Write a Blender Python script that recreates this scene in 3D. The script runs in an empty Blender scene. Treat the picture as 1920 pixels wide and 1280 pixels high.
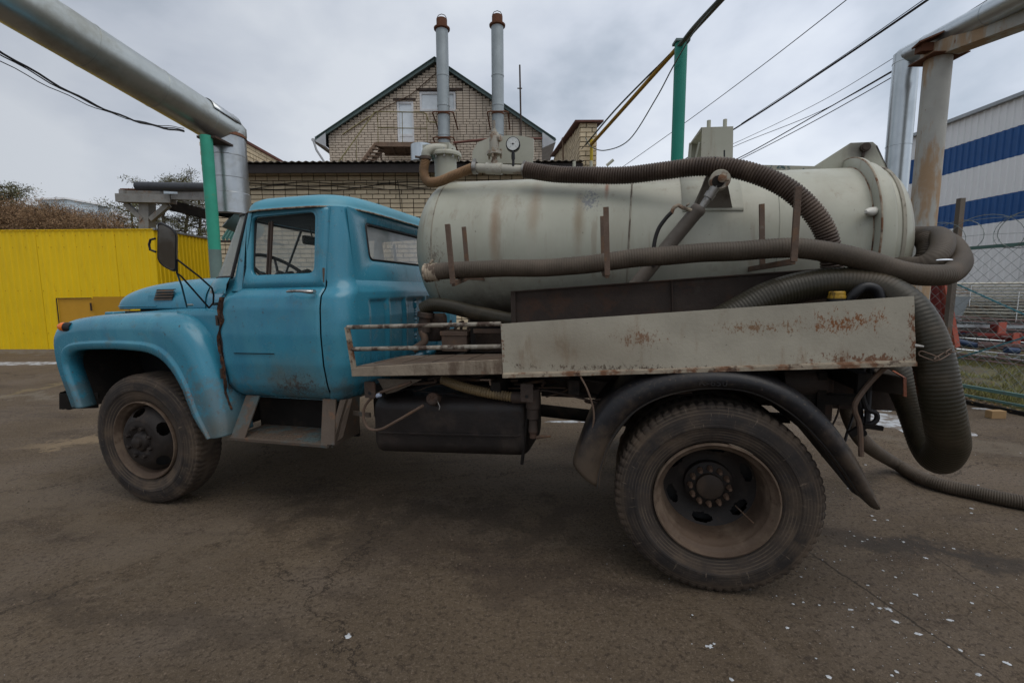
import bpy, math, random
from mathutils import Vector, Matrix, Euler, noise
R = math.radians
PI = math.pi
random.seed(7)
SC = bpy.context.scene
COL = SC.collection

# ------------------------------------------------------------------ camera
cd = bpy.data.cameras.new('camera')
cam = bpy.data.objects.new('camera', cd)
COL.objects.link(cam)
cd.sensor_width = 36.0
cd.lens = 853.00 / 1920 * 36.0
cd.clip_start = 0.05
cd.clip_end = 2000
cam.matrix_world = Matrix.Translation((0, 0, 1.5574)) @ Matrix.Rotation(PI / 2 - 0.11236, 4, 'X') @ Matrix.Rotation(-0.00423, 4, 'Z')
SC.camera = cam

# ------------------------------------------------------------------ overcast sky
SUN_EL, SUN_AZ = 66, 140
wd = bpy.data.worlds.new('World')
SC.world = wd
wd.use_nodes = True
nt = wd.node_tree
for n in list(nt.nodes):
    nt.nodes.remove(n)
def wn(t, **k):
    n = nt.nodes.new(t)
    for a, b in k.items():
        setattr(n, a, b)
    return n
sky = wn('ShaderNodeTexSky', sky_type='NISHITA', sun_disc=False, sun_elevation=R(SUN_EL), sun_rotation=R(SUN_AZ))
sky.air_density = 1.2
sky.dust_density = 3.0
tc = wn('ShaderNodeTexCoord')
mp = wn('ShaderNodeMapping')
mp.inputs['Scale'].default_value = (1.0, 1.0, 1.7)
mp.inputs['Location'].default_value = (0.62, 0.1, 0.33)
nz = wn('ShaderNodeTexNoise')
nz.inputs['Scale'].default_value = 2.1
nz.inputs['Detail'].default_value = 6
nz.inputs['Roughness'].default_value = 0.5
nz.inputs['Distortion'].default_value = 0.1
cr = wn('ShaderNodeValToRGB')
e = cr.color_ramp.elements
e[0].position = 0.33; e[0].color = (0.32, 0.375, 0.45, 1)
e[1].position = 0.60; e[1].color = (0.67, 0.71, 0.77, 1)
m = cr.color_ramp.elements.new(0.46); m.color = (0.53, 0.575, 0.655, 1)
sep = wn('ShaderNodeSeparateXYZ')
mr = wn('ShaderNodeMapRange')
mr.inputs[1].default_value = -0.75; mr.inputs[2].default_value = 0.5
mr.inputs[3].default_value = 0.74; mr.inputs[4].default_value = 1.14
mul = wn('ShaderNodeVectorMath', operation='SCALE')
sc10 = wn('ShaderNodeVectorMath', operation='SCALE')
sc10.inputs['Scale'].default_value = 10.0
mx = wn('ShaderNodeMix', data_type='RGBA')
mx.inputs[0].default_value = 0.95
bg = wn('ShaderNodeBackground')
bg.inputs['Strength'].default_value = 0.117
out = wn('ShaderNodeOutputWorld')
L = nt.links.new
L(tc.outputs['Generated'], mp.inputs['Vector']); L(mp.outputs['Vector'], nz.inputs['Vector'])
L(nz.outputs['Fac'], cr.inputs['Fac'])
L(tc.outputs['Generated'], sep.inputs[0]); L(sep.outputs['X'], mr.inputs[0])
L(cr.outputs['Color'], mul.inputs[0]); L(mr.outputs[0], mul.inputs['Scale'])
L(mul.outputs[0], sc10.inputs[0])
L(sky.outputs[0], mx.inputs[6]); L(sc10.outputs[0], mx.inputs[7])
L(mx.outputs[2], bg.inputs['Color']); L(bg.outputs[0], out.inputs[0])

sl = bpy.data.lights.new('sun', 'SUN')
sl.energy = 1.3
sl.angle = R(50)
sl.color = (1.0, 0.94, 0.86)
sun = bpy.data.objects.new('sun', sl)
COL.objects.link(sun)
az = R(SUN_AZ)
d = Vector((math.sin(az) * math.cos(R(SUN_EL)), math.cos(az) * math.cos(R(SUN_EL)), math.sin(R(SUN_EL))))
sun.rotation_euler = (-d).to_track_quat('-Z', 'Y').to_euler()

SC.view_settings.view_transform = 'Standard'
SC.view_settings.look = 'None'
SC.view_settings.exposure = 0.0
SC.view_settings.gamma = 1.0
SC.view_settings.use_curve_mapping = False
SC.cycles.max_bounces = 6
SC.cycles.transparent_max_bounces = 12

# ------------------------------------------------------------------ materials
MATS = {}
def mat(name, base, rough=0.6, metal=0.0, var=0.12, vscale=3.0, layers=(), spots=(), bump=(40, 0.15), spec=0.3, rand=0.0, rings=0, extra=None, zdirt=None):
    """base colour + value variation; layers: (colour, scale, lo, hi, stretch, amount, rough);
    spots: (centre, radii, colour, amount, noise scale); rand: variation per object / island"""
    mt = bpy.data.materials.new(name)
    mt.use_nodes = True
    t = mt.node_tree
    b = t.nodes['Principled BSDF']
    k = t.links.new
    def N(ty, **kw):
        n = t.nodes.new(ty)
        for a, v in kw.items():
            setattr(n, a, v)
        return n
    co = N('ShaderNodeTexCoord').outputs['Object']
    def noise_(scale, stretch=(1, 1, 1), detail=5, rg=0.6, seed=0.0):
        mpn = N('ShaderNodeMapping')
        mpn.inputs['Scale'].default_value = stretch
        mpn.inputs['Location'].default_value = (seed * 3.1, seed * 1.7, seed * 2.3)
        k(co, mpn.inputs['Vector'])
        n = N('ShaderNodeTexNoise')
        n.inputs['Scale'].default_value = scale
        n.inputs['Detail'].default_value = detail
        n.inputs['Roughness'].default_value = rg
        k(mpn.outputs[0], n.inputs['Vector'])
        return n.outputs['Fac']
    def mrange(src, lo, hi, a=0.0, c=1.0, smooth=True):
        n = N('ShaderNodeMapRange')
        if smooth:
            n.interpolation_type = 'SMOOTHSTEP'
        n.inputs[1].default_value = lo; n.inputs[2].default_value = hi
        n.inputs[3].default_value = a; n.inputs[4].default_value = c
        k(src, n.inputs[0])
        return n.outputs[0]
    def mix(f, a, c):
        n = N('ShaderNodeMix', data_type='RGBA')
        if isinstance(f, float): n.inputs[0].default_value = f
        else: k(f, n.inputs[0])
        for s, v in ((6, a), (7, c)):
            if isinstance(v, tuple): n.inputs[s].default_value = (*v[:3], 1)
            else: k(v, n.inputs[s])
        return n.outputs[2]
    def math_(op, a, c=None):
        n = N('ShaderNodeMath', operation=op)
        for s, v in ((0, a), (1, c)):
            if v is None: continue
            if isinstance(v, (int, float)): n.inputs[s].default_value = v
            else: k(v, n.inputs[s])
        return n.outputs[0]
    sc = N('ShaderNodeVectorMath', operation='SCALE')
    sc.inputs[0].default_value = base
    k(mrange(noise_(vscale), 0.3, 0.7, 1 - var, 1 + var, False), sc.inputs['Scale'])
    c = sc.outputs[0]
    if rand:
        oi = N('ShaderNodeObjectInfo').outputs['Random']
        gi = N('ShaderNodeNewGeometry').outputs['Random Per Island']
        fr = math_('FRACT', math_('ADD', oi, gi))
        s2 = N('ShaderNodeVectorMath', operation='SCALE')
        k(c, s2.inputs[0]); k(mrange(fr, 0, 1, 1 - rand, 1 + rand, False), s2.inputs['Scale'])
        c = s2.outputs[0]
    rg = None
    for i, ly in enumerate(layers):
        colr, scale, lo, hi, stretch, amt, lr = ly
        mk = mrange(noise_(scale, stretch, 8, 0.65, i + 1.0), lo, hi, 0.0, amt)
        c = mix(mk, c, colr)
        rg = math_('ADD', math_('MULTIPLY', mk, lr - rough), rough if rg is None else rg)
    for i, sp in enumerate(spots):
        cen, rad, colr, amt, ns = sp[:5]
        soft = sp[5] if len(sp) > 5 else None
        mpn = N('ShaderNodeMapping')
        mpn.inputs['Location'].default_value = tuple(-a / r_ for a, r_ in zip(cen, rad))
        mpn.inputs['Scale'].default_value = tuple(1 / r_ for r_ in rad)
        k(co, mpn.inputs['Vector'])
        ln = N('ShaderNodeVectorMath', operation='LENGTH')
        k(mpn.outputs[0], ln.inputs[0])
        n1 = noise_(ns, (1, 1, 0.45), 8, 0.7, i * 1.3 + 5)
        if soft == 'soft':          # smear without a hard edge
            v = math_('ADD', ln.outputs['Value'], mrange(n1, 0.25, 0.75, -0.25, 0.35, False))
            c = mix(mrange(v, 0.05, 1.15, amt, 0.0), c, colr)
        elif soft == 'speck':       # many small specks, denser in the middle
            n2 = noise_(ns * 3.2, (1, 1, 0.6), 5, 0.75, i * 2.1 + 11)
            v = math_('ADD', math_('MULTIPLY', ln.outputs['Value'], 0.55), mrange(n2, 0.3, 0.7, -0.35, 0.75, False))
            v = math_('ADD', v, mrange(n1, 0.3, 0.7, -0.3, 0.3, False))
            c = mix(mrange(v, 0.18, 0.50, amt, 0.0), c, colr)
        else:
            v = math_('ADD', ln.outputs['Value'], mrange(n1, 0.25, 0.75, -0.75, 0.95, False))
            c = mix(mrange(v, 0.55, 1.0, amt, 0.0), c, colr)
    if zdirt:                       # road dirt thrown up on the lowest part of the body: (z low, z high, colour, amount)
        sp_ = N('ShaderNodeSeparateXYZ'); k(co, sp_.inputs[0])
        v = math_('ADD', sp_.outputs['Z'], mrange(noise_(6, (1, 1, 1), 8, 0.7, 9.0), 0.3, 0.7, -0.25, 0.25, False))
        c = mix(mrange(v, zdirt[0], zdirt[1], zdirt[3], 0.0), c, zdirt[2])
    if rings:                       # fine moulded rings of a tyre side wall, dusty in the grooves
        sp_ = N('ShaderNodeSeparateXYZ'); k(co, sp_.inputs[0])
        rr = math_('SQRT', math_('ADD', math_('MULTIPLY', sp_.outputs['X'], sp_.outputs['X']), math_('MULTIPLY', sp_.outputs['Z'], sp_.outputs['Z'])))
        w = math_('SINE', math_('MULTIPLY', rr, rings))
        wm = mrange(w, 0.2, 0.9, 0.0, 0.55)
        wm = math_('MULTIPLY', wm, mrange(noise_(9, (1, 1, 1), 3, 0.5, 4.0), 0.35, 0.6, 0.15, 1.0))
        c = mix(wm, c, (0.11, 0.085, 0.062))
        band = math_('MULTIPLY', mrange(rr, .370, .385), mrange(rr, .435, .455, 1.0, 0.0))
        c = mix(math_('MULTIPLY', band, mrange(noise_(7, (1, 1, 1), 4, .6, 6.1), .35, .6, .35, .95)), c, (.020, .017, .016))
        an = math_('ARCTAN2', sp_.outputs['Z'], sp_.outputs['X'])
        cv = N('ShaderNodeCombineXYZ'); k(math_('MULTIPLY', an, 16.0), cv.inputs[0]); k(math_('MULTIPLY', rr, 5.0), cv.inputs[1])
        n3 = N('ShaderNodeTexNoise'); n3.inputs['Scale'].default_value = 1.6; n3.inputs['Detail'].default_value = 8; n3.inputs['Roughness'].default_value = .75
        k(cv.outputs[0], n3.inputs['Vector'])
        c = mix(math_('MULTIPLY', mrange(n3.outputs['Fac'], .60, .66, 0, .8), mrange(rr, .33, .37)), c, (.15, .115, .085))
        c = mix(math_('MULTIPLY', mrange(n3.outputs['Fac'], .38, .34, 0, .7), mrange(rr, .44, .46)), c, (.015, .012, .011))
    if extra:
        c = extra(N, k, co, c, noise_, mrange, mix, math_)
    k(c, b.inputs['Base Color'])
    if rg is not None: k(rg, b.inputs['Roughness'])
    else:
        k(mrange(noise_(vscale * 3, (1, 1, 1), 4, 0.6, 2.2), 0.3, 0.7, max(0.02, rough - 0.08), min(1, rough + 0.08), False), b.inputs['Roughness'])
    b.inputs['Metallic'].default_value = metal
    b.inputs['Specular IOR Level'].default_value = spec
    if bump:
        bp = N('ShaderNodeBump')
        bp.inputs['Strength'].default_value = bump[1]
        bp.inputs['Distance'].default_value = 0.01
        k(noise_(bump[0], (1, 1, 1), 4, 0.6, 7.0), bp.inputs['Height'])
        k(bp.outputs[0], b.inputs['Normal'])
    MATS[name] = mt
    return mt
RUST = (0.13, 0.05, 0.02)
DRUST = (0.045, 0.025, 0.018)
DIRT = (0.10, 0.075, 0.055)
one = (1, 1, 1)
def glass(name, col=(0.8, 0.85, 0.85), alpha=0.35, rough=0.05):
    """thin window glass: a see-through share plus a glossy, dusty film"""
    mt = bpy.data.materials.new(name); mt.use_nodes = True
    t = mt.node_tree; k = t.links.new
    b = t.nodes['Principled BSDF']; o = t.nodes['Material Output']
    b.inputs['Base Color'].default_value = (*col, 1)
    b.inputs['Roughness'].default_value = rough
    tr = t.nodes.new('ShaderNodeBsdfTransparent'); mxs = t.nodes.new('ShaderNodeMixShader')
    n = t.nodes.new('ShaderNodeTexNoise'); n.inputs['Scale'].default_value = 6; n.inputs['Detail'].default_value = 6
    m_ = t.nodes.new('ShaderNodeMapRange'); m_.inputs[3].default_value = alpha * 0.6; m_.inputs[4].default_value = alpha * 1.4
    tcn = t.nodes.new('ShaderNodeTexCoord'); k(tcn.outputs['Object'], n.inputs['Vector'])
    k(n.outputs['Fac'], m_.inputs[0]); k(m_.outputs[0], mxs.inputs[0])
    k(tr.outputs[0], mxs.inputs[1]); k(b.outputs[0], mxs.inputs[2]); k(mxs.outputs[0], o.inputs[0])
    MATS[name] = mt
    return mt

# ------------------------------------------------------------------ mesh builder
def V(*a): return Vector(a if len(a) == 3 else a[0])
class MB:
    def __init__(s): s.v = []; s.f = []
    def add(s, vs, fs):
        o = len(s.v); s.v += [tuple(p) for p in vs]; s.f += [tuple(i + o for i in q) for q in fs]; return s
    def box(s, a, b):
        x0, x1 = sorted((a[0], b[0])); y0, y1 = sorted((a[1], b[1])); z0, z1 = sorted((a[2], b[2]))
        return s.add([(x0,y0,z0),(x1,y0,z0),(x1,y1,z0),(x0,y1,z0),(x0,y0,z1),(x1,y0,z1),(x1,y1,z1),(x0,y1,z1)],
                     [(0,3,2,1),(4,5,6,7),(0,1,5,4),(1,2,6,5),(2,3,7,6),(3,0,4,7)])
    def bar(s, a, b, w, h, up=(0, 0, 1)):
        a = V(a); b = V(b); t = (b - a).normalized(); u = V(up)
        sd = t.cross(u)
        if sd.length < 1e-4: sd = t.cross(V(1, 0, 0))
        sd.normalize(); u = sd.cross(t).normalized()
        c = [(-1,-1),(1,-1),(1,1),(-1,1)]
        vs = [p + sd * (w / 2 * i) + u * (h / 2 * j) for p in (a, b) for i, j in c]
        return s.add(vs, [(3,2,1,0),(4,5,6,7),(0,1,5,4),(1,2,6,5),(2,3,7,6),(3,0,4,7)])
    def tube(s, path, r, n=12, caps=True, closed=False):
        P = [V(p) for p in path]; m_ = len(P)
        rr = r if isinstance(r, (list, tuple)) else [r] * m_
        T = []
        for i in range(m_):
            a = P[(i - 1) % m_] if (closed or i > 0) else P[0]
            b = P[(i + 1) % m_] if (closed or i < m_ - 1) else P[-1]
            T.append((b - a).normalized() if (b - a).length > 1e-9 else V(0, 0, 1))
        ref = V(0, 0, 1) if abs(T[0].z) < 0.9 else V(1, 0, 0)
        nn = (ref - T[0] * ref.dot(T[0])).normalized()
        vs = []
        for i in range(m_):
            nn = (nn - T[i] * nn.dot(T[i])).normalized(); bb = T[i].cross(nn)
            for j in range(n):
                a = 2 * PI * j / n
                vs.append(P[i] + (nn * math.cos(a) + bb * math.sin(a)) * rr[i])
        fs = []
        for i in range(m_ if closed else m_ - 1):
            i2 = (i + 1) % m_
            for j in range(n):
                j2 = (j + 1) % n
                fs.append((i * n + j, i * n + j2, i2 * n + j2, i2 * n + j))
        if caps and not closed:
            fs.append(tuple(range(n))[::-1]); fs.append(tuple((m_ - 1) * n + j for j in range(n)))
        return s.add(vs, fs)
    def lathe(s, prof, o=(0,0,0), ax=(0,0,1), n=24, a0=0.0, a1=2 * PI):
        o = V(o); ax = V(ax).normalized()
        u = ax.cross(V(0, 0, 1) if abs(ax.z) < 0.9 else V(1, 0, 0)).normalized(); w = ax.cross(u)
        full = abs(a1 - a0 - 2 * PI) < 1e-6; na = n if full else n + 1
        vs = [o + ax * h + (u * math.cos(a0 + (a1 - a0) * j / n) + w * math.sin(a0 + (a1 - a0) * j / n)) * r for r, h in prof for j in range(na)]
        fs = []
        for i in range(len(prof) - 1):
            for j in range(n):
                j2 = (j + 1) % na
                fs.append((i * na + j, i * na + j2, (i + 1) * na + j2, (i + 1) * na + j))
        return s.add(vs, fs)
    def prism(s, poly, f0, f1):
        """closed 2D polygon mapped by f0 and f1 to the two faces"""
        n = len(poly)
        vs = [f0(*p) for p in poly] + [f1(*p) for p in poly]
        return s.add(vs, [tuple(range(n))[::-1], tuple(range(n, 2 * n))] + [(i, (i + 1) % n, n + (i + 1) % n, n + i) for i in range(n)])
    def grid(s, fn, nu, nv, keep=None):
        vs = [fn(i / nu, j / nv) for j in range(nv + 1) for i in range(nu + 1)]
        fs = []
        for j in range(nv):
            for i in range(nu):
                if keep and not keep((i + .5) / nu, (j + .5) / nv): continue
                a = j * (nu + 1) + i
                fs.append((a, a + 1, a + nu + 2, a + nu + 1))
        return s.add(vs, fs)
    def rings(s, rows, closed=True):
        n = len(rows[0])
        vs = [p for r_ in rows for p in r_]; fs = []
        for i in range(len(rows) - 1):
            for j in range(n if closed else n - 1):
                j2 = (j + 1) % n
                fs.append((i * n + j, i * n + j2, (i + 1) * n + j2, (i + 1) * n + j))
        return s.add(vs, fs)
    def build(s, name, m, parent=None, smooth=40, bevel=0, solid=0, loc=None, **props):
        me = bpy.data.meshes.new(name)
        me.from_pydata(s.v, [], s.f); me.update()
        if m is not None: me.materials.append(MATS[m] if isinstance(m, str) else m)
        if smooth:
            me.shade_smooth()
            me.set_sharp_from_angle(angle=R(smooth))
        o = bpy.data.objects.new(name, me); COL.objects.link(o)
        if parent: o.parent = parent
        if loc is not None: o.location = loc
        if solid:
            md = o.modifiers.new('solid', 'SOLIDIFY'); md.thickness = abs(solid); md.offset = 1 if solid < 0 else -1
        if bevel:
            md = o.modifiers.new('bevel', 'BEVEL'); md.width = bevel; md.segments = 2; md.limit_method = 'ANGLE'; md.angle_limit = R(40)
        for a, b in props.items(): o[a] = b
        return o
def empty(name, loc=(0,0,0), rz=0.0, **props):
    o = bpy.data.objects.new(name, None); COL.objects.link(o)
    o.location = loc; o.rotation_euler = (0, 0, rz); o.empty_display_size = .2
    for a, b in props.items(): o[a] = b
    return o
def tag(o, **props):
    for a, b in props.items(): o[a] = b
    return o
def dup(o, parent=None, loc=None, rot=None):
    c = o.copy(); COL.objects.link(c)
    if parent is not None: c.parent = parent
    if loc is not None: c.location = loc
    if rot is not None: c.rotation_euler = rot
    for ch in [x for x in bpy.data.objects if x.parent == o]:
        dup(ch, c)
    return c
def lerp(a, b, t): return a + (b - a) * t
def crom(P, n):
    """Catmull-Rom through points (any dimension), n samples per span"""
    P = [tuple(p) for p in P]; out_ = []
    for i in range(len(P) - 1):
        p0 = P[max(i - 1, 0)]; p1 = P[i]; p2 = P[i + 1]; p3 = P[min(i + 2, len(P) - 1)]
        for j in range(n):
            t = j / n
            out_.append(tuple(0.5 * ((2 * b) + (-a + c) * t + (2 * a - 5 * b + 4 * c - dd) * t * t + (-a + 3 * b - 3 * c + dd) * t ** 3) for a, b, c, dd in zip(p0, p1, p2, p3)))
    out_.append(P[-1]); return out_
def resample(P, n):
    P = [V(p) if len(p) == 3 else V(p[0], p[1], 0) for p in P]
    L_ = [0]
    for a, b in zip(P, P[1:]): L_.append(L_[-1] + (b - a).length)
    o = []; k = 0
    for i in range(n):
        t = L_[-1] * i / (n - 1)
        while k < len(P) - 2 and L_[k + 1] < t: k += 1
        s_ = (t - L_[k]) / max(L_[k + 1] - L_[k], 1e-9)
        o.append(P[k].lerp(P[k + 1], s_))
    return o
def plen(P): return sum((V(b) - V(a)).length for a, b in zip(P, P[1:]))
def hose(pts, r, pitch=0.016, depth=0.06, n=18, wob=0.0):
    P = crom(pts, 12); Lh = plen(P); k = max(4, int(Lh / pitch)); q_ = resample(P, k * 4 + 1)
    rad = [r * (1 - depth * (0.0, 0.25, 1.0, 0.25)[i % 4]) for i in range(len(q_))]
    if wob: q_ = [p + V(0, 0, wob * noise.noise(p * 4.0)) for p in q_]
    return MB().tube(q_, rad, n)
def rrect(x0, z0, x1, z1, r, n=6):
    """rounded rectangle, counter-clockwise, 4*(n+1) points; r may be four radii bl, br, tr, tl"""
    rs = r if isinstance(r, (list, tuple)) else [r] * 4
    o = []
    for (cx, cz, a), q_ in zip(((x0, z0, PI), (x1, z0, 1.5 * PI), (x1, z1, 0), (x0, z1, .5 * PI)), rs):
        sx = 1 if cx == x0 else -1; sz = 1 if cz == z0 else -1
        for i in range(n + 1):
            t = a + .5 * PI * i / n
            o.append((cx + sx * q_ + q_ * math.cos(t), cz + sz * q_ + q_ * math.sin(t)))
    return o
def rquad(C, r, n=6):
    """rounded quad from four corners bl, br, tr, tl; same point count as rrect"""
    o = []
    rs = r if isinstance(r, (list, tuple)) else [r] * 4
    for i in range(4):
        p = V(*C[i], 0); a = (V(*C[i - 1], 0) - p).normalized(); b = (V(*C[(i + 1) % 4], 0) - p).normalized()
        s0 = p + a * rs[i]; s1 = p + b * rs[i]
        for k in range(n + 1):
            t = k / n
            q_ = s0 * (1 - t) ** 2 + p * 2 * t * (1 - t) + s1 * t * t
            o.append((q_.x, q_.y))
    return o
def ring_panel(mb, outer, inner, fmap, k=6, inset=()):
    """panel between an outer and an inner closed loop with the same number of points"""
    rows = []
    for i in range(k + 1):
        t = i / k
        rows.append([fmap(lerp(a[0], b[0], t), lerp(a[1], b[1], t)) for a, b in zip(outer, inner)])
    mb.rings(rows); return mb
def text_mesh(txt, size, depth, f):
    cu = bpy.data.curves.new('t', 'FONT'); cu.body = txt; cu.size = size; cu.extrude = depth; cu.align_x = 'CENTER'
    cu.resolution_u = 2
    ob = bpy.data.objects.new('t', cu); COL.objects.link(ob)
    me = bpy.data.meshes.new_from_object(ob.evaluated_get(bpy.context.evaluated_depsgraph_get()))
    mb = MB(); mb.add([f(v.co) for v in me.vertices], [tuple(p.vertices) for p in me.polygons])
    bpy.data.objects.remove(ob); bpy.data.curves.remove(cu); bpy.data.meshes.remove(me)
    return mb

X0, Y0, TH, TAU, WB = 1.0240, 2.1711, 0.25353, 0.01336, 3.9490
def lx_of(x, y): return (x - X0) * math.cos(TH) - (y - Y0) * math.sin(TH)
def gz(x, y): return TAU * max(-9.0, min(4.0, lx_of(x, y)))
def t2w(p):
    x, y, z = p
    return V(X0 + x * math.cos(TH) + y * math.sin(TH), Y0 - x * math.sin(TH) + y * math.cos(TH), z + x * TAU)

# ------------------------------------------------------------------ palette
BLUE = (0.034, 0.195, 0.280)
mat('blue_paint', BLUE, 0.24, var=0.12, vscale=2.2, spec=0.5,
    layers=[((0.085, 0.28, 0.34), 1.7, 0.46, 0.70, (1, 1, .6), .5, .45), ((0.02, 0.13, 0.23), 2.6, .5, .75, (1, 1, .35), .5, .35), ((0.10, .13, .12), 9, .58, .72, one, .5, .7), (DRUST, 30, .64, .69, one, .85, .8), ((.16, .24, .26), 60, .62, .66, (1, 1, 3), .5, .6)],
    spots=[((-2.62, .2, .98), (.42, .3, .26), (0.10, .13, .12), .75, 5, 'soft'), ((-2.6, .2, .95), (.3, .3, .12), DRUST, .8, 30, 'speck'), ((-3.178, .15, 1.2), (.018, .3, .42), DRUST, .95, 14), ((-3.2, .1, .65), (.14, .3, .16), (0.12, .10, .07), .7, 10, 'soft'), ((-3.3, .1, .60), (.10, .3, .06), RUST, .9, 24, 'speck'), ((-3.4, .1, .9), (.12, .3, .1), RUST, .7, 26, 'speck'), ((-4.0, .1, 1.17), (.45, .1, .03), (.10, .12, .11), .5, 20)],
    zdirt=(0.80, 1.0, (0.10, .10, .085), .55), bump=(3, .05))
mat('roof_paint', (0.065, 0.25, 0.33), 0.42, var=0.1, vscale=2.5, layers=[((0.13, .30, .36), 2.2, .45, .7, one, .6, .5), (DRUST, 30, .70, .76, one, .7, .8)], bump=(3, .05))
mat('tank_paint', (0.350, 0.350, 0.285), 0.42, var=0.10, vscale=1.6,
    layers=[((0.46, .445, .375), 1.5, .45, .7, one, .6, .5), ((0.27, .245, .185), 4, .48, .78, (1, 1, .14), .5, .6), ((.20, .15, .10), 13, .55, .72, (1, 1, .07), .42, .7), (DRUST, 38, .66, .72, one, .7, .8), ((.12, .105, .08), 7, .60, .78, one, .35, .7)],
    spots=[((-1.33, .8, 1.98), (.05, 1, .36), (.22, .14, .08), .75, 9, 'soft'), ((-1.06, .8, 2.12), (.06, 1, .30), (.26, .19, .12), .6, 9, 'soft'), ((-.76, .8, 2.0), (.05, 1, .30), (.20, .15, .09), .75, 9, 'soft'), ((-.70, .8, 2.15), (.09, 1, .11), (.14, .15, .17), .8, 22, 'speck'), ((-.585, .9, 2.25), (.02, 1, .12), (.22, .08, .03), .9, 14, 'soft'),
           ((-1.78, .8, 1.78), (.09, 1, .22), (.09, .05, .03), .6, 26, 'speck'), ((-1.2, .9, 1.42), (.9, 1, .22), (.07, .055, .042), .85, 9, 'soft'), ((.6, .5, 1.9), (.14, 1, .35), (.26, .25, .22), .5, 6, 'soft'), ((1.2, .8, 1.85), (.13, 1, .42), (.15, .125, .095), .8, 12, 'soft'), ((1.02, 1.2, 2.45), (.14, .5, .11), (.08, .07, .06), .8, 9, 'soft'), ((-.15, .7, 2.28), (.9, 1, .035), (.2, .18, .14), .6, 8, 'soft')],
    bump=(14, .06))
mat('plate_paint', (0.335, 0.308, 0.245), 0.6, var=0.09, vscale=3,
    layers=[((0.26, .235, .19), 4, .5, .78, (1, 1, .4), .55, .7), ((.20, .13, .075), 8, .54, .70, (1, 1, .28), .55, .8), (DRUST, 40, .66, .74, one, .7, .85)],
    spots=[((-.38, 0, 1.32), (.15, .2, .07), (.16, .07, .03), .85, 26, 'speck'), ((.14, 0, 1.375), (.26, .2, .04), (.17, .08, .03), .8, 30, 'speck'), ((.50, 0, 1.40), (.20, .2, .07), (.19, .075, .025), 1.0, 30, 'speck'), ((.785, 0, 1.33), (.05, .2, .26), RUST, .95, 24, 'speck'), ((-1.10, 0, 1.25), (.03, .2, .2), RUST, .9, 24, 'speck'), ((-.1, 0, 1.165), (1.1, .2, .03), DRUST, .9, 24, 'speck'), ((.6, 0, 1.235), (.3, .2, .04), RUST, .9, 24, 'speck'), ((-.7, 0, 1.25), (.5, .2, .2), (.20, .16, .11), .5, 5, 'soft')],
    bump=(60, .15))
mat('rusty_edge', (0.28, 0.235, 0.175), 0.75, var=.2, vscale=8, layers=[(RUST, 12, .45, .6, one, .85, .9), (DRUST, 20, .55, .65, one, .8, .9)], bump=(80, .4))
mat('dark_rusty', (0.045, 0.032, 0.025), 0.7, var=.3, vscale=5, layers=[((0.075, .042, .028), 7, .5, .65, one, .8, .85), ((.11, .095, .08), 4, .6, .75, one, .5, .8)], bump=(50, .3))
mat('brown_metal', (0.105, 0.07, 0.05), 0.65, var=.25, vscale=7, layers=[((.16, .09, .05), 14, .5, .65, one, .7, .85), ((.2, .18, .15), 9, .62, .72, one, .5, .7)], bump=(70, .3))
mat('chassis', (0.013, 0.011, 0.0095), 0.75, var=.3, layers=[((.045, .033, .024), 6, .5, .7, one, .6, .9)], bump=(40, .3), spec=.15)
mat('tank_black', (0.014, 0.011, 0.010), 0.5, var=.3, layers=[((.050, .036, .027), 4, .5, .72, one, .6, .8), ((.03, .02, .016), 14, .55, .7, one, .6, .85)], bump=(30, .25))
mat('step_metal', (0.075, 0.056, 0.042), 0.7, var=.2, layers=[((.05, .10, .11), 5, .5, .65, one, .6, .5), ((.13, .07, .04), 14, .55, .66, one, .7, .85)], bump=(60, .3))
mat('rubber', (0.028, 0.026, 0.025), 0.62, var=.2, layers=[((.085, .067, .05), 5, .48, .72, one, .55, .85)], bump=(60, .1))
mat('guard_rubber', (0.012, 0.0115, 0.013), 0.42, var=.25, layers=[((.085, .063, .045), 3.5, .50, .75, one, .5, .75), ((.05, .042, .034), 22, .55, .7, one, .5, .6), ((.12, .09, .065), 60, .60, .68, one, .5, .9)], zdirt=(.55, 1.0, (.085, .062, .043), .8), bump=(30, .15))
mat('tyre_front', (0.034, 0.026, 0.021), 0.78, var=.25, vscale=6, rings=330, layers=[((.105, .074, .050), 4, .40, .66, one, .72, .92), ((.025, .02, .02), 9, .58, .7, one, .7, .6)], bump=(60, .25), spec=.3)
mat('tyre_rear', (0.034, 0.026, 0.021), 0.78, var=.25, vscale=6, rings=420, layers=[((.105, .075, .051), 3, .42, .66, one, .72, .92), ((.028, .024, .024), 7, .56, .68, one, .75, .6), ((.16, .13, .10), 30, .66, .72, (1, 1, 1), .5, .9)], bump=(60, .25), spec=.3)
mat('wheel_rim', (0.075, 0.050, 0.034), 0.7, var=.25, layers=[((.15, .11, .078), 5, .42, .65, one, .7, .9), ((.05, .028, .018), 15, .55, .7, one, .7, .8)], bump=(40, .25))
mat('wheel_dark', (0.016, 0.012, 0.010), 0.6, var=.3, layers=[((.07, .05, .036), 8, .5, .7, one, .5, .85)], bump=(40, .25))
mat('hub', (0.038, 0.027, 0.020), 0.6, var=.3, layers=[((.075, .05, .034), 9, .5, .65, one, .6, .9)], bump=(40, .2))
mat('nut_rust', (0.10, 0.062, 0.042), .75, var=.3, vscale=30)
mat('hose_brown', (0.055, 0.037, 0.027), 0.55, var=.2, vscale=4, layers=[((.13, .095, .07), 4, .48, .7, one, .6, .7)], bump=(60, .1))
mat('hose_tan', (0.20, 0.115, 0.055), 0.6, var=.2, vscale=6, layers=[((.11, .07, .04), 8, .5, .7, one, .6, .8)], bump=(60, .1))
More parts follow.
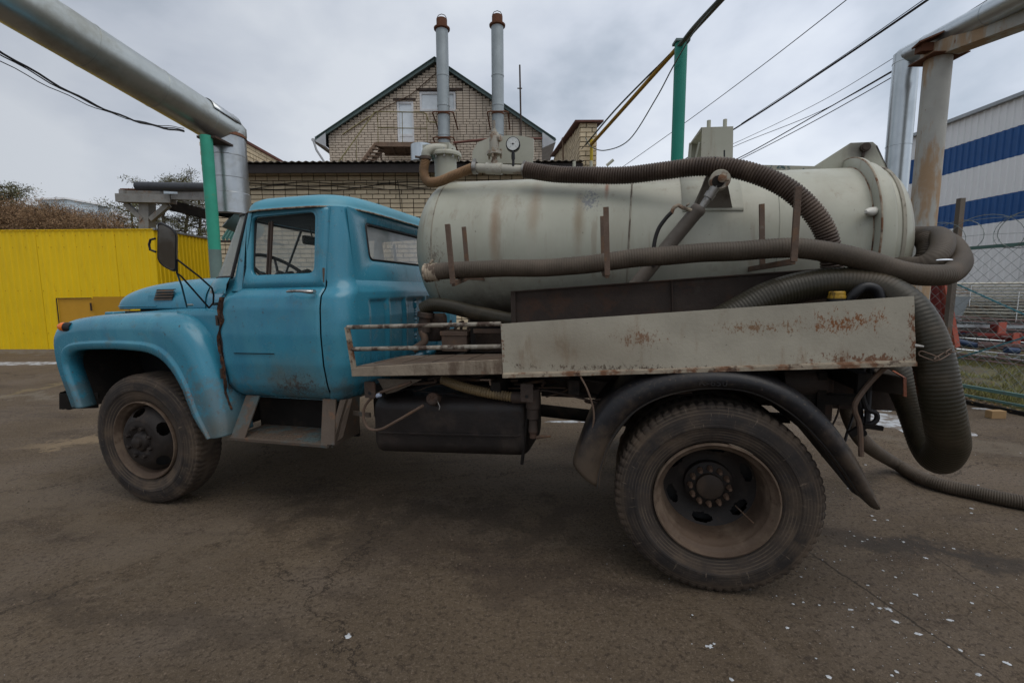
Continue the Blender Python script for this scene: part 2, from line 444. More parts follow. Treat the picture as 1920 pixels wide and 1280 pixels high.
mat('hose_grey', (0.056, 0.043, 0.030), 0.6, var=.2, vscale=4, layers=[((.115, .088, .066), 3, .46, .68, one, .6, .8), ((.035, .03, .026), 6, .6, .74, one, .5, .6)], bump=(60, .1))
mat('hose_green', (0.026, 0.022, 0.013), 0.42, var=.2, vscale=4, layers=[((.075, .054, .034), 4, .46, .7, one, .6, .6)], bump=(60, .1))
mat('deck_wood', (0.105, 0.072, 0.050), 0.8, var=.2, vscale=6, layers=[((.22, .19, .155), 4, .5, .7, (.3, 1, 1), .6, .9), ((.06, .04, .03), 12, .55, .68, (.2, 1, 1), .6, .9)], bump=(50, .5))
mat('black', (0.012, 0.012, 0.013), 0.4)
mat('black_rubber', (0.016, 0.014, 0.014), 0.55)
mat('interior', (0.018, 0.022, 0.023), 0.8)
mat('lining', (0.01, 0.01, 0.011), 0.85)
mat('chrome', (0.45, 0.44, 0.42), 0.28, metal=1.0, layers=[((.12, .1, .08), 25, .5, .62, one, .7, .6)])
mat('steel', (0.30, 0.29, 0.27), 0.42, metal=.8, layers=[((.1, .08, .06), 15, .5, .65, one, .6, .6)])
mat('mirror_face', (0.20, 0.20, 0.19), 0.08, metal=1.0, bump=None)
mat('amber', (0.75, 0.17, 0.02), 0.25)
mat('dial_white', (0.55, 0.57, 0.55), 0.4)
mat('orange_reflector', (0.50, 0.15, 0.07), 0.5)
mat('yellow_cap', (0.34, 0.20, 0.02), 0.4, layers=[((.03, .02, .01), 30, .5, .6, (1, 1, .2), .7, .5)])
mat('snow', (0.75, 0.79, 0.85), 0.6, bump=(60, .5))
glass('cab_glass', (0.16, 0.19, 0.18), 0.10, 0.05)
glass('screen_glass', (0.50, 0.53, 0.49), 0.62, 0.12)
_t = MATS['screen_glass'].node_tree                 # dusty glass scatters some daylight inwards
_tl = _t.nodes.new('ShaderNodeBsdfTranslucent'); _tl.inputs['Color'].default_value = (.55, .57, .53, 1)
_m2 = _t.nodes.new('ShaderNodeMixShader'); _m2.inputs[0].default_value = .5
_mx = [n for n in _t.nodes if n.type == 'MIX_SHADER' and n != _m2][0]
_t.links.new(_t.nodes['Principled BSDF'].outputs[0], _m2.inputs[1]); _t.links.new(_tl.outputs[0], _m2.inputs[2]); _t.links.new(_m2.outputs[0], _mx.inputs[2])
glass('rear_glass', (0.45, 0.47, 0.47), 0.62, 0.05)

# ------------------------------------------------------------------ the truck
truck = empty('tanker_truck', (X0, Y0, 0), 0)
truck.rotation_mode = 'XYZ'
truck.rotation_euler = (0, -TAU, -TH)
tag(truck, label='old blue-cabbed vacuum tanker truck with grey-white tank and brown hoses, parked on the asphalt', category='truck')
T = truck
def mir(p): return (p[0], 2.40 - p[1], p[2])
def both(fn):
    """run a builder for the near side and mirrored for the far side"""
    fn(lambda p: tuple(p)); fn(mir)

# ---- cab
def yside(z):
    P = [(.80, .33), (.86, .265), (.95, .215), (1.1, .185), (1.3, .175), (1.48, .185), (1.56, .205), (1.595, .245), (1.62, .262), (1.9, .30), (2.16, .345)]
    for a, b in zip(P, P[1:]):
        if z <= b[0]: return lerp(a[1], b[1], max(0, (z - a[0]) / (b[0] - a[0])))
    return P[-1][1]
XD = -2.372           # rear edge of the door
ZB = 1.615            # belt line
def door_front(z):
    P = [(.84, -3.10), (.87, -3.155), (.93, -3.172), (1.2, -3.182), (1.45, -3.182), (1.52, -3.165), (1.56, -3.12), (1.615, -3.04)]
    for a, b in zip(P, P[1:]):
        if z <= b[0]: return lerp(a[1], b[1], max(0, (z - a[0]) / (b[0] - a[0])))
    return P[-1][1]
def door_rear(z): return XD - .018 * max(0, 1 - (z - .84) / .12) ** 2
W = [(-2.978, 0.275, 1.707), (-2.473, 0.275, 1.711), (-2.481, 0.32, 2.117), (-2.993, 0.32, 2.107)]
WQ = [(p[0], p[2]) for p in W]
def make_door(f):
    mb = MB()
    mb.grid(lambda u, v: f((lerp(door_front(lerp(.84, ZB, v)), door_rear(lerp(.84, ZB, v)), u), yside(lerp(.84, ZB, v)) - .004 + .03 * max(0, 1 - v * 9) ** 2, lerp(.84, ZB, v))), 24, 46)
    mb.grid(lambda u, v: f((lerp(door_front(.84), door_rear(.84), u), lerp(yside(.84) + .026, .40, v), .84 - .005 * v)), 8, 2)
    # window frame, pressed step round the opening
    o = rquad([(-3.042, ZB), (XD, ZB), (XD + .002, 2.143), (-2.985, 2.138)], [.001, .001, .02, .03])
    cx = sum(p[0] for p in WQ) / 4; cz = sum(p[1] for p in WQ) / 4
    def off(d): return rquad([(x + math.copysign(d, x - cx), z + math.copysign(d, z - cz)) for x, z in WQ], .05 + d)
    rows = [(o, 0), (off(.030), 0), (off(.024), .006), (off(.006), .008), (off(0), .018), (off(-.004), .05)]
    mb.rings([[f((x, yside(z) - .004 + dy, z)) for x, z in loop] for loop, dy in rows])
    dr = mb.build('door', 'blue_paint', T, smooth=50, solid=.004)
    # rubber run, vent divider and glass
    r_ = MB()
    l0, l1 = off(-.004), off(-.020)
    r_.rings([[f((x, yside(z) + .012, z)) for x, z in l0], [f((x, yside(z) + .008, z)) for x, z in l1], [f((x, yside(z) + .05, z)) for x, z in l1]])
    r_.build('window_seal', 'black_rubber', dr)
    g = MB(); L_ = off(-.015)
    g.add([f((x, yside(z) + .035, z)) for x, z in L_], [tuple(range(len(L_)))])
    g.build('window_glass', 'cab_glass', dr, smooth=0)
    xv = (-2.84, 0.3, 1.907)[0]
    b = MB(); b.bar(f((xv, yside(1.72) + .022, WQ[0][1])), f((xv + .006, yside(2.06) + .022, 2.075)), .012, .014)
    b.bar(f((xv - .019, yside(1.72) + .018, WQ[0][1])), f((xv - .013, yside(2.06) + .018, 2.07)), .008, .012)
    b.build('vent_divider', 'dark_rusty', dr)
    # handle
    h = MB(); h0 = (-2.584, 0.18, 1.587); h1 = (-2.402, 0.18, 1.584)
    h.tube([f((h0[0], .150, h0[2])), f((h0[0] + .02, .146, h0[2] + .004)), f((lerp(h0[0], h1[0], .6), .143, h0[2] + .004)), f((h1[0] - .01, .150, h1[2])), f((h1[0], .165, h1[2]))], [.006, .009, .010, .013, .012], 10)
    h.tube([f((h1[0] - .01, .155, h1[2])), f((h1[0] - .01, .20, h1[2]))], .014, 10)
    h.tube([f((h0[0], .152, h0[2])), f((h0[0], .20, h0[2]))], .007, 8)
    h.build('door_handle', 'chrome', dr)
    t_ = MB()   # scratched trim line and small fittings
    if f((0, 0, 0))[1] == 0:
        a = (-3.068, 0.175, 1.174); c_ = (-2.739, 0.175, 1.176)
        t_.bar((a[0], .170, a[2]), (c_[0], .170, c_[2]), .003, .006)
        t_.build('trim_strip', 'chassis', dr)
    lk = MB(); lk.box(f((XD - .016, yside(1.66) - .008, 1.63)), f((XD - .008, yside(1.7) + .0, 1.74))); lk.build('catch_plate', 'brown_metal', dr)
both(make_door)

# cab shell: B pillars, back wall, sills, inner dark skin
def xback(z):
    P = [(.80, -2.33), (.86, -2.262), (.95, -2.222), (1.1, -2.20), (1.4, -2.185), (1.58, -2.195), (1.62, -2.215), (1.66, -2.24), (2.16, -2.275)]
    for a, b in zip(P, P[1:]):
        if z <= b[0]: return lerp(a[1], b[1], max(0, (z - a[0]) / (b[0] - a[0])))
    return P[-1][1]
RC = .13
def corner(s, z):
    """s 0..1 from the door gap round the corner to the start of the flat back"""
    y0 = yside(z); xb = xback(z); a = xb - RC
    if s < .25: return (lerp(XD + .010, a, s / .25), y0, z)
    t = (s - .25) / .75 * PI / 2
    return (a + RC * math.sin(t), y0 + RC * (1 - math.cos(t)), z)
def make_corner(f):
    MB().grid(lambda u, v: f(corner(u, lerp(.83, 2.15, v))), 16, 60).build('cab_corner', 'blue_paint', T, smooth=60)
both(make_corner)
bw = [(-2.235, 0.6135, 1.808), (-2.235, 1.368, 1.767), (-2.262, 1.429, 2.038), (-2.262, 0.5991, 2.071)]
yl, zb_, zt_ = bw[0][1], bw[0][2], bw[3][2]
zbr, ztr = bw[1][2], bw[2][2]
mb = MB()
yA = yside(1.66) + RC
outer = rquad([(yA, 1.66), (2.4 - yA, 1.66), (2.4 - yA, 2.15), (yA, 2.15)], .001)
def bwin(d): return rquad([(yl + .01 - d, zb_ - d), (2.39 - yl + d, zb_ - d), (2.4 - yl + d, zt_ + d), (yl - d, zt_ + d)], .05 + d)
mb.rings([[(xback(z) + dx, y, z) for y, z in loop] for loop, dx in ((outer, 0), (bwin(.035), 0), (bwin(.026), -.006), (bwin(.01), -.007), (bwin(0), -.016), (bwin(0), -.05))])
def backlow(u, v):
    z = lerp(.83, 1.66, v); y0 = yside(z) + RC; y = lerp(y0, 2.4 - y0, u)
    rec = 0
    if 1.02 < z < 1.53:
        e_ = min(z - 1.02, 1.53 - z)
        yy = abs(y - 1.2)
        for a, b in ((.0, .17), (.20, .44), (.47, .72)):
            if a < yy < b: rec = .016 * min(1, e_ / .02, (b - yy) / .02, (yy - a) / .02 if a else 1)
    return (xback(z) - rec, y, z)
mb.grid(backlow, 110, 80)
cabwall = mb.build('cab_back_wall', 'blue_paint', T, smooth=60)
g = MB(); lp = bwin(.003); g.add([(xback(z) - .03, y, z) for y, z in lp], [tuple(range(len(lp)))]); g.build('rear_window', 'rear_glass', cabwall, smooth=0)
r_ = MB(); r_.rings([[(xback(z) - .012, y, z) for y, z in bwin(.004)], [(xback(z) - .004, y, z) for y, z in bwin(-.008)], [(xback(z) - .028, y, z) for y, z in bwin(-.016)]])
r_.build('window_seal', 'black_rubber', cabwall)
# inner skin: closes the gaps with dark
inn = MB()
def skin(f):
    inn.grid(lambda u, v: f((lerp(-3.15, -2.30, u), yside(lerp(.84, 1.60, v)) + .035, lerp(.84, 1.60, v))), 2, 12)
    inn.grid(lambda u, v: f((lerp(-2.40, -2.33, u), yside(lerp(1.6, 2.14, v)) + .03, lerp(1.6, 2.14, v))), 1, 6)
    inn.grid(lambda u, v: f((lerp(-3.06, -2.97, u) + .06 * (1 - v) * 0, yside(lerp(1.6, 2.14, v)) + .03, lerp(1.6, 2.14, v))), 1, 6)
both(skin)
inn.box((-3.15, .3, .85), (-2.30, 2.1, .87))
inn.grid(lambda u, v: (xback(lerp(.9, 1.66, v)) - .03, lerp(.35, 2.05, u), lerp(.9, 1.66, v)), 2, 8)
inn.build('cab_inner_skin', 'interior', T)
# A pillar (near and far)
def pillar(f):
    p = MB()
    P0 = [(-3.035, 1.60), (-3.14, 1.60), (-3.12, 1.66), (-3.055, 2.14), (-2.985, 2.14)]
    rows = []
    for i in range(13):
        v = i / 12; z = lerp(1.60, 2.145, v)
        xr_ = lerp(-3.040, -2.992, v); xf = lerp(-3.150, -3.045, v)
        rows.append([f((xr_ , yside(z) - .002, z)), f((lerp(xr_, xf, .6), yside(z) + .002, z)), f((xf, yside(z) + .022, z)), f((xf + .01, yside(z) + .06, z)), f((xr_, yside(z) + .05, z))])
    p.rings(rows); p.build('windscreen_pillar', 'blue_paint', T, smooth=50)
both(pillar)
# windscreen, wrapped round the corners
WB_ = [(-3.150, .285), (-3.275, .305), (-3.39, .41), (-3.49, .72), (-3.52, 1.2)]
WT_ = [(-3.050, .360), (-3.125, .385), (-3.20, .48), (-3.27, .80), (-3.29, 1.2)]
wb = crom(WB_, 6); wt = crom(WT_, 6)
wb += [(x, 2.4 - y) for x, y in wb[-2::-1]]; wt += [(x, 2.4 - y) for x, y in wt[-2::-1]]
n_ = len(wb)
ws = MB()
ws.rings([[(lerp(wb[i][0], wt[i][0], v), lerp(wb[i][1], wt[i][1], v), lerp(1.70, 2.135, v)) for i in range(n_)] for v in [k / 10 for k in range(11)]], closed=False)
wsc = ws.build('windscreen', 'screen_glass', T, smooth=60)
ct_ = MB(); rows = []
for dz, k_ in ((1.705, -.01), (1.69, .02), (1.65, .045), (1.585, .06)):
    row = []
    for i, (x, y) in enumerate(wb):
        a_ = wb[max(i - 1, 0)]; c__ = wb[min(i + 1, n_ - 1)]; tx_, ty_ = c__[0] - a_[0], c__[1] - a_[1]; l__ = math.hypot(tx_, ty_)
        row.append((x - ty_ / l__ * k_ * (1 if ty_ > -9 else 1), y + tx_ / l__ * k_, dz))
    rows.append(row)
ct_.rings(rows, closed=False)
for f in (lambda p: p, mir):
    ct_.grid(lambda u, v: f((lerp(-3.215, -3.02, u), yside(lerp(1.44, 1.70, v)) + .010 + .05 * (1 - u) * v, lerp(1.44, 1.70, v))), 8, 14)
ct_.build('scuttle', 'blue_paint', T, smooth=60)
sl_ = MB(); sl_.tube([(x, y, 1.697) for x, y in wb], .011, 8); sl_.tube([(x, y, 2.138) for x, y in wt], .009, 8)
sl_.tube([(wb[0][0], wb[0][1], 1.70), (wt[0][0], wt[0][1], 2.135)], .011, 8); sl_.tube([(wb[-1][0], wb[-1][1], 1.70), (wt[-1][0], wt[-1][1], 2.135)], .011, 8)
sl_.tube([(wb[n_ // 2][0], 1.2, 1.70), (wt[n_ // 2][0], 1.2, 2.135)], .012, 6)
sl_.build('windscreen_seal', 'black_rubber', wsc)
# roof
def roofloop(s, z, dx=0):
    o = []
    xf, xr_ = -3.27, -2.25; y0, y1 = .325, 2.075; cx, cy = (xf + xr_) / 2, 1.2
    N_ = 72
    for i in range(N_):
        a = 2 * PI * i / N_
        ex = 0.42
        c_, s_ = math.cos(a), math.sin(a)
        x = math.copysign(abs(c_) ** ex, c_); y = math.copysign(abs(s_) ** ex, s_)
        px = cx + x * (xr_ - xf) / 2 * s; py = cy + y * (y1 - y0) / 2 * s
        if x < 0: px += .16 * min(1, (abs(py - cy) / .875) ** 3) * (-x)     # front corners swept back
        o.append((px, py, z))
    return o
rf = MB()
rf.rings([roofloop(1.0, 2.146), roofloop(1.018, 2.144), roofloop(1.022, 2.152), roofloop(1.004, 2.158), roofloop(.998, 2.175), roofloop(.982, 2.20), roofloop(.95, 2.225), roofloop(.89, 2.248), roofloop(.78, 2.266), roofloop(.6, 2.278), roofloop(.3, 2.284), roofloop(.02, 2.285)])
rf.rings([roofloop(1.0, 2.146), roofloop(.9, 2.14), roofloop(.02, 2.15)])
roof = rf.build('cab_roof', 'roof_paint', T, smooth=60)
gt = MB(); gt.tube(roofloop(1.020, 2.1475), .006, 6, closed=True); gt.build('rain_gutter', 'rusty_edge', roof)
# interior
it = MB()
it.box((-3.30, .33, 1.45), (-3.05, 2.07, 1.68)); 
it.build('dashboard', 'interior', T, bevel=.03)
it = MB(); it.grid(lambda u, v: (lerp(-3.12, -2.3, u), lerp(.38, 2.02, v), 2.12 + .0 * u), 6, 6)
it.build('roof_lining', 'lining', T)
st = MB(); st.box((-2.85, .4, 1.15), (-2.42, 2.0, 1.33)); st.build('bench_seat', 'black_rubber', T, bevel=.04)
st = MB(); st.box((-2.44, .4, 1.30), (-2.32, 2.0, 1.72)); st.build('seat_back', 'black_rubber', T, bevel=.04)
c0 = V((-3.017, 0.62, 1.734)); axs = V(.62, 0, .80).normalized()
swh = MB(); u_ = axs.cross(V(0, 1, 0)).normalized(); w_ = V(0, 1, 0)
circ = [c0 + (u_ * math.cos(a) + w_ * math.sin(a)) * .235 for a in [2 * PI * i / 40 for i in range(40)]]
swh.tube(circ, .014, 10, closed=True)
for a in (.5, PI - .5, PI * 1.5): swh.tube([c0 - axs * .05, c0 + (u_ * math.cos(a) + w_ * math.sin(a)) * .23], .010, 8)
swh.tube([c0 - axs * .02, c0 - axs * .5], .02, 8); swh.lathe([(.001, 0), (.035, 0), (.045, -.04), (.045, -.07)], c0, axs, 16)
swh.build('steering_wheel', 'black', T)
cl = MB(); cl.lathe([(.001, .04), (.06, .04), (.075, .03), (.075, -.06)], (-3.04, .92, 1.70), (1, 0, .2), 20); cl.lathe([(.001, .04), (.05, .04), (.06, .03), (.06, -.06)], (-3.04, .72, 1.69), (1, 0, .2), 20)
cl.build('instrument_dial', 'interior', T)
IM = (-2.98, 0.95, 2.007)
m_ = MB()
m_.prism(rrect(-.13, -.035, .13, .035, .02), lambda a, b: (IM[0], IM[1] + a, IM[2] + b), lambda a, b: (IM[0] + .015, IM[1] + a, IM[2] + b))
m_.tube([(IM[0], IM[1], IM[2]), (IM[0] - .02, IM[1], 2.12)], .006, 6)
im = m_.build('interior_mirror', 'black', T)
m_ = MB(); L_ = rrect(-.12, -.027, .12, .027, .015); m_.add([(IM[0] + .018, IM[1] + a, IM[2] + b) for a, b in L_], [tuple(range(len(L_)))]); m_.build('mirror_glass', 'mirror_face', im, smooth=0)

# ---- bonnet and cowl
def sgn(x): return -1 if x < 0 else 1
def hoodpt(x, yn, half, H, z0=1.472, side=.05):
    """yn -1..1 across; flat sides low down then a rounded shoulder"""
    a = abs(yn)
    S = (1 - a ** 4.0) ** (1 / 2.3)
    return (x, 1.2 + half * yn * (1.0), z0 + side * (1 if a < 1 else 0) * 0 + H * S)
def hood_row(x, half, H, z0, n=44):
    row = [(x, 1.2 - half, z0 - .012)]
    for i in range(n + 1):
        t = -1 + 2 * i / n
        yn = math.sin(t * PI / 2)
        row.append(hoodpt(x, yn, half, H, z0))
    row.append((x, 1.2 + half, z0 - .012))
    return row
st_ = [(-4.965, .30, .02), (-4.955, .37, .05), (-4.93, .42, .085), (-4.88, .465, .135), (-4.80, .49, .172), (-4.65, .50, .208), (-4.45, .50, .233), (-4.2, .505, .250), (-3.95, .515, .257), (-3.84, .53, .258)]
hd = MB()
for i in range(len(st_)): pass
ST = crom(st_, 4)
hd.rings([hood_row(x, h_, H, 1.478 + .0 * H) for x, h_, H in ST], closed=False)
hood = hd.build('bonnet', 'blue_paint', T, smooth=60, solid=.004)
lip = MB()
lipP = [(x - .006, 1.2 - h_ - .004, 1.492) for x, h_, H in ST[2:26]]
lip.tube(lipP, .006, 6); lip.build('bonnet_bead', 'blue_paint', hood)
for f in (lambda p: p, mir):
    for i in range(4):
        l_ = MB(); a = (-4.383, 0.705, 1.637); c_ = (-4.182, 0.705, 1.629)
        z = a[2] - .006 - i * .024; x0_, x1_ = a[0] - i * .012, c_[0] - i * .010
        yo = .702 - .0 * i
        l_.add([f(p) for p in [(x0_, yo - .002, z), (x1_, yo - .002, z), (x1_ - .004, yo - .016, z - .016), (x0_ + .004, yo - .016, z - .016), (x0_, yo - .0, z - .019), (x1_, yo - .0, z - .019)]], [(0, 1, 2, 3), (3, 2, 5, 4)])
        l_.build('louvre', 'step_metal', hood, smooth=0)
        s_ = MB(); s_.box(f((x0_, yo - .0045, z + .004)), f((x1_, yo + .004, z - .003))); s_.build('louvre_slot', 'black', hood, smooth=0)
# flat side strip of the bonnet that carries the louvres
sp = MB()
for f in (lambda p: p, mir):
    sp.grid(lambda u, v: f((lerp(-4.50, -3.86, u), .697 + .012 * v * v, lerp(1.470, 1.585, v))), 12, 4)
sp.build('bonnet_side', 'blue_paint', hood)
cw_ = [(-3.83, .53, .255), (-3.70, .585, .262), (-3.55, .66, .262), (-3.40, .76, .255), (-3.28, .86, .246), (-3.20, .955, .235), (-3.185, 1.0, .20)]
cwl = MB(); cwl.rings([hood_row(x, h_, H, 1.470) for x, h_, H in crom(cw_, 4)], closed=False)
cowl = cwl.build('cowl', 'blue_paint', T, smooth=60, solid=.004)
# radiator and front grille behind the fenders
gr = MB(); gr.box((-4.80, .55, .95), (-4.70, 1.85, 1.45)); gr.build('radiator_grille', 'blue_paint', T, bevel=.01)
en = MB(); en.box((-4.66, .62, .9), (-3.3, 1.78, 1.45)); en.build('engine_bay', 'black', T)

# ---- front fenders
PO = [(-4.615, .74), (-4.668, .90), (-4.715, 1.08), (-4.722, 1.22), (-4.69, 1.335), (-4.60, 1.395), (-4.42, 1.430), (-4.15, 1.447), (-3.85, 1.452), (-3.60, 1.448), (-3.49, 1.432), (-3.40, 1.385), (-3.315, 1.29), (-3.25, 1.15), (-3.205, 1.0), (-3.165, .85), (-3.135, .70), (-3.125, .60)]
PI_ = [(-4.455, .74), (-4.49, .86), (-4.535, .99), (-4.550, 1.08), (-4.52, 1.145), (-4.44, 1.180), (-4.28, 1.192), (-4.10, 1.196), (-3.92, 1.192), (-3.78, 1.180), (-3.68, 1.150), (-3.60, 1.10), (-3.53, 1.02), (-3.47, .92), (-3.43, .82), (-3.39, .72), (-3.33, .63), (-3.29, .575)]
po = crom(PO, 6); pi_ = crom(PI_, 6)
def make_fender(f):
    rows = []
    n = len(po)
    # section: (blend inner->outer, y)
    SEC = [(.02, .20), (0, .125), (.0, .105), (.05, .090), (.18, .078), (.215, .080), (.235, .094), (.27, .096), (.55, .083), (.75, .095), (.88, .118), (.97, .17), (1.0, .24), (1.0, .32)]
    for k in range(n):
        a = pi_[k]; b = po[k]; t = k / (n - 1)
        rear = max(0, min(1, (t - .62) / .15)); front = max(0, 1 - t / .25)
        row = []
        for s_, y in SEC:
            row.append(f((lerp(a[0], b[0], s_), y + .05 * front * (s_ > .5) * (s_ - .5) * 2, lerp(a[1], b[1], s_))))
        # run inwards to the bonnet
        inner = .66 if rear < 1 else .40
        yy = lerp(.70, .34, rear)
        for q_ in (.4, .7, 1.0):
            drop = 0.0
            row.append(f((b[0] - .10 * front * q_, lerp(.32, yy, q_), b[1] + .018 * q_ * (1 - rear) * (1 - front))))
        rows.append(row)
    m__ = MB().rings(rows, closed=False)
    fo = m__.build('front_fender', 'blue_paint', T, smooth=70)
    md = fo.modifiers.new('s', 'SOLIDIFY'); md.thickness = .004; md.offset = 0
    # inner well
    w = MB()
    w.rings([[f((x, y, z - .0)) for y in (.20, .50, .74)] for x, z in pi_], closed=False)
    w.grid(lambda u, v: f((lerp(-4.62, -3.2, u), .72, lerp(.7, 1.47, v))), 2, 2)
    w.build('wheel_well', 'chassis', fo, smooth=60)
    # turn signal
    c_ = V(f((-4.562, 0.1, 1.357))); base = V(f((-4.556, 0.13, 1.358)))
    i1 = MB(); i1.lathe([(.001, 0), (.034, 0), (.037, -.02), (.036, -.05)], c_ + V(.035, 0.0, 0), V(-.95, -.3 if f((0, 0, 0))[1] == 0 else .3, .1), 16); i1.build('indicator_base', 'black_rubber', fo)
    i2 = MB(); i2.lathe([(.001, .052), (.018, .048), (.032, .028), (.035, 0)], c_ + V(.035, 0.0, 0), V(-.95, -.3 if f((0, 0, 0))[1] == 0 else .3, .1), 16); i2.build('indicator_lamp', 'amber', fo)
both(make_fender)
# side apron between fender and door, with the rusted seam
def apron(f):
    a = MB(); a.grid(lambda u, v: f((lerp(lerp(-3.20, -3.62, v), -3.190, u), lerp(.20, .235, v) + .0 * u, lerp(.60, 1.468, v))), 6, 20)
    o_ = a.build('side_apron', 'blue_paint', T, smooth=60, solid=.003)
    r_ = MB()
    pth = resample(crom([(-3.135, 0.165, 1.56), (-3.163, 0.165, 1.458), (-3.152, 0.165, 1.385), (-3.196, 0.165, 1.255), (-3.179, 0.165, 1.136), (-3.171, 0.165, 1.031), (-3.175, 0.17, 0.8973), (-3.16, 0.18, 0.769)], 6), 60)
    rn_ = random.Random(5); rows = []
    for i, p in enumerate(pth):
        wdt = .010 + .010 * noise.noise(V(0, 0, p.z * 16)) + .012 * max(0, min(1, (p.z - 1.38) / .04)) + rn_.uniform(-.001, .001)
        j = .008 * noise.noise(V(3, 0, p.z * 11))
        rows.append([f((p.x + j - wdt, p.y + .012, p.z)), f((p.x + j - wdt * .6, p.y - .002 + rn_.uniform(0, .004), p.z)), f((p.x + j + wdt * .1, p.y + .004 + rn_.uniform(0, .006), p.z)), f((p.x + j + wdt * .8, p.y - .003 + rn_.uniform(0, .003), p.z)), f((p.x + j + wdt, p.y + .014, p.z))])
    r_.rings(rows, closed=False)
    r_.build('rusted_seam', mat_seam, o_)
    for z in (1.40, 1.03):
        h = MB(); h.tube([f((-3.19, .172, z - .035)), f((-3.19, .172, z + .035))], .009, 8); h.build('door_hinge', 'dark_rusty', o_)
mat_seam = mat('seam_rust', (0.035, 0.018, 0.012), .9, var=.4, layers=[((.13, .055, .025), 26, .5, .62, one, .7, .9), ((.05, .15, .19), 14, .58, .66, one, .8, .6)], bump=(60, .6))
both(apron)
# bumper
bm = MB(); bm.rings([[(x, y, z) for x, z in ((-4.66, .71), (-4.685, .73), (-4.685, .84), (-4.66, .86), (-4.63, .86), (-4.63, .71))] for y in (.12, .4, 1.2, 2.0, 2.28)])
bm.rings([[(x, y, z) for x, z in ((-4.67, .715), (-4.687, .73), (-4.687, .84), (-4.67, .855))] for y in (.10, .14)], closed=False)
bm.build('front_bumper', 'chassis', T, bevel=.006)
bm = MB(); bm.bar((-4.64, .07, .79), (-4.47, .22, .77), .012, .12); bm.build('bumper_end', 'chassis', T)

# ---- door mirror
def mp_(x, y, z): return (x, y, z)
mA = (-3.31, -0.1, 2.04); mB = (-3.299, 0.02, 2.002); mC = (-3.331, 0.02, 1.718); mD = (-3.343, -0.1, 1.758)
ml = (-3.293, -0.1, 2.035); 
fq = [(-3.387, -0.05, 1.782), (-3.314, 0.01, 1.721), (-3.274, 0.01, 2), (-3.347, -0.05, 2.052)]
nrm = (V(fq[1]) - V(fq[0])).cross(V(fq[3]) - V(fq[0])).normalized()
if nrm.x < 0: nrm = -nrm
c_ = sum((V(p) for p in fq), V(0, 0, 0)) / 4
ux = (V(fq[1]) - V(fq[0])).normalized(); uz = nrm.cross(ux).normalized()
if uz.z < 0: uz = -uz
Q = [((V(p) - c_).dot(ux), (V(p) - c_).dot(uz)) for p in fq]
def mloop(s, r): return rquad([(a * s, b * s) for a, b in Q], [.05 * r, .03 * r, .05 * r, .03 * r])
mr_ = MB()
mr_.rings([[c_ + ux * a + uz * b + nrm * d_ for a, b in mloop(s, 1)] for s, d_ in ((.90, .004), (.93, .010), (.98, .008), (1.0, 0), (1.0, -.015), (.97, -.04), (.85, -.060), (.5, -.072), (.02, -.075))])
mhs = mr_.build('side_mirror', 'black', T, smooth=50)
g = MB(); lp = mloop(.905, 1); g.add([c_ + ux * a + uz * b + nrm * .005 for a, b in lp], [tuple(range(len(lp)))]); g.build('mirror_glass', 'mirror_face', mhs, smooth=0)
am = MB()
bk = c_ - nrm * .075
k1 = V((-3.329, 0.03, 1.722)); k2 = V((-3.307, 0.02, 1.811))
am.tube([(-3.369, -0.06, 1.939), (-3.397, -0.07, 1.932), (-3.413, -0.07, 1.903), (-3.409, -0.07, 1.869), (-3.375, -0.06, 1.855)], .007, 8)
am.tube([k2, (-3.252, 0.12, 1.702), (-3.262, 0.22, 1.624)], .006, 8)
am.tube([(-3.262, 0.22, 1.624), (-3.274, 0.24, 1.575), (-3.295, 0.25, 1.519), (-3.336, 0.25, 1.485)], .006, 8)
am.tube([k1, (-3.331, 0.06, 1.702), (-3.336, 0.25, 1.485)], .006, 8)
am.tube([k1, (-3.505, 0.2, 1.647), (-3.774, 0.45, 1.489)], .006, 8)
am.tube([k2, k1], .006, 8)
am.build('mirror_arm', 'black', mhs)
for p in ((-3.285, 0.235, 1.598), (-3.305, 0.25, 1.512), (-3.797, 0.47, 1.501)):
    b_ = MB(); b_.tube([p, (p[0], p[1] + .05, p[2])], .010, 8); b_.build('arm_clip', 'steel', mhs)

# ---- step under the door
sA, sB, sC, sD = (-3.076, 0.22, 0.8247), (-3.096, 0.12, 0.5831), (-2.336, 0.12, 0.576), (-2.412, 0.22, 0.825)
stp = MB()
zt = .60
stp.box((sB[0] + .0, .10, zt - .025), (sC[0] + .02, .42, zt))
step = stp.build('cab_step', 'step_metal', T, bevel=.004)
for xa, xb_ in ((sB[0] + .01, sA[0] + .0), (sC[0] - .03, sD[0] - .03)):
    b_ = MB(); wd_ = .085
    wd_ = .115 if xa < -2.8 else .10
    b_.add([(xa, .105, zt), (xa + wd_, .105, zt), (xb_ + wd_, .25, .86), (xb_, .25, .86), (xa, .115, zt), (xa + wd_, .115, zt), (xb_ + wd_, .262, .86), (xb_, .262, .86)], [(0, 1, 2, 3), (7, 6, 5, 4), (0, 3, 7, 4), (1, 5, 6, 2)])
    b_.build('step_bracket', 'step_metal', step, smooth=0)
b_ = MB(); x_ = sC[0] + .05
b_.add([(x_, .11, zt - .02), (x_ + .0, .42, zt - .02), (x_ + .02, .42, .86), (x_ + .02, .25, .86)], [(0, 1, 2, 3)])
b_.add([(sC[0] + .02, .105, zt - .02), (x_ + .02, .2, zt + .02), (x_ + .04, .3, .86), (sC[0] + .03, .25, .86)], [(0, 1, 2, 3)])
b_.build('step_side', 'step_metal', step, smooth=0, solid=.004)
dm = MB()
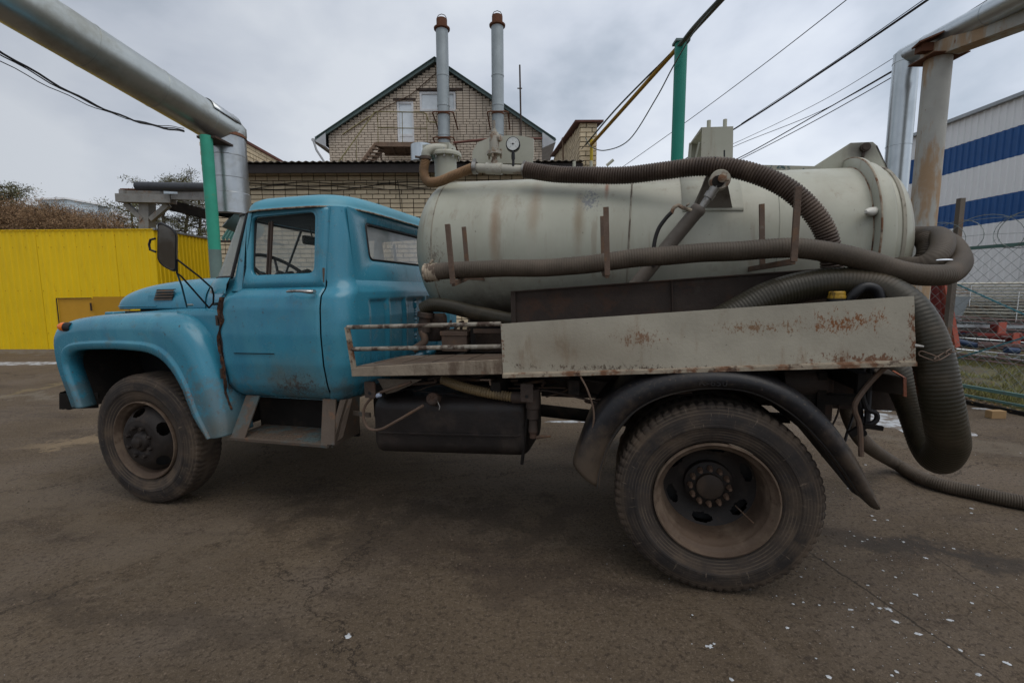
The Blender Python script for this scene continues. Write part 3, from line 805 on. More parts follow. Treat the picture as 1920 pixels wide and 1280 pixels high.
for i in range(16):
    for j in range(5):
        x = lerp(sB[0] + .06, sC[0] - .08, (i + .5 * (j % 2)) / 16); y = .13 + j * .04
        dm.bar((x, y, zt + .002), (x + .014, y + .014, zt + .002), .006, .004)
dm.build('tread_plate', 'step_metal', step, smooth=0, kind='stuff')
bk_ = MB(); bk_.box((-3.14, .43, .55), (-2.3, .45, .86)); bk_.build('step_back_plate', 'chassis', step)

# ---- wheels
def tyre_mesh(r_out, width, r_in, lug, n=280, seed=0):
    """side wall and tread; y=0 is the outer shoulder face, tread runs to y=width"""
    prof = [(r_in, .040), (r_in + .006, .022), (r_in + .02, .012), (r_in + .05, .002), (r_in + .085, -.006), (r_in + .088, -.009), (r_in + .098, -.009), (r_in + .10, -.006), (r_in + .12, -.006), (r_out - .055, .002), (r_out - .035, .010), (r_out - .022, .016), (r_out - .010, .024), (r_out - .003, .036), (r_out, .055), (r_out, width * .25), (r_out, width * .38), (r_out, width * .5), (r_out, width * .62), (r_out, width * .75), (r_out, width - .055), (r_out - .01, width - .024), (r_out - .055, width - .002), (r_in + .05, width), (r_in, width - .03)]
    mb = MB(); rows = []
    for i, (r, y) in enumerate(prof):
        row = []
        for j in range(n):
            a = 2 * PI * j / n
            ph = (j + (2 if y > width * .5 else 0)) % 4
            rr = r; yy = y
            if 11 <= i <= 15 or 19 <= i <= 21:
                if ph >= 3 or (ph == 2 and i > 13): rr = r - lug * (1.0 if i in (13, 14, 15, 19, 20, 21) else .6); yy = y + (lug * .5 if i in (11, 12, 13) else 0)
            if i in (16, 18): rr = r - (lug * .8 if ph >= 2 else .002)
            row.append((math.cos(a) * rr, yy, math.sin(a) * rr))
        rows.append(row)
    return mb.rings(rows)
def holes_disc(mb, prof, n, holes):
    """lathed disc around y with oval hand holes; prof (r, y); holes (angle, half angle, r0, r1)"""
    rows = [[(math.cos(2 * PI * j / n) * r, y, math.sin(2 * PI * j / n) * r) for j in range(n)] for r, y in prof]
    vs = [p for r_ in rows for p in r_]; fs = []
    for i in range(len(rows) - 1):
        for j in range(n):
            r = (prof[i][0] + prof[i + 1][0]) / 2; a = 2 * PI * (j + .5) / n
            hit = False
            for ha, dh, r0, r1 in holes:
                da = (a - ha + PI) % (2 * PI) - PI
                if (da / dh) ** 2 + ((r - (r0 + r1) / 2) / ((r1 - r0) / 2)) ** 2 < 1: hit = True
            if not hit:
                j2 = (j + 1) % n; fs.append((i * n + j, i * n + j2, (i + 1) * n + j2, (i + 1) * n + j))
    mb.add(vs, fs)
def wheel_rear(loc, flip=1):
    Y = lambda y: y * flip
    d_ = MB()
    def rr(p): return [(r, Y(y)) for r, y in p]
    rim = MB(); rim.lathe(rr([(.296, .03), (.300, .012), (.298, .002), (.291, .0), (.286, .006), (.282, .022), (.270, .032), (.262, .036), (.258, .045), (.2575, .07), (.252, .075), (.248, .12), (.240, .17), (.236, .215)]), (0, 0, 0), (0, 1, 0), 72)
    w = rim.build('wheel', 'wheel_rim', T, smooth=50, loc=loc)
    dp = [(lerp(.238, .15, i / 14), Y(.215 + .035 * math.sin(i / 14 * PI * .5))) for i in range(15)]
    holes_disc(d_, dp, 144, [(math.radians(a_), .27, .178, .226) for a_ in (-38, 22, 82, 142, 202, 262 - 0)] )
    d_.lathe(rr([(.15, .250), (.128, .250), (.126, .215), (.105, .205), (.06, .20), (.052, .185), (.045, .178), (.001, .178)]), (0, 0, 0), (0, 1, 0), 48)
    d_.build('wheel_disc', 'wheel_dark', w, smooth=50)
    dr = MB(); dr.lathe(rr([(.236, .30), (.20, .32), (.20, .5), (.001, .5)]), (0, 0, 0), (0, 1, 0), 32); dr.lathe(rr([(.236, .285), (.001, .29)]), (0, 0, 0), (0, 1, 0), 32); dr.build('brake_drum', 'black', w)
    t = tyre_mesh(.5, .27, .298, .009); tv = t.v
    t.v = [(x, Y(y), z) for x, y, z in tv]
    t.build('tyre', 'tyre_rear', w, smooth=35)
    cap = MB(); cap.lathe(rr([(.001, .172), (.055, .172), (.068, .178), (.070, .21)]), (0, 0, 0), (0, 1, 0), 32); cap.build('hub_cap', 'hub', w)
    nut = None
    for k in range(12):
        a = 2 * PI * k / 12 + .0
        if nut is None:
            nb = MB(); nb.lathe([(.001, -.028), (.009, -.028), (.011, -.024), (.012, 0), (.016, .004), (.016, .02)], (0, 0, 0), (0, flip, 0), 6)
            nut = nb.build('wheel_nut', 'nut_rust', w, loc=(math.cos(a) * .098, Y(.19), math.sin(a) * .098))
        else: dup(nut, w, (math.cos(a) * .098, Y(.19), math.sin(a) * .098))
    vs = MB(); vs.tube([(.135, Y(.21), -.105), (.195, Y(.08), -.13)], .004, 6); vs.build('valve_stem', 'brown_metal', w)
    return w
w = wheel_rear((0, .0, .5))
t2 = tyre_mesh(.5, .25, .298, .009, 120); t2.v = [(x, y + .29, z) for x, y, z in t2.v]; t2.build('inner_tyre', 'tyre_rear', w)
w2 = wheel_rear((0, 2.4, .5), -1)
t2 = tyre_mesh(.5, .25, .298, .017, 120); t2.v = [(x, -y - .29, z) for x, y, z in t2.v]; t2.build('inner_tyre', 'tyre_rear', w2)
ax_ = MB(); ax_.tube([(0, .3, .5), (0, 2.1, .5)], .07, 16); ax_.lathe([(.001, -.2), (.12, -.18), (.2, -.06), (.2, .06), (.12, .18), (.001, .2)], (0, 1.2, .5), (1, 0, 0), 20); ax_.build('rear_axle', 'chassis', T)
def wheel_front(loc, flip=1):
    Y = lambda y: y * flip
    rr = lambda p: [(r, Y(y)) for r, y in p]
    rim = MB(); rim.lathe(rr([(.296, .035), (.301, .014), (.298, .002), (.292, .0), (.285, .008), (.281, .026), (.268, .034), (.262, .045), (.258, .075), (.250, .09), (.248, .13), (.24, .2)]), (0, 0, 0), (0, 1, 0), 72)
    w = rim.build('wheel', 'wheel_rim', T, smooth=50, loc=loc)
    d_ = MB()
    dp = [(.250, Y(.075))] + [(lerp(.246, .150, i / 16), Y(lerp(.06, -.018, math.sin(i / 16 * PI / 2)))) for i in range(17)]
    holes_disc(d_, dp, 180, [(math.radians(a_), .25, .182, .240) for a_ in (28, 100, 172, 244, 316)])
    d_.lathe(rr([(.150, -.018), (.125, -.024), (.112, -.022), (.095, -.012), (.078, -.010)]), (0, 0, 0), (0, 1, 0), 48)
    d_.build('wheel_disc', 'wheel_dark', w, smooth=50)
    bk_ = MB(); bk_.lathe(rr([(.255, .13), (.001, .16)]), (0, 0, 0), (0, 1, 0), 32); bk_.build('brake_drum', 'black', w)
    t = tyre_mesh(.5, .25, .298, .005); t.v = [(x, Y(y), z) for x, y, z in t.v]
    t.build('tyre', 'tyre_front', w, smooth=35)
    cap = MB(); cap.lathe(rr([(.001, -.060), (.030, -.060), (.038, -.054), (.042, -.036), (.060, -.032), (.066, -.026), (.074, -.012), (.08, 0)]), (0, 0, 0), (0, 1, 0), 32); cap.build('hub_cap', 'wheel_dark', w)
    nut = None
    for k in range(8):
        a = 2 * PI * (k + .5) / 8
        p = (math.cos(a) * .112, Y(-.022), math.sin(a) * .112)
        if nut is None:
            nb = MB(); nb.lathe([(.001, -.024), (.013, -.024), (.016, -.018), (.016, 0), (.02, .003)], (0, 0, 0), (0, flip, 0), 6)
            nut = nb.build('wheel_nut', 'wheel_dark', w, loc=p)
        else: dup(nut, w, p)
wheel_front((-WB, .145, .5)); wheel_front((-WB, 2.255, .5), -1)
ax_ = MB(); ax_.bar((-WB, .35, .45), (-WB, 2.05, .45), .1, .1); ax_.build('front_axle', 'chassis', T)

# ---- chassis
for y in (.80, 1.60):
    b_ = MB(); b_.box((-4.6, y, .80), (-2.2, y + .07, 1.00)); b_.box((-2.2, y, .84), (.95, y + .07, 1.06)); b_.build('chassis_rail', 'chassis', T)
b_ = MB(); b_.box((-2.3, .62, .62), (-1.95, 1.7, .90)); b_.box((-2.1, .9, .55), (-1.2, 1.4, .85)); b_.build('gearbox', 'chassis', T, bevel=.03)
b_ = MB(); b_.tube([(-2.0, 1.2, .66), (-.2, 1.2, .54)], .05, 16); b_.build('drive_shaft', 'chassis', T)
b_ = MB()
for k in range(6): b_.bar((-.62 + .05 * k, .70, .72 - .016 * k + .06), (.62 - .05 * k, .70, .72 - .016 * k + .06), .08, .013)
b_.build('leaf_spring', 'chassis', T)
b_ = MB(); b_.box((-1.0, .60, .86), (1.1, .66, 1.06)); b_.build('side_channel', 'dark_rusty', T)
for x in (-1.95, -1.2, -.75, .62):
    b_ = MB(); b_.box((x, .10, .98 + .055 * (x + 1)), (x + .06, 2.30, 1.06 + .055 * (x + 1))); b_.build('cross_member', 'chassis', T)
# spare tank and boxes seen under the bed at the back
b_ = MB(); b_.box((.50, .45, .82), (.66, .78, 1.10)); b_.build('rear_box', 'dark_rusty', T, bevel=.008)
b_ = MB(); b_.lathe([(.001, 0), (.07, 0), (.075, .01), (.075, .19), (.07, .2), (.001, .2)], (0.3688, 0.35, 1.053), (1, 0, .02), 20); b_.build('air_cylinder', 'dark_rusty', T)
b_ = MB(); b_.box((.45, .3, .95), (.72, .36, 1.0)); b_.box((.52, .28, .9), (.56, .40, 1.12)); b_.build('rear_bracket', 'chassis', T)
# brake hoses and pipes at the tail
b_ = MB(); b_.tube(crom([(0.7351, 0.1, 1.195), (0.6732, 0.1, 1.115), (0.6127, 0.08, 1.028), (0.6076, 0.08, 0.9765), (0.6325, 0.08, 0.9003), (0.6448, 0.08, 0.7577)], 6), .012, 8); b_.build('tail_pipe', 'brown_metal', T)
b_ = MB(); b_.tube(crom([(0.7245, 0.3, 1.147), (0.7254, 0.3, 1.036), (0.751, 0.3, 0.9399), (0.7949, 0.3, 0.9142), (0.7933, 0.3, 0.8723), (0.7346, 0.3, 0.8408)], 6), .013, 8); b_.build('hanging_cable', 'black_rubber', T)
b_ = MB(); b_.tube(crom([(0.7517, 0.4, 1.13), (0.7521, 0.4, 0.9868), (0.7742, 0.4, 0.8133), (0.7641, 0.35, 0.7931)], 6), .02, 8); b_.tube(crom([(0.8046, 0.4, 1.132), (0.8006, 0.4, 0.9888), (0.7807, 0.35, 0.8286)], 6), .015, 8); b_.build('hanging_hose', 'black_rubber', T)
b_ = MB(); b_.bar((0.6429, 0.2, 0.8241), (0.7011, 0.2, 0.874), .02, .03); b_.bar((0.7011, 0.2, 0.874), (0.7804, 0.2, 0.8652), .02, .022); b_.build('tail_hook', 'chassis', T)
# tail lamp box with orange reflector
p0, p1, p2, p3 = (0.8021, 0.35, 1.121), (0.8082, 0.12, 1.134), (0.815, 0.12, 1.048), (0.7956, 0.35, 1.017)
b_ = MB(); dy = .0
b_.add([p0, p1, p2, p3] + [(p[0] + .06, p[1] + .25, p[2]) for p in (p0, p1, p2, p3)], [(0, 1, 2, 3), (7, 6, 5, 4), (0, 4, 5, 1), (1, 5, 6, 2), (2, 6, 7, 3), (3, 7, 4, 0)])
lb = b_.build('tail_lamp_box', mat('lamp_box', (.085, .068, .055), .6, layers=[((.14, .115, .09), 6, .5, .65, one, .6, .8)]), T, smooth=0, bevel=.006)
b_ = MB(); b_.add([(p1[0], p1[1] - .004, p1[2] + .002), (0.8279, 0.13, 1.132), (0.8351, 0.13, 1.041), (p2[0], p2[1] - .004, p2[2] - .002), (p1[0] + .05, p1[1] + .2, p1[2]), (p1[0] + .06, p1[1] + .2, p1[2]), (p2[0] + .06, p2[1] + .2, p2[2]), (p2[0] + .05, p2[1] + .2, p2[2])], [(0, 1, 2, 3), (1, 5, 6, 2), (0, 4, 5, 1), (3, 2, 6, 7)])
b_.build('reflector', 'orange_reflector', lb, smooth=0)

# ---- rear mudguard
GO = [(-0.7127, -0.02, 0.6402), (-0.6965, -0.02, 0.706), (-0.6292, -0.02, 0.8695), (-0.518, -0.02, 1.013), (-0.376, -0.02, 1.104), (-0.2257, -0.02, 1.149), (-0.0679, -0.02, 1.167), (0.0968, -0.02, 1.161), (0.2351, -0.02, 1.122), (0.3606, -0.02, 1.054), (0.4758, -0.02, 0.9384), (0.5699, -0.02, 0.801), (0.6402, -0.02, 0.6677), (0.6834, -0.02, 0.5624)]
GI = [(-0.585, -0.02, 0.525), (-0.5703, -0.02, 0.6286), (-0.5187, -0.02, 0.7822), (-0.4234, -0.02, 0.9232), (-0.3219, -0.02, 1.003), (-0.1976, -0.02, 1.054), (-0.0523, -0.02, 1.081), (0.101, -0.02, 1.076), (0.2174, -0.02, 1.035), (0.3335, -0.02, 0.9558), (0.4386, -0.02, 0.8475), (0.533, -0.02, 0.7219), (0.6042, -0.02, 0.6132), (0.6612, -0.02, 0.5523)]
go = resample(crom(GO, 5), 80); gi = resample(crom(GI, 5), 80)
rows = []
for a, b in zip(gi, go):
    row = []
    for s_, y in ((-.03, .02), (-.03, -.010), (.02, -.016), (.08, -.014), (.11, -.026), (.35, -.042), (.62, -.044), (.85, -.028), (.97, .0), (1.02, .05), (1.03, .15), (1.03, .32), (1.02, .52)):
        p = a.lerp(b, s_); row.append((p.x, y, p.z))
    rows.append(row)
mg = MB().rings(rows, closed=False).build('rear_mudguard', 'guard_rubber', T, smooth=60, solid=.006)
b_ = MB(); b_.tube([(p.x, -.018, p.z) for p in [a.lerp(b, .0) for a, b in zip(gi, go)]], .0045, 6); b_.build('mudguard_bead', 'rubber', mg)
# far mudguard
rows2 = [[(p[0], 2.4 - p[1], p[2]) for p in r_] for r_ in rows]
MB().rings(rows2, closed=False).build('rear_mudguard', 'guard_rubber', T, smooth=60, solid=.006)
# raised moulded letters at the top of the guard
ca, cb = (-0.0389, -0.046, 1.113), (0.0147, -0.046, 1.117)
def ft(c):
    return (ca[0] + c.x * 1.25 + .0, -.0475 - c.z, ca[2] - .014 + c.y)
tm = text_mesh('K-650', .042, .0030, ft)
tm.build('moulded_letters', 'guard_rubber', mg, smooth=0)
# inner flap and braces
b_ = MB(); b_.add([(0.3668, 0.5, 0.8857), (0.46, 0.35, 0.8095), (0.5895, 0.02, 0.6015), (0.6795, 0.02, 0.5428), (0.4819, 0.02, 0.9092), (0.3049, 0.05, 1.048)], [(0, 1, 2, 3, 4, 5)]); b_.build('mud_flap', 'black_rubber', mg, smooth=0, solid=.004)
b_ = MB(); b_.tube(crom([(-0.6712, -0.02, 1.119), (-0.6309, -0.03, 1.042), (-0.6017, -0.035, 0.9319), (-0.6166, -0.03, 0.8161), (-0.6615, -0.03, 0.6803)], 5), .005, 6); b_.build('guard_stay', 'brown_metal', mg)

# ---- bed: deck, rail, side plate
zd = 1.118
dk = MB()
A, B, C_, D_ = (-2.028, 0, 1.132), (-1.094, 0, 1.203), (-1.05, .55, 1.16), (-1.98, .55, 1.125)
dk.add([A, B, C_, D_, (A[0], A[1], A[2] - .025), (B[0], B[1], B[2] - .025), (C_[0], C_[1], C_[2] - .025), (D_[0], D_[1], D_[2] - .025)], [(0, 1, 2, 3), (7, 6, 5, 4), (0, 4, 5, 1), (1, 5, 6, 2), (2, 6, 7, 3), (3, 7, 4, 0)])
deck = dk.build('deck', 'deck_wood', T, smooth=0)
for k in range(5):     # cracked boards
    x = lerp(-1.9, -1.15, k / 4)
    b_ = MB(); b_.bar((x, .03, A[2] + .0145 + (x - A[0]) * .045), (x + .04, .50, A[2] + .0145 + (x - A[0]) * .045), .004, .0015); b_.build('board_gap', 'chassis', deck, smooth=0)
eg = MB()
E1, E2, E3, E4 = (-2.034, -0.006, 1.075), (-1.09, -0.006, 1.116), (-1.089, -0.006, 1.201), (-2.035, -0.006, 1.13)
eg.add([E1, E2, E3, E4] + [(p[0], .012, p[2]) for p in (E1, E2, E3, E4)], [(0, 1, 2, 3), (7, 6, 5, 4), (0, 4, 5, 1), (1, 5, 6, 2), (2, 6, 7, 3), (3, 7, 4, 0)])
mat('deck_edge', (0.24, 0.195, 0.145), .75, var=.2, vscale=6, layers=[((.08, .05, .033), 7, .46, .62, (1, 1, .3), .75, .9), (RUST, 10, .58, .7, one, .6, .9)], bump=(70, .4))
eg.build('deck_edge', 'deck_edge', deck, smooth=0, bevel=.004)
r_ = MB(); ra, rb = (-2.049, 0, 1.37), (-1.107, 0.02, 1.39)
r_.tube([ra, rb], .0125, 10); r_.tube([(-2.026, 0, 1.24), (-1.108, 0.02, 1.266)], .013, 10)
rl = r_.build('guard_rail', 'rail_paint' if 'rail_paint' in MATS else mat('rail_paint', (.20, .175, .14), .6, layers=[(DRUST, 9, .46, .56, one, .9, .8), ((.33, .31, .26), 18, .5, .6, one, .6, .6)], bump=(80, .3)), T)
r_ = MB(); r_.bar((-2.049, 0, 1.372), (-2.018, 0, 1.12), .016, .028, (1, 0, 0)); r_.build('rail_post', 'rusty_edge', rl, smooth=0)
# side plate
P1, P2, P3, P4 = (-1.099, -0.012, 1.392), (-1.091, -0.012, 1.123), (0.7844, -0.012, 1.234), (0.7618, -0.012, 1.514)
pl = MB()
def pl_pt(u, v, y):
    b0 = V(P2).lerp(V(P3), u); t0 = V(P1).lerp(V(P4), u)
    p = b0.lerp(t0, v); return (p.x, y + .011 * noise.noise(V(p.x * 2.6, 0, p.z * 3.5)) + .003 * noise.noise(V(p.x * 11, 4, p.z * 11)), p.z)
pl.grid(lambda u, v: pl_pt(u, v, -.012), 60, 10)
pl.grid(lambda u, v: pl_pt(u, v, -.004), 60, 10)
pl.rings([[pl_pt(u, v, -.012) for u, v in [(i / 60, 0) for i in range(61)] + [(1, j / 10) for j in range(1, 11)] + [(1 - i / 60, 1) for i in range(1, 61)] + [(0, 1 - j / 10) for j in range(1, 10)]],
          [pl_pt(u, v, -.004) for u, v in [(i / 60, 0) for i in range(61)] + [(1, j / 10) for j in range(1, 11)] + [(1 - i / 60, 1) for i in range(1, 61)] + [(0, 1 - j / 10) for j in range(1, 10)]]])
plate = pl.build('side_plate', 'plate_paint', T, smooth=40)
b_ = MB(); b_.tube([V(P2) + V(.0, .002, -.006), V(P2).lerp(V(P3), .5) + V(0, .002, -.007), V(P3) + V(0, .002, -.006)], .009, 8); b_.build('plate_lip', 'rusty_edge', plate)
b_ = MB(); q0 = V(P2) + V(0, .01, -.014); q1 = V(P3) + V(0, .01, -.014); b_.bar(q0, q1, .05, .018); b_.build('bed_channel', 'rusty_edge', T, smooth=0)
b_ = MB(); b_.add([(q0.x, .03, q0.z), (q1.x, .03, q1.z), (q1.x, .75, q1.z), (q0.x, .75, q0.z), (q0.x, .03, q0.z + .02), (q1.x, .03, q1.z + .02), (q1.x, .75, q1.z + .02), (q0.x, .75, q0.z + .02)], [(3, 2, 1, 0), (4, 5, 6, 7), (0, 1, 5, 4), (1, 2, 6, 5), (2, 3, 7, 6), (3, 0, 4, 7)]); b_.build('bed_floor', 'dark_rusty', T, smooth=0)
b_ = MB(); b_.tube([(0.7782, -0.01, 1.299), (0.8062, -0.02, 1.296)], [.009, .005], 8); b_.build('plate_pin', 'steel', plate)
for x, z in ((-1.94, 1.0), (-.97, 1.02)):
    p = MB(); p.prism(rrect(x - .035, z - .06, x + .035, z + .04, .008), lambda a, b: (a, .03, b), lambda a, b: (a, .042, b)); br_ = p.build('deck_bracket', 'dark_rusty', T, smooth=0)
    p = MB(); p.lathe([(.001, 0), (.010, 0)], (x, .0285, z - .03), (0, 1, 0), 12); p.build('bolt_hole', 'black', br_, smooth=0)
b_ = MB(); b_.bar((-1.233, 0.02, 1.077), (-1.171, 0.02, 1.079), .01, .006); b_.bar((-1.177, 0.02, 1.079), (-1.174, 0.02, 1.048), .01, .006, (1, 0, 0)); b_.build('deck_hook', 'brown_metal', deck)

# ---- fuel tank and what hangs beside it
fa, fb, fc, fd = (-2.002, 0.12, 0.5333), (-0.9963, 0.12, 0.611), (-0.9962, 0.12, 0.9632), (-1.978, 0.12, 0.9216)
xs0, xs1 = (fa[0] + fd[0]) / 2, fb[0]
rows = []
NS = [(0, .80), (.006, .90), (.02, .965), (.05, 1.0), (.95, 1.0), (.98, .965), (.994, .90), (1, .80)]
for u, s_ in NS:
    x = lerp(xs0, xs1, u); z0, z1 = lerp(.555, .60, u), lerp(.915, .945, u); cz = (z0 + z1) / 2; cy = .37
    lp = rrect(-.25 * s_, -(z1 - z0) / 2 * s_, .25 * s_, (z1 - z0) / 2 * s_, .075 * s_, 8)
    rows.append([(x, cy + a, cz + b) for a, b in lp])
ftk = MB(); ftk.rings(rows); ftk.add(rows[0], [tuple(range(len(rows[0])))]); ftk.add(rows[-1], [tuple(range(len(rows[-1])))[::-1]])
fuel = ftk.build('fuel_tank', 'tank_black', T, smooth=40)
sm = MB(); midz = lambda u: lerp(.70, .735, u)
sm.tube([(xs0 - .004, .16, midz(0) + .01), (xs0 + .05, .115, midz(0)), (lerp(xs0, xs1, .5), .112, midz(.5)), (xs1 - .05, .115, midz(1)), (xs1 + .004, .16, midz(1) + .02)], .007, 6); sm.build('tank_seam', 'tank_black', fuel)
cp = MB(); pc = (-1.562, 0.1, 0.9341); cp.lathe([(.001, -.02), (.030, -.02), (.038, -.012), (.040, .03), (.028, .035), (.028, .12)], pc, (0, 1, -.25), 20)
for k in range(6):
    a = k * PI / 3; cp.tube([V(pc) + V(math.cos(a) * .012, -.021, math.sin(a) * .012), V(pc) + V(math.cos(a) * .032, -.018, math.sin(a) * .032)], .004, 6)
cp.build('filler_cap', 'dark_rusty', fuel)
cb_ = MB(); cb_.tube(crom([(-1.678, 0.06, 1.042), (-1.802, 0.06, 0.9985), (-1.903, 0.06, 0.9618), (-1.986, 0.06, 0.8951), (-2.012, 0.06, 0.8167), (-1.982, 0.06, 0.7442), (-1.902, 0.06, 0.7389), (-1.791, 0.06, 0.7954), (-1.611, 0.07, 0.9003)], 6), .0085, 8); cb_.build('filler_hose', 'brown_metal', fuel)
wr = MB(); cen = V((-1.894, 0.05, 0.9545))
for k in range(5): wr.lathe([(.0115, -.003), (.0135, 0), (.0115, .003)], cen + V(.006 * (k - 2), 0, .002 * (k - 2)), (1, .1, .4), 10)
wr.build('wire_binding', mat('pale_wire', (.35, .40, .50), .5), fuel)
ch = MB(); ch.tube([V(pc) + V(.035, -.01, -.01), V(pc) + V(.05, -.015, -.04), V(pc) + V(.045, -.015, -.06)], .003, 6); ch.build('cap_chain', 'steel', fuel)
tg = MB(); tg.bar((-2.244, 0.3, 0.7609), (-2.052, 0.2, 0.7833), .01, .03); tg.build('tank_bracket', 'step_metal', fuel)
# torn canvas scrap under the deck
cv = MB(); cq = [(-1.924, 0.1, 1.046), (-1.625, 0.1, 1.052), (-1.699, 0.1, 1.014), (-1.812, 0.11, 0.9675), (-1.875, 0.11, 0.9517), (-1.889, 0.1, 0.9867)]
cv.add(cq, [tuple(range(len(cq)))]); cv.build('canvas_scrap', mat('canvas', (.13, .105, .08), .9, bump=(60, .6)), T, smooth=0, solid=.006)
# air hose under the deck and the filter
hh = hose([(-1.542, 0.22, 1.028), (-1.397, 0.16, 1.002), (-1.218, 0.12, 0.9791), (-1.052, 0.12, 0.9609)], .030, .016, .22, 14)
hh.build('air_hose', mat('hose_gold', (.17, .12, .06), .5, layers=[((.08, .06, .04), 8, .5, .7, one, .6, .8)]), T, smooth=60)
ft_ = MB(); fx = (-0.956, 0.12, 0.965); ft_.lathe([(.001, .05), (.04, .05), (.04, -.06), (.034, -.065), (.034, -.12), (.024, -.125), (.024, -.17), (.027, -.18), (.027, -.20), (.020, -.205), (.020, -.235), (.001, -.235)], fx, (0, 0, 1), 20)
ft_.tube([(-1.075, 0.12, 0.9599), fx], .034, 14)
fil = ft_.build('drain_filter', 'dark_rusty', T)
ft_ = MB(); ft_.tube([(-0.9339, 0.12, 0.7326), (-0.8932, 0.1, 0.748), (-0.849, 0.09, 0.754)], [.010, .010, .005], 8); ft_.build('drain_tap', 'brown_metal', fil)
wl = MB(); wl.tube([(-1.02, .2, .62), (-1.00, .3, .95)], .012, 8); wl.tube([(-1.03, .14, .56), (-.98, .14, .95)], .01, 8); wl.build('tank_strap', 'chassis', fuel)
# pump and battery boxes on the deck
for x0_, x1_, z0_, z1_, y_ in ((-1.72, -1.53, 1.15, 1.29, .62), (-1.47, -1.26, 1.15, 1.31, .62), (-1.24, -1.1, 1.15, 1.31, .62)):
    b_ = MB(); b_.box((x0_, y_, z0_), (x1_, y_ + .2, z1_)); b_.box((x0_ - .008, y_ - .008, z1_ - .03), (x1_ + .008, y_ + .208, z1_ + .004)); b_.build('battery_box', 'brown_metal', T, bevel=.005)
pp = MB(); pp.lathe([(.001, -.1), (.07, -.1), (.085, -.08), (.085, .08), (.07, .1), (.001, .1)], (-1.83, .78, 1.31), (0, 0, 1), 20); vp = pp.build('vacuum_pump', 'dark_rusty', T)
pp = MB(); pp.lathe([(.001, 0), (.05, 0), (.05, .12), (.001, .12)], (-1.62, .95, 1.33), (1, 0, 0), 16); pp.build('pump_motor', 'dark_rusty', T)
pp = MB(); pp.tube(crom([(-1.858, 0.6, 1.298), (-1.84, 0.6, 1.222), (-1.925, 0.6, 1.163)], 4), .028, 10); pp.build('pump_elbow', 'brown_metal', vp)
for k in range(8):
    pp = MB(); pp.tube([(-1.75 + .05 * k, .70, 1.30), (-1.74 + .055 * k, .68 + .05 * (k % 3), 1.35 + .012 * (k % 2))], .010, 6); pp.build('terminal', 'dark_rusty', T)
# cables and lines tangled under the deck and along the rail
rk_ = random.Random(21)
for k in range(14):
    x0_ = rk_.uniform(-2.1, -1.0); y_ = rk_.uniform(.18, .6); z_ = rk_.uniform(.92, 1.06)
    pts = [(x0_ + j * rk_.uniform(.10, .22), y_ + rk_.gauss(0, .03), z_ - .03 * math.sin(j * 1.1 + k) + rk_.gauss(0, .012)) for j in range(6)]
    MB().tube(crom(pts, 5), rk_.uniform(.004, .010), 6).build('under_cable', ('black_rubber', 'brown_metal', 'dark_rusty')[k % 3], T)
for k in range(2):
    x0_ = rk_.uniform(.70, .85); pts = [(x0_ * .9, rk_.uniform(.3, .8), 1.08), (x0_ + .03, rk_.uniform(.3, .7), .9), (x0_ - .04, rk_.uniform(.3, .6), .72), (x0_ + rk_.uniform(-.1, .05), .5, .60)]
    MB().tube(crom(pts, 6), rk_.uniform(.005, .010), 6).build('under_cable', ('black_rubber', 'dark_rusty')[k % 2], T)

# ---- sub-frame plate along the tank
sfa, sfb, sfc, sfd = (-1.145, 0.42, 1.565), (0.5821, 0.42, 1.657), (0.6, 0.42, 1.383), (-1.145, 0.42, 1.344)
sb = MB(); sb.add([sfa, sfb, sfc, sfd] + [(p[0], p[1] + .01, p[2]) for p in (sfa, sfb, sfc, sfd)], [(3, 2, 1, 0), (4, 5, 6, 7), (0, 1, 5, 4), (1, 2, 6, 5), (2, 3, 7, 6), (3, 0, 4, 7)])
sfm = sb.build('subframe_plate', 'dark_rusty', T, smooth=0)
b_ = MB(); b_.bar(V(sfa) + V(0, -.012, -.002), V(sfb) + V(0, -.012, -.002), .035, .006); b_.bar(V(sfa) + V(.012, -.01, 0), V(sfd) + V(.012, -.01, 0), .02, .03, (1, 0, 0))
r0, r1 = (-0.1978, 0.41, 1.616), (-0.1885, 0.41, 1.43); b_.bar(r0, r1, .02, .006, (1, 0, 0)); b_.build('stiffener', 'dark_rusty', sfm, smooth=0)
for y in (.62, 1.72):
    b_ = MB(); b_.box((-1.5, y, 1.15), (1.05, y + .06, 1.42)); b_.build('tank_cradle', 'chassis', T)

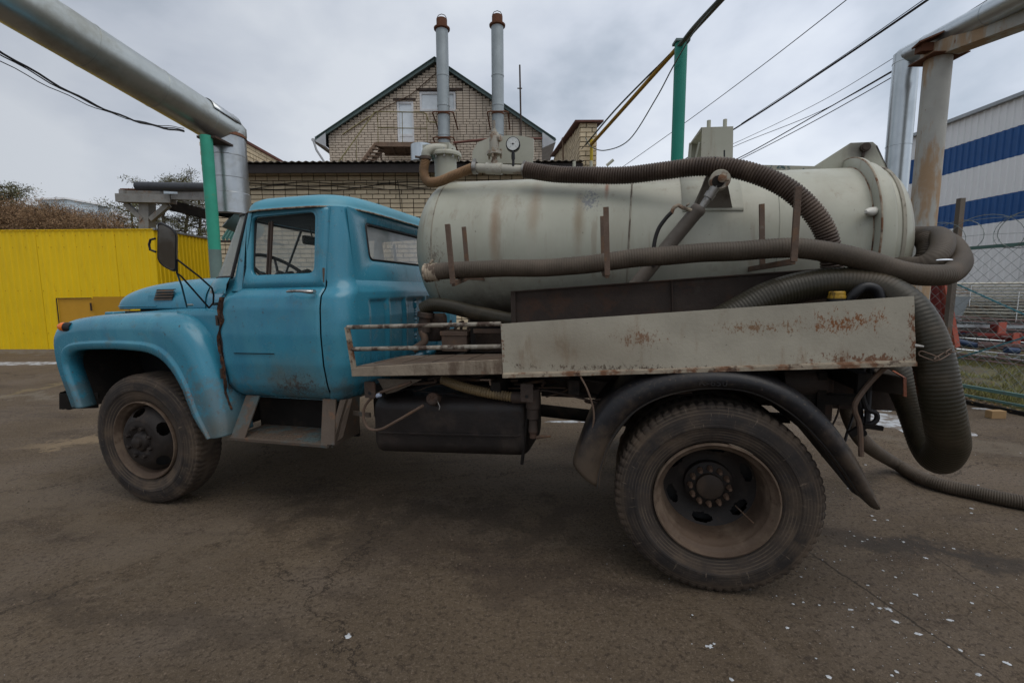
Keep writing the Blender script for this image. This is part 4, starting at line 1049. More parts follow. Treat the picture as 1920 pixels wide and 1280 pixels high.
# ---- the tank
def tc_(x): return 1.835 - .042 * x
TRAD = .525
axd = V(1, 0, -.042).normalized()
XA, XB = -1.80, 1.02
prof = []
for i in range(13):
    t = i / 12 * PI / 2; prof.append((TRAD * math.sin(t), XA - .262 * math.cos(t)))
n_b = 40
for i in range(1, n_b): 
    x = lerp(XA, XB, i / n_b); prof.append((TRAD - .002 * (1 if abs(x + .44) < .04 else 0), x))
for i in range(13):
    t = PI / 2 * (1 - i / 12); prof.append((TRAD * math.sin(t), XB + .205 * math.cos(t)))
prof[0] = (.0005, prof[0][1]); prof[-1] = (.0005, prof[-1][1])
tk = MB(); o_ = V(0, 1.2, 1.835); tk.lathe([(r, h) for r, h in prof], o_, axd, 96)
tk.v = [(p[0], p[1], p[2]) for p in tk.v]
tank = tk.build('tank', 'tank_paint', T, smooth=50)
for x in (XA, -.44, .42):
    s_ = MB(); s_.lathe([(TRAD - .002, x - .006), (TRAD + .0035, x - .003), (TRAD + .0035, x + .003), (TRAD - .002, x + .006)], o_, axd, 96); s_.build('weld_seam', 'tank_paint' if x != -.44 else 'tank_seam', tank) if 'tank_seam' in MATS else s_.build('weld_seam', mat('tank_seam', (.26, .24, .19), .7, layers=[(DRUST, 10, .5, .6, (1, 1, .3), .7, .8)]), tank)
s_ = MB(); s_.lathe([(TRAD, .895), (TRAD + .055, .900), (TRAD + .060, .905), (TRAD + .060, .925), (TRAD + .03, .932), (TRAD + .03, .985), (TRAD + .02, 1.0), (TRAD - .004, 1.005)], o_, axd, 96); s_.build('end_flange', 'tank_paint', tank, smooth=50)
s_ = MB(); s_.lathe([(TRAD - .002, 1.03), (TRAD + .004, 1.034), (TRAD + .004, 1.05), (TRAD - .006, 1.055)], o_, axd, 96); s_.build('end_ring', 'tank_seam', tank)
s_ = MB(); s_.lathe([(TRAD + .058, .9), (TRAD + .0625, .904), (TRAD + .0625, .909), (TRAD + .058, .912)], o_, axd, 96); s_.build('flange_edge', 'rusty_edge', tank)
s_ = MB(); s_.lathe([(TRAD + .0, .889), (TRAD + .005, .893), (TRAD + .0, .899)], o_, axd, 96); s_.build('flange_weld', 'rusty_edge', tank)
# clamps round the end
for px_, py_, sc_ in ((-1, 0, 1),):
    pass
c0 = V((0.9065, 0.7, 1.977)); c1 = V((0.826, 0.62, 1.966))
b_ = MB(); b_.tube([c1, c1.lerp(c0, .3), c0, c0 + V(.02, .04, 0)], [.008, .022, .026, .02], 12); b_.build('end_clamp', mat('clamp_paint', (.5, .49, .44), .45), tank)
c0 = V((1.044, 0.72, 1.74)); b_ = MB(); b_.tube([c0, c0 + V(-.03, -.03, 0)], [.022, .014], 10); b_.build('end_bolt', 'tank_paint', tank)
# lifting gusset with pin
G = [(0.7492, 1.2, 2.358), (0.958, 1.2, 2.492), (1.083, 1.2, 2.486), (1.109, 1.2, 2.461), (1.151, 1.2, 2.365), (1.2, 1.2, 2.261), (1.079, 1.2, 2.22), (0.8347, 1.2, 2.238)]
G2 = [(p[0], p[2]) for p in G]
for y in (1.20, 1.36):
    b_ = MB(); b_.prism(G2[::-1], lambda a, b, y=y: (a, y, b), lambda a, b, y=y: (a, y + .014, b)); b_.build('hinge_gusset', 'tank_paint', tank, smooth=0, bevel=.002)
b_ = MB(); e0, e1 = V(G[2]), V(G[4]); 
b_.add([V(G[3]) + V(0, -.0, 0), V(G[5]), V(G[5]) + V(0, .17, 0), V(G[3]) + V(0, .17, 0)], [(0, 1, 2, 3)]); b_.build('gusset_web', 'dark_rusty', tank, smooth=0, solid=.01)
pn = (1.037, 1.17, 2.452); b_ = MB(); b_.tube([pn, (pn[0], 1.45, pn[2])], .020, 16); b_.tube([(pn[0], 1.175, pn[2]), (pn[0], 1.20, pn[2])], .028, 12); b_.tube([(pn[0] - .004, 1.19, pn[2] - .02), (pn[0] - .012, 1.19, pn[2] - .075)], .009, 8); b_.build('hinge_pin', 'dark_rusty', tank)
# top channel
ca_, cb2 = (0.3091, 1.2, 2.408), (0.7806, 1.2, 2.355)
b_ = MB(); b_.bar(V(ca_) + V(-.1, 0, -.02), V(cb2) + V(0, 0, -.03), .06, .05); b_.build('top_channel', mat('channel', (.30, .29, .24), .6, layers=[((.02, .06, .07), 16, .56, .6, one, .9, .6), (RUST, 9, .55, .65, one, .7, .8)]), tank, smooth=0)
b_ = MB(); b_.box((-.55, 1.17, 2.36), (.1, 1.23, 2.40)); b_.build('top_channel', 'tank_paint', tank)
for px_ in ((-0.8459, 1.2, 2.528), (-0.7194, 1.2, 2.521)):
    b_ = MB(); b_.tube([px_, (px_[0], 1.2, px_[2] - .08)], .012, 8); b_.build('top_stud', 'tank_paint', tank)
b_ = MB(); b_.tube([(-0.6061, 1.2, 2.478), (-0.557, 1.2, 2.515)], .011, 8); b_.build('top_stud', 'tank_paint', tank)
# box on top
K = [(0.0192, 1, 2.409), (0.2143, 1, 2.392), (0.2106, 1, 2.606), (0.0205, 1, 2.619)]
b_ = MB(); b_.add(K + [(p[0], p[1] + .012, p[2]) for p in K], [(0, 1, 2, 3), (7, 6, 5, 4), (0, 4, 5, 1), (1, 5, 6, 2), (2, 6, 7, 3), (3, 7, 4, 0)])
kb = b_.build('top_frame', 'tank_paint', tank, smooth=0)
L1, L2 = V((-0.0225, 1.3, 2.492)), V((-0.016, 1.3, 2.606))
b_ = MB(); K0, K3 = V(K[0]), V(K[3])
b_.add([K3, K3 + V(.0, .012, -.02), L2 + V(0, 0, -.01), L2, ], [(0, 1, 2, 3)])
b_.add([K3, V(K[2]), V(K[2]) + V(0, .30, -.02), L2], [(0, 1, 2, 3)])
b_.add([L1, L2, L2 + V(.012, -.03, 0), L1 + V(.012, -.03, 0)], [(0, 1, 2, 3)])
b_.bar(L1 + V(.01, 0, 0), L2 + V(.01, 0, 0), .02, .03, (1, 0, 0))
b_.bar(K0.lerp(K3, .6) + V(-.0, .05, 0), K0 + V(-.02, .12, 0), .012, .02)
b_.build('top_frame_side', 'tank_paint', kb, smooth=0, solid=.006)
b_ = MB(); b_.add([L1 + V(.005, 0, 0), L1 + V(.26, .0, 0), L2 + V(.26, 0, .08), L2 + V(.005, 0, 0)], [(0, 1, 2, 3)]); b_.build('top_frame_back', 'tank_paint', kb, smooth=0, solid=.006)
for px_, d_ in (((0.0762, 1.1, 2.69), 0), ((0.1772, 1.1, 2.686), 0)):
    b_ = MB(); b_.tube([px_, (px_[0], px_[1], px_[2] - .1)], .013, 10); b_.build('frame_pin', 'tank_paint', kb)
b_ = MB(); b_.tube([(0.1435, 0.9, 2.434), (0.1466, 0.9, 2.365)], .005, 6); b_.build('thin_pin', 'black', tank)
# manhole neck with flange
nx = (-1.821, 1.05, 2.58)
b_ = MB(); b_.lathe([(.085, -.16), (.085, -.0), (.122, .0), (.124, .012), (.124, .022), (.118, .03), (.001, .034)], (nx[0], 1.05, nx[2] + .02), (0, 0, 1), 36)
nk = b_.build('filler_neck', 'tank_paint', tank)
nut = None
for k in range(10):
    a = k * 2 * PI / 10
    b_ = MB(); b_.tube([(nx[0] + math.cos(a) * .106, 1.05 + math.sin(a) * .106, nx[2] + .0), (nx[0] + math.cos(a) * .106, 1.05 + math.sin(a) * .106, nx[2] + .062)], .007, 6); b_.build('neck_bolt', 'steel', nk)
b_ = MB(); e = [(-1.942, 0.93, 2.636), (-1.938, 0.95, 2.672), (-1.79, 1, 2.681), (-1.787, 1, 2.626)]
b_.tube(crom([(-1.926, 0.92, 2.578), (-1.917, 0.92, 2.616), (-1.877, 0.95, 2.644), (-1.79, 1, 2.646)], 5), .034, 14)
b_.box((-1.977, 0.98, 2.689), ((-1.76, 0.98, 2.668)[0], 1.12, (-1.762, 0.98, 2.603)[2] + .01))
b_.build('vent_elbow', 'tank_paint', nk)
cl_ = MB(); pcl = (-1.931, 0.92, 2.571); cl_.lathe([(.040, -.012), (.044, -.01), (.044, .01), (.040, .012)], pcl, (0, 0, 1), 18); cl_.tube([V(pcl) + V(-.03, -.03, .0), V(pcl) + V(-.06, -.045, .004)], .009, 8); cl_.build('hose_clamp', 'step_metal', nk)
hh = hose([(-1.931, 0.92, 2.555), (-1.937, 0.9, 2.466), (-1.895, 0.87, 2.387), (-1.794, 0.84, 2.372), (-1.661, 0.82, 2.402), (-1.512, 0.8, 2.437)], .036, .012, .13, 16)
hh.build('short_hose', 'hose_tan', tank, smooth=60)
# T pipe with valve and gauge
pa, pb = V((-1.52, 0.8, 2.438)), V((-1.139, 0.8, 2.392))
b_ = MB(); b_.tube([pa, pa.lerp(pb, .2)], .030, 16); b_.tube([pa.lerp(pb, .12), pb], .031, 16); b_.tube([pa.lerp(pb, .28), pa.lerp(pb, .58)], .040, 18)
tee = b_.build('tee_pipe', mat('tee_paint', (.37, .355, .30), .5, layers=[((.20, .12, .07), 10, .54, .66, one, .6, .8), (DRUST, 34, .64, .7, one, .7, .8)]), tank)
for p in (pa.lerp(pb, .06), pb + V(.0, 0, 0)):
    b_ = MB(); b_.lathe([(.038, -.016), (.043, -.014), (.043, .014), (.038, .016)], p, (1, 0, -.02), 20); b_.tube([p + V(0, -.02, .045), p + V(0, .02, .045)], .010, 8); b_.tube([p + V(-.006, 0, .03), p + V(.004, 0, .062)], .008, 8); b_.build('hose_clamp', 'steel', tee)
vx = V((-1.352, 0.8, 2.417))
b_ = MB(); b_.lathe([(.026, 0), (.026, .055), (.020, .06), (.020, .092), (.054, .094), (.054, .112), (.032, .116), (.034, .14), (.035, .215), (.030, .240), (.018, .245), (.018, .262), (.011, .265), (.011, .32), (.001, .32)], vx, (0, 0, 1), 22)
b_.tube([vx + V(.03, 0, .20), vx + V(.05, -.01, .20)], [.026, .022], 12)
rv = b_.build('relief_valve', mat('valve_paint', (.33, .31, .26), .55, layers=[((.17, .09, .045), 16, .5, .62, one, .75, .8), (DRUST, 30, .6, .68, one, .8, .8)]), tee, smooth=40)
for a in (PI * .1, PI * .9, PI * 1.5):
    b_ = MB(); b_.tube([vx + V(math.cos(a) * .045, math.sin(a) * .045, .070), vx + V(math.cos(a) * .045, math.sin(a) * .045, .132)], .0075, 6); b_.build('valve_bolt', 'rusty_edge', rv)
b_ = MB(); b_.tube([vx + V(0, 0, .265), vx + V(0, 0, .322)], .0115, 8); b_.build('valve_stem', 'dark_rusty', rv)
gx = V((-1.213, 0.78, 2.562)); gd = V(.18, -1, 0).normalized()
b_ = MB(); b_.lathe([(.001, -.012), (.042, -.012), (.049, -.006), (.049, .024), (.001, .026)], gx, -gd, 32)
b_.tube([gx + V(0, 0, -.042), gx + V(0, 0, -.055)], .012, 8); b_.tube([gx + V(0, 0, -.05), V(gx.x, gx.y, pb.z + .02)], .009, 8)
b_.tube([gx + V(0, 0, -.06), gx + V(0, 0, -.10)], .013, 6)
gg = b_.build('pressure_gauge', 'black', tee)
gu = gd.cross(V(0, 0, 1)).normalized() * -1
if gu.x < 0: gu = -gu
def gp(r, a, o=.0145): return gx + gd * o + gu * (r * math.cos(a)) + V(0, 0, 1) * (r * math.sin(a))
b_ = MB(); b_.add([gp(.0415, 2 * PI * i / 40, .0132) for i in range(40)], [tuple(range(40))]); b_.build('gauge_dial', 'dial_white', gg, smooth=0)
b_ = MB()
for k in range(25):
    a = math.radians(225 - k * 270 / 24); r0_ = .030 if k % 6 == 0 else .033
    pA, pB = gp(r0_, a), gp(.036, a); sd = (pB - pA).cross(gd).normalized() * .0006
    b_.add([pA - sd, pB - sd, pB + sd, pA + sd], [(0, 1, 2, 3)])
b_.build('dial_marks', 'black', gg, smooth=0)
b_ = MB(); pA, pB = gp(.026, PI * .99, .0155), gp(.010, 0, .0155); sd = V(0, 0, .0016); b_.add([pA, pB - sd, pB + sd], [(0, 1, 2)]); b_.tube([gp(0, 0, .012), gp(0, 0, .018)], .005, 10); b_.build('gauge_needle', 'black', gg, smooth=0)
for s_, a in (('0', 225), ('1', 150), ('2', 90), ('3', 30), ('4', -45)):
    ar = math.radians(a); c__ = gp(.023, ar, .0148)
    tm = text_mesh(s_, .009, .0001, lambda c, c__=c__: c__ + gu * c.x + V(0, 0, 1) * (c.y - .003) + gd * c.z); tm.build('dial_number', 'black', gg, smooth=0)
# plate behind the gauge
K = [(-1.588, 1, 2.528), (-1.582, 1, 2.612), (-1.54, 1, 2.669), (-1.453, 1, 2.695), (-1.31, 1, 2.699), (-1.199, 1, 2.685), (-1.116, 1, 2.658), (-1.116, 1, 2.562), (-1.124, 1, 2.485)]
b_ = MB(); b_.prism([(p[0], p[2]) for p in K], lambda a, b: (a, 1.0, b), lambda a, b: (a, 1.012, b)); b_.build('splash_plate', 'tank_paint', tank, smooth=0)
# long top hose
hh = hose([V(pb) + V(.005, 0, 0), (-0.9225, 0.78, 2.342), (-0.7084, 0.76, 2.314), (-0.4708, 0.73, 2.288), (-0.2487, 0.68, 2.284), (-0.0438, 0.62, 2.278), (0.1205, 0.57, 2.246), (0.2759, 0.52, 2.175), (0.4001, 0.48, 2.086), (0.4984, 0.45, 1.972), (0.5675, 0.45, 1.863), (0.6058, 0.46, 1.75), (0.6327, 0.48, 1.609)], .055, .0165, .15, 20)
th_ = hh.build('vacuum_hose', 'hose_brown', T, smooth=60)
# the near shape is thinner where it starts
b_ = MB(); pt = V((0.0463, 0.6, 2.262)); b_.tube([pt + V(.01 + math.sin(a) * .0, -math.cos(a) * .058, math.sin(a) * .058) + V(-.02 * math.sin(a), 0, 0) for a in [i * 2 * PI / 24 for i in range(24)]], .003, 6, closed=True); b_.build('tie_wire', 'black', th_)

# ---- hydraulic ram and trunnion
tp = [(0.0076, 0.62, 2.234), (0.1095, 0.62, 2.211), (0.1804, 0.735, 2.003), (-0.0785, 0.735, 2.018)]
b_ = MB(); b_.add(tp + [(p[0], p[1] + .02, p[2]) for p in tp], [(3, 2, 1, 0), (4, 5, 6, 7), (0, 1, 5, 4), (1, 2, 6, 5), (2, 3, 7, 6), (3, 0, 4, 7)]); b_.add([tp[3], tp[0], (tp[0][0], .75, tp[0][2]), (tp[3][0] + .02, .72, tp[3][2])], [(0, 1, 2, 3)])
rb_ = b_.build('ram_bracket', 'ram_bracket' if 'ram_bracket' in MATS else mat('ram_bracket', (.17, .15, .12), .6, layers=[(DRUST, 7, .5, .66, one, .7, .8)]), T, smooth=0)
def on_tank(x, ang, dr): return V(x, 1.2 - math.cos(ang) * (TRAD + dr), tc_(x) + math.sin(ang) * (TRAD + dr))
b_ = MB(); xa_, xb_ = (-0.1168, 0.72, 1.995)[0], (0.2286, 0.72, 1.976)[0]
b_.grid(lambda u, v: on_tank(lerp(xa_, xb_, u), lerp(R(22), R(62), v), .008), 2, 14); b_.build('base_plate', 'tank_paint', rb_, smooth=60, solid=.008)
ey = V((0.0619, 0.54, 2.176))
b_ = MB(); b_.lathe([(.022, -.02), (.052, -.02), (.056, -.014), (.056, .03), (.022, .03)], ey, (0, 1, 0), 28); eyo = b_.build('ram_eye', mat('ram_eye', (.34, .32, .26), .55, layers=[(RUST, 14, .45, .6, one, .8, .8), (DRUST, 9, .55, .65, one, .9, .7)]), T)
b_ = MB(); b_.lathe([(.001, -.035), (.014, -.035), (.024, -.028), (.024, .06)], ey + V(.008, -.01, .002), (0, 1, 0), 14); b_.tube([ey + V(.02, -.03, -.006), ey + V(.045, -.03, -.01)], .005, 6); b_.build('ram_pin', 'rusty_edge', eyo)
b_ = MB(); b_.lathe([(.001, -.024), (.034, -.022), (.034, 0)], ey + V(-.012, -.005, -.012), (0, 1, 0), 12); b_.build('pin_grease', 'chassis', eyo)
r0, r1 = V((0.0411, 0.54, 2.139)), V((-0.0311, 0.54, 2.03)); 
b_ = MB(); b_.tube([r0, r0.lerp(r1, .3), r0.lerp(r1, .3), r0.lerp(r1, .55), r0.lerp(r1, .56), r1], [.028, .024, .03, .028, .020, .020], 16); b_.build('piston_rod', 'steel', eyo)
c0, c1 = V((-0.0397, 0.54, 2.031)), V((-0.4213, 0.54, 1.556))
b_ = MB(); b_.tube([c0, c0.lerp(c1, .02), c0.lerp(c1, .05), c0.lerp(c1, .06), c1], [.040, .044, .044, .041, .043], 24); b_.build('ram_cylinder', mat('ram_paint', (.12, .10, .082), .42, var=.2, layers=[((.20, .18, .15), 4, .5, .7, one, .5, .5)]), eyo)
b_ = MB(); b_.tube(crom([(-0.0819, 0.52, 2.009), (-0.1369, 0.5, 2.027), (-0.1634, 0.5, 2.041), (-0.1891, 0.5, 2.027), (-0.1997, 0.5, 1.998)], 4), .011, 8); b_.tube([(-0.1199, 0.5, 2.035), (-0.1032, 0.5, 2.049)], .005, 6); b_.build('hose_union', 'rusty_edge', eyo)
b_ = MB(); b_.tube(crom([(-0.1999, 0.5, 2.004), (-0.2367, 0.5, 1.964), (-0.2734, 0.5, 1.905), (-0.2945, 0.5, 1.813), (-0.2939, 0.5, 1.695)], 5), .0115, 10); b_.build('hydraulic_hose', 'black_rubber', eyo)

# ---- hose rack posts
def rack(f0, f1, b0, b1, br):
    b_ = MB(); b_.bar(f0, f1, .018, .028, (1, 0, 0)); b_.bar(f1, b1, .018, .028); b_.bar(b0, b1, .016, .026, (1, 0, 0))
    b_.bar(V(b1), V(b1) + V(0, .35, .0), .018, .028)
    b_.build('hose_rack', 'brown_metal', T, smooth=0, bevel=.001)
rack((-1.432, 0.1, 1.948), (-1.41, 0.1, 1.613), (-1.453, 0.42, 1.976), (-1.433, 0.42, 1.658), 0)
rack((-0.5527, 0.1, 1.988), (-0.5431, 0.1, 1.639), (-0.5899, 0.42, 1.993), (-0.5806, 0.42, 1.662), 0)
rack((0.3282, 0.1, 2.026), (0.3242, 0.1, 1.683), (0.2546, 0.42, 2.009), (0.271, 0.42, 1.674), 0)

# ---- the big green-black hose, chained at the tail
bh = [(-0.0127, 0.22, 1.363), (0.1409, 0.24, 1.45), (0.2674, 0.26, 1.517), (0.4173, 0.28, 1.561), (0.5817, 0.28, 1.579), (0.7141, 0.24, 1.555), (0.8002, 0.16, 1.486), (0.8504, 0.1, 1.379), (0.8847, 0.06, 1.239), (0.9133, 0.04, 1.075), (0.9568, 0.06, 0.9255), (1.005, 0.12, 0.8218), (1.031, 0.22, 0.7282), (1.038, 0.32, 0.756), (1.024, 0.4, 0.885), (0.9972, 0.46, 1.012), (0.9493, 0.5, 1.104), (0.8818, 0.52, 1.143)]
hh = hose(bh, .078, .0165, .024, 24)
big = hh.build('discharge_hose', 'hose_green', T, smooth=60)
b_ = MB()
for s_ in ([(-1.855, 0.62, 1.448), (-1.781, 0.62, 1.478), (-1.66, 0.62, 1.469), (-1.477, 0.6, 1.428), (-1.239, 0.56, 1.383), (-1.01, 0.5, 1.338), (-0.7708, 0.5, 1.244)],):
    hose(s_, .050, .015, .035, 18).build('discharge_hose', 'hose_green', T, smooth=60)
b_ = MB(); e_ = V((-1.832, 0.62, 1.41)); b_.lathe([(.055, -.02), (.06, -.015), (.06, .015), (.055, .02), (.045, .0), (.045, -.12)], e_, (.15, 0, 1), 20); b_.build('hose_collar', 'dark_rusty', T)
# outlet coupling behind
b_ = MB(); oc = V((0.8946, 0.52, 1.137)); b_.tube([oc + V(-.12, .02, .02), oc + V(.03, -.02, -.01)], .08, 20); b_.tube([oc + V(-.01, .0, .0), oc + V(.012, -.005, -.003)], .088, 20); b_.build('outlet_coupling', 'dark_rusty', T)
# chain
cpts = crom([(0.7783, -0.055, 1.272), (0.7977, -0.075, 1.252), (0.8258, -0.085, 1.252), (0.875, -0.05, 1.273), (0.954, 0.05, 1.278), (1.007, 0.15, 1.278)], 8)
cps = resample(cpts, 7)
for i in range(6):
    a, b = cps[i], cps[i + 1]; d_ = (b - a); dn = d_.normalized(); up = V(0, 0, 1) if i % 2 == 0 else V(0, 1, .3)
    sd = dn.cross(up).normalized(); up2 = sd.cross(dn).normalized()
    Ln = d_.length * .60; wd2 = .011
    lp = [a.lerp(b, .5) + dn * (math.copysign(max(0, Ln - wd2), math.cos(t)) * (1 if abs(math.cos(t)) > .01 else 0) + wd2 * math.cos(t)) + up2 * (wd2 * math.sin(t)) for t in [2 * PI * k / 16 for k in range(16)]]
    MB().tube(lp, .0026, 6, closed=True).build('chain_link', 'brown_metal', big)
# black spout with yellow cap on the bed
sp_ = MB(); yc = V((0.5356, 0.16, 1.502)); sp_.tube([yc + V(0, 0, -.08), yc + V(0, 0, .0)], .040, 20)
sp_.tube(crom([yc + V(.03, 0, -.04), V((0.5966, 0.14, 1.522)), V((0.6414, 0.14, 1.558)), V((0.692, 0.14, 1.538)), V((0.7145, 0.14, 1.463))], 5), [.03] * 2 + [.022] * 18 + [.03], 10)
spt = sp_.build('black_canister', 'black', None, smooth=40, label='black plastic canister with a yellow screw cap and loop handle, behind the rusty side plate', category='canister')
spt.matrix_world = Matrix.Translation((X0, Y0, 0)) @ Euler((0, -TAU, -TH)).to_matrix().to_4x4()
cpm = MB(); cpm.lathe([(.001, .034), (.030, .034), (.034, .030), (.035, .012), (.038, .010), (.038, 0), (.030, 0)], yc + V(0, 0, .002), (0, 0, 1), 24); cpm.build('screw_cap', 'yellow_cap', spt)
M_T = spt.matrix_world.copy()

# ---- long suction hose lying in the racks, looped behind the tank
mh = [(-1.607, 0.22, 1.686), (-1.476, 0.22, 1.695), (-1.248, 0.24, 1.699), (-0.9933, 0.25, 1.698), (-0.7474, 0.25, 1.703), (-0.5418, 0.25, 1.72), (-0.2618, 0.26, 1.74), (0.0033, 0.26, 1.752), (0.2052, 0.26, 1.758), (0.3754, 0.26, 1.754), (0.5371, 0.25, 1.728), (0.694, 0.24, 1.679), (0.8285, 0.24, 1.629), (0.9473, 0.26, 1.604), (1.076, 0.34, 1.611), (1.206, 0.5, 1.672), (1.291, 0.7, 1.758), (1.335, 0.9, 1.825), (1.399, 1.2, 1.864), (1.355, 1.7, 1.94)]
hh = hose(mh, .051, .014, .045, 20, .008)
sh = hh.build('suction_hose', 'hose_grey', None, smooth=60, label='long dusty brown suction hose lying in the side racks and looping behind the tank', category='hose')
sh.matrix_world = M_T
cpl = MB(); e_ = V((-1.607, 0.22, 1.686)); dn = (V((-1.476, 0.22, 1.695)) - e_).normalized()
cpl.lathe([(.040, -.03), (.052, -.03), (.057, -.024), (.052, -.015), (.057, -.006), (.052, .004), (.057, .012), (.053, .02), (.055, .05), (.050, .055)], e_, dn, 24)
cpl.tube([e_ + V(.01, -.02, .05), e_ + V(.03, -.02, .075)], .007, 6)
cpl.build('hose_coupling', mat('coupling', (.33, .27, .20), .6, layers=[(DRUST, 18, .48, .6, one, .8, .8)]), sh)
loop2 = [(1.014, 0.9, 1.675), (1.013, 0.62, 1.662), (1.048, 0.5, 1.66), (1.108, 0.5, 1.707), (1.191, 0.62, 1.783), (1.289, 0.85, 1.84), (1.331, 1.1, 1.873), (1.181, 1.7, 1.948)]
hh = hose(loop2, .053, .014, .03, 20); hh.build('hose_loop', 'hose_grey', sh, smooth=60)
hh = hose([(1.212, 0.85, 1.835), (1.215, 0.8, 1.784), (1.187, 0.75, 1.716), (1.166, 0.8, 1.665)], .05, .014, .12, 18); hh.build('hose_loop', 'hose_grey', sh, smooth=60)
# snow lying on hoses and deck
def snow_blob(pts, th, name='snow_cover', parent=None, mw=None, **p):
    n = len(pts); c = sum((V(q_) for q_ in pts), V(0, 0, 0)) / n
    nn = V(0, 0, 1)
    rows = [[V(q_) for q_ in pts], [c.lerp(V(q_), .85) + nn * th * .7 for q_ in pts], [c.lerp(V(q_), .4) + nn * th for q_ in pts], [c.lerp(V(q_), .01) + nn * th for q_ in pts]]
    o = MB().rings(rows).build(name, 'snow', parent, smooth=60, **p)
    if mw is not None: o.matrix_world = mw
    return o
def irregular(cx, cy, cz, rx, ry, n=18, seed=0, rough=.35, ang=0.0):
    rn = random.Random(seed); o = []
    for i in range(n):
        a = 2 * PI * i / n; r = 1 + rough * (rn.random() - .5) * 2
        x, y = rx * r * math.cos(a), ry * r * math.sin(a)
        o.append((cx + x * math.cos(ang) - y * math.sin(ang), cy + x * math.sin(ang) + y * math.cos(ang), cz))
    return o
p = (-0.4433, 0.3, 1.778); snow_blob(irregular(p[0], .285, p[2] - .035, .14, .022, seed=3), .018, parent=sh)
p = (1.106, 0.5, 1.672); snow_blob([(p[0] + .028 * math.cos(a) * (1 + .3 * math.sin(5 * a)), .5 + .018 * math.sin(a), p[2] + .032 + .008 * math.cos(a)) for a in [i * PI / 9 for i in range(18)]], .012, parent=sh)
p = (1.073, 0.34, 1.639); snow_blob(irregular(p[0] - .02, .34, p[2] + .040, .035, .012, seed=9), .006, parent=sh)
for k, (px_, ry) in enumerate(((-1.33, .02), (-1.24, .014), (-1.42, .008), (-1.16, .01))):
    snow_blob(irregular(px_, .2 + .05 * (k % 2), 1.151 + (px_ + 1.33) * .05, .05, ry + .008, seed=k + 20, rough=.6), .008, parent=deck)

# ---- thin hose trailing away over the ground
thp = [(0.91, 0.95, 1.111), (0.9257, 1, 0.9989), (0.9497, 1.05, 0.8475), (1.018, 1.12, 0.6687), (1.171, 1.25, 0.4681)]
th3 = [t2w(p) for p in thp] + [V((3.189, 3.677, 0.023)) + V(0, 0, .09), V((3.217, 3.372, 0.0243)) + V(0, 0, .055), V((3.379, 3.166, 0.0271)) + V(0, 0, .050), V((3.548, 3.005, 0.0299)) + V(0, 0, .050), V((3.909, 2.776, 0.0353)) + V(0, 0, .05)]
hose(th3, .050, .013, .07, 18).build('drain_hose', 'hose_grey', None, smooth=60, label='thinner ribbed hose dropping from the truck tail and trailing away over the asphalt', category='hose')

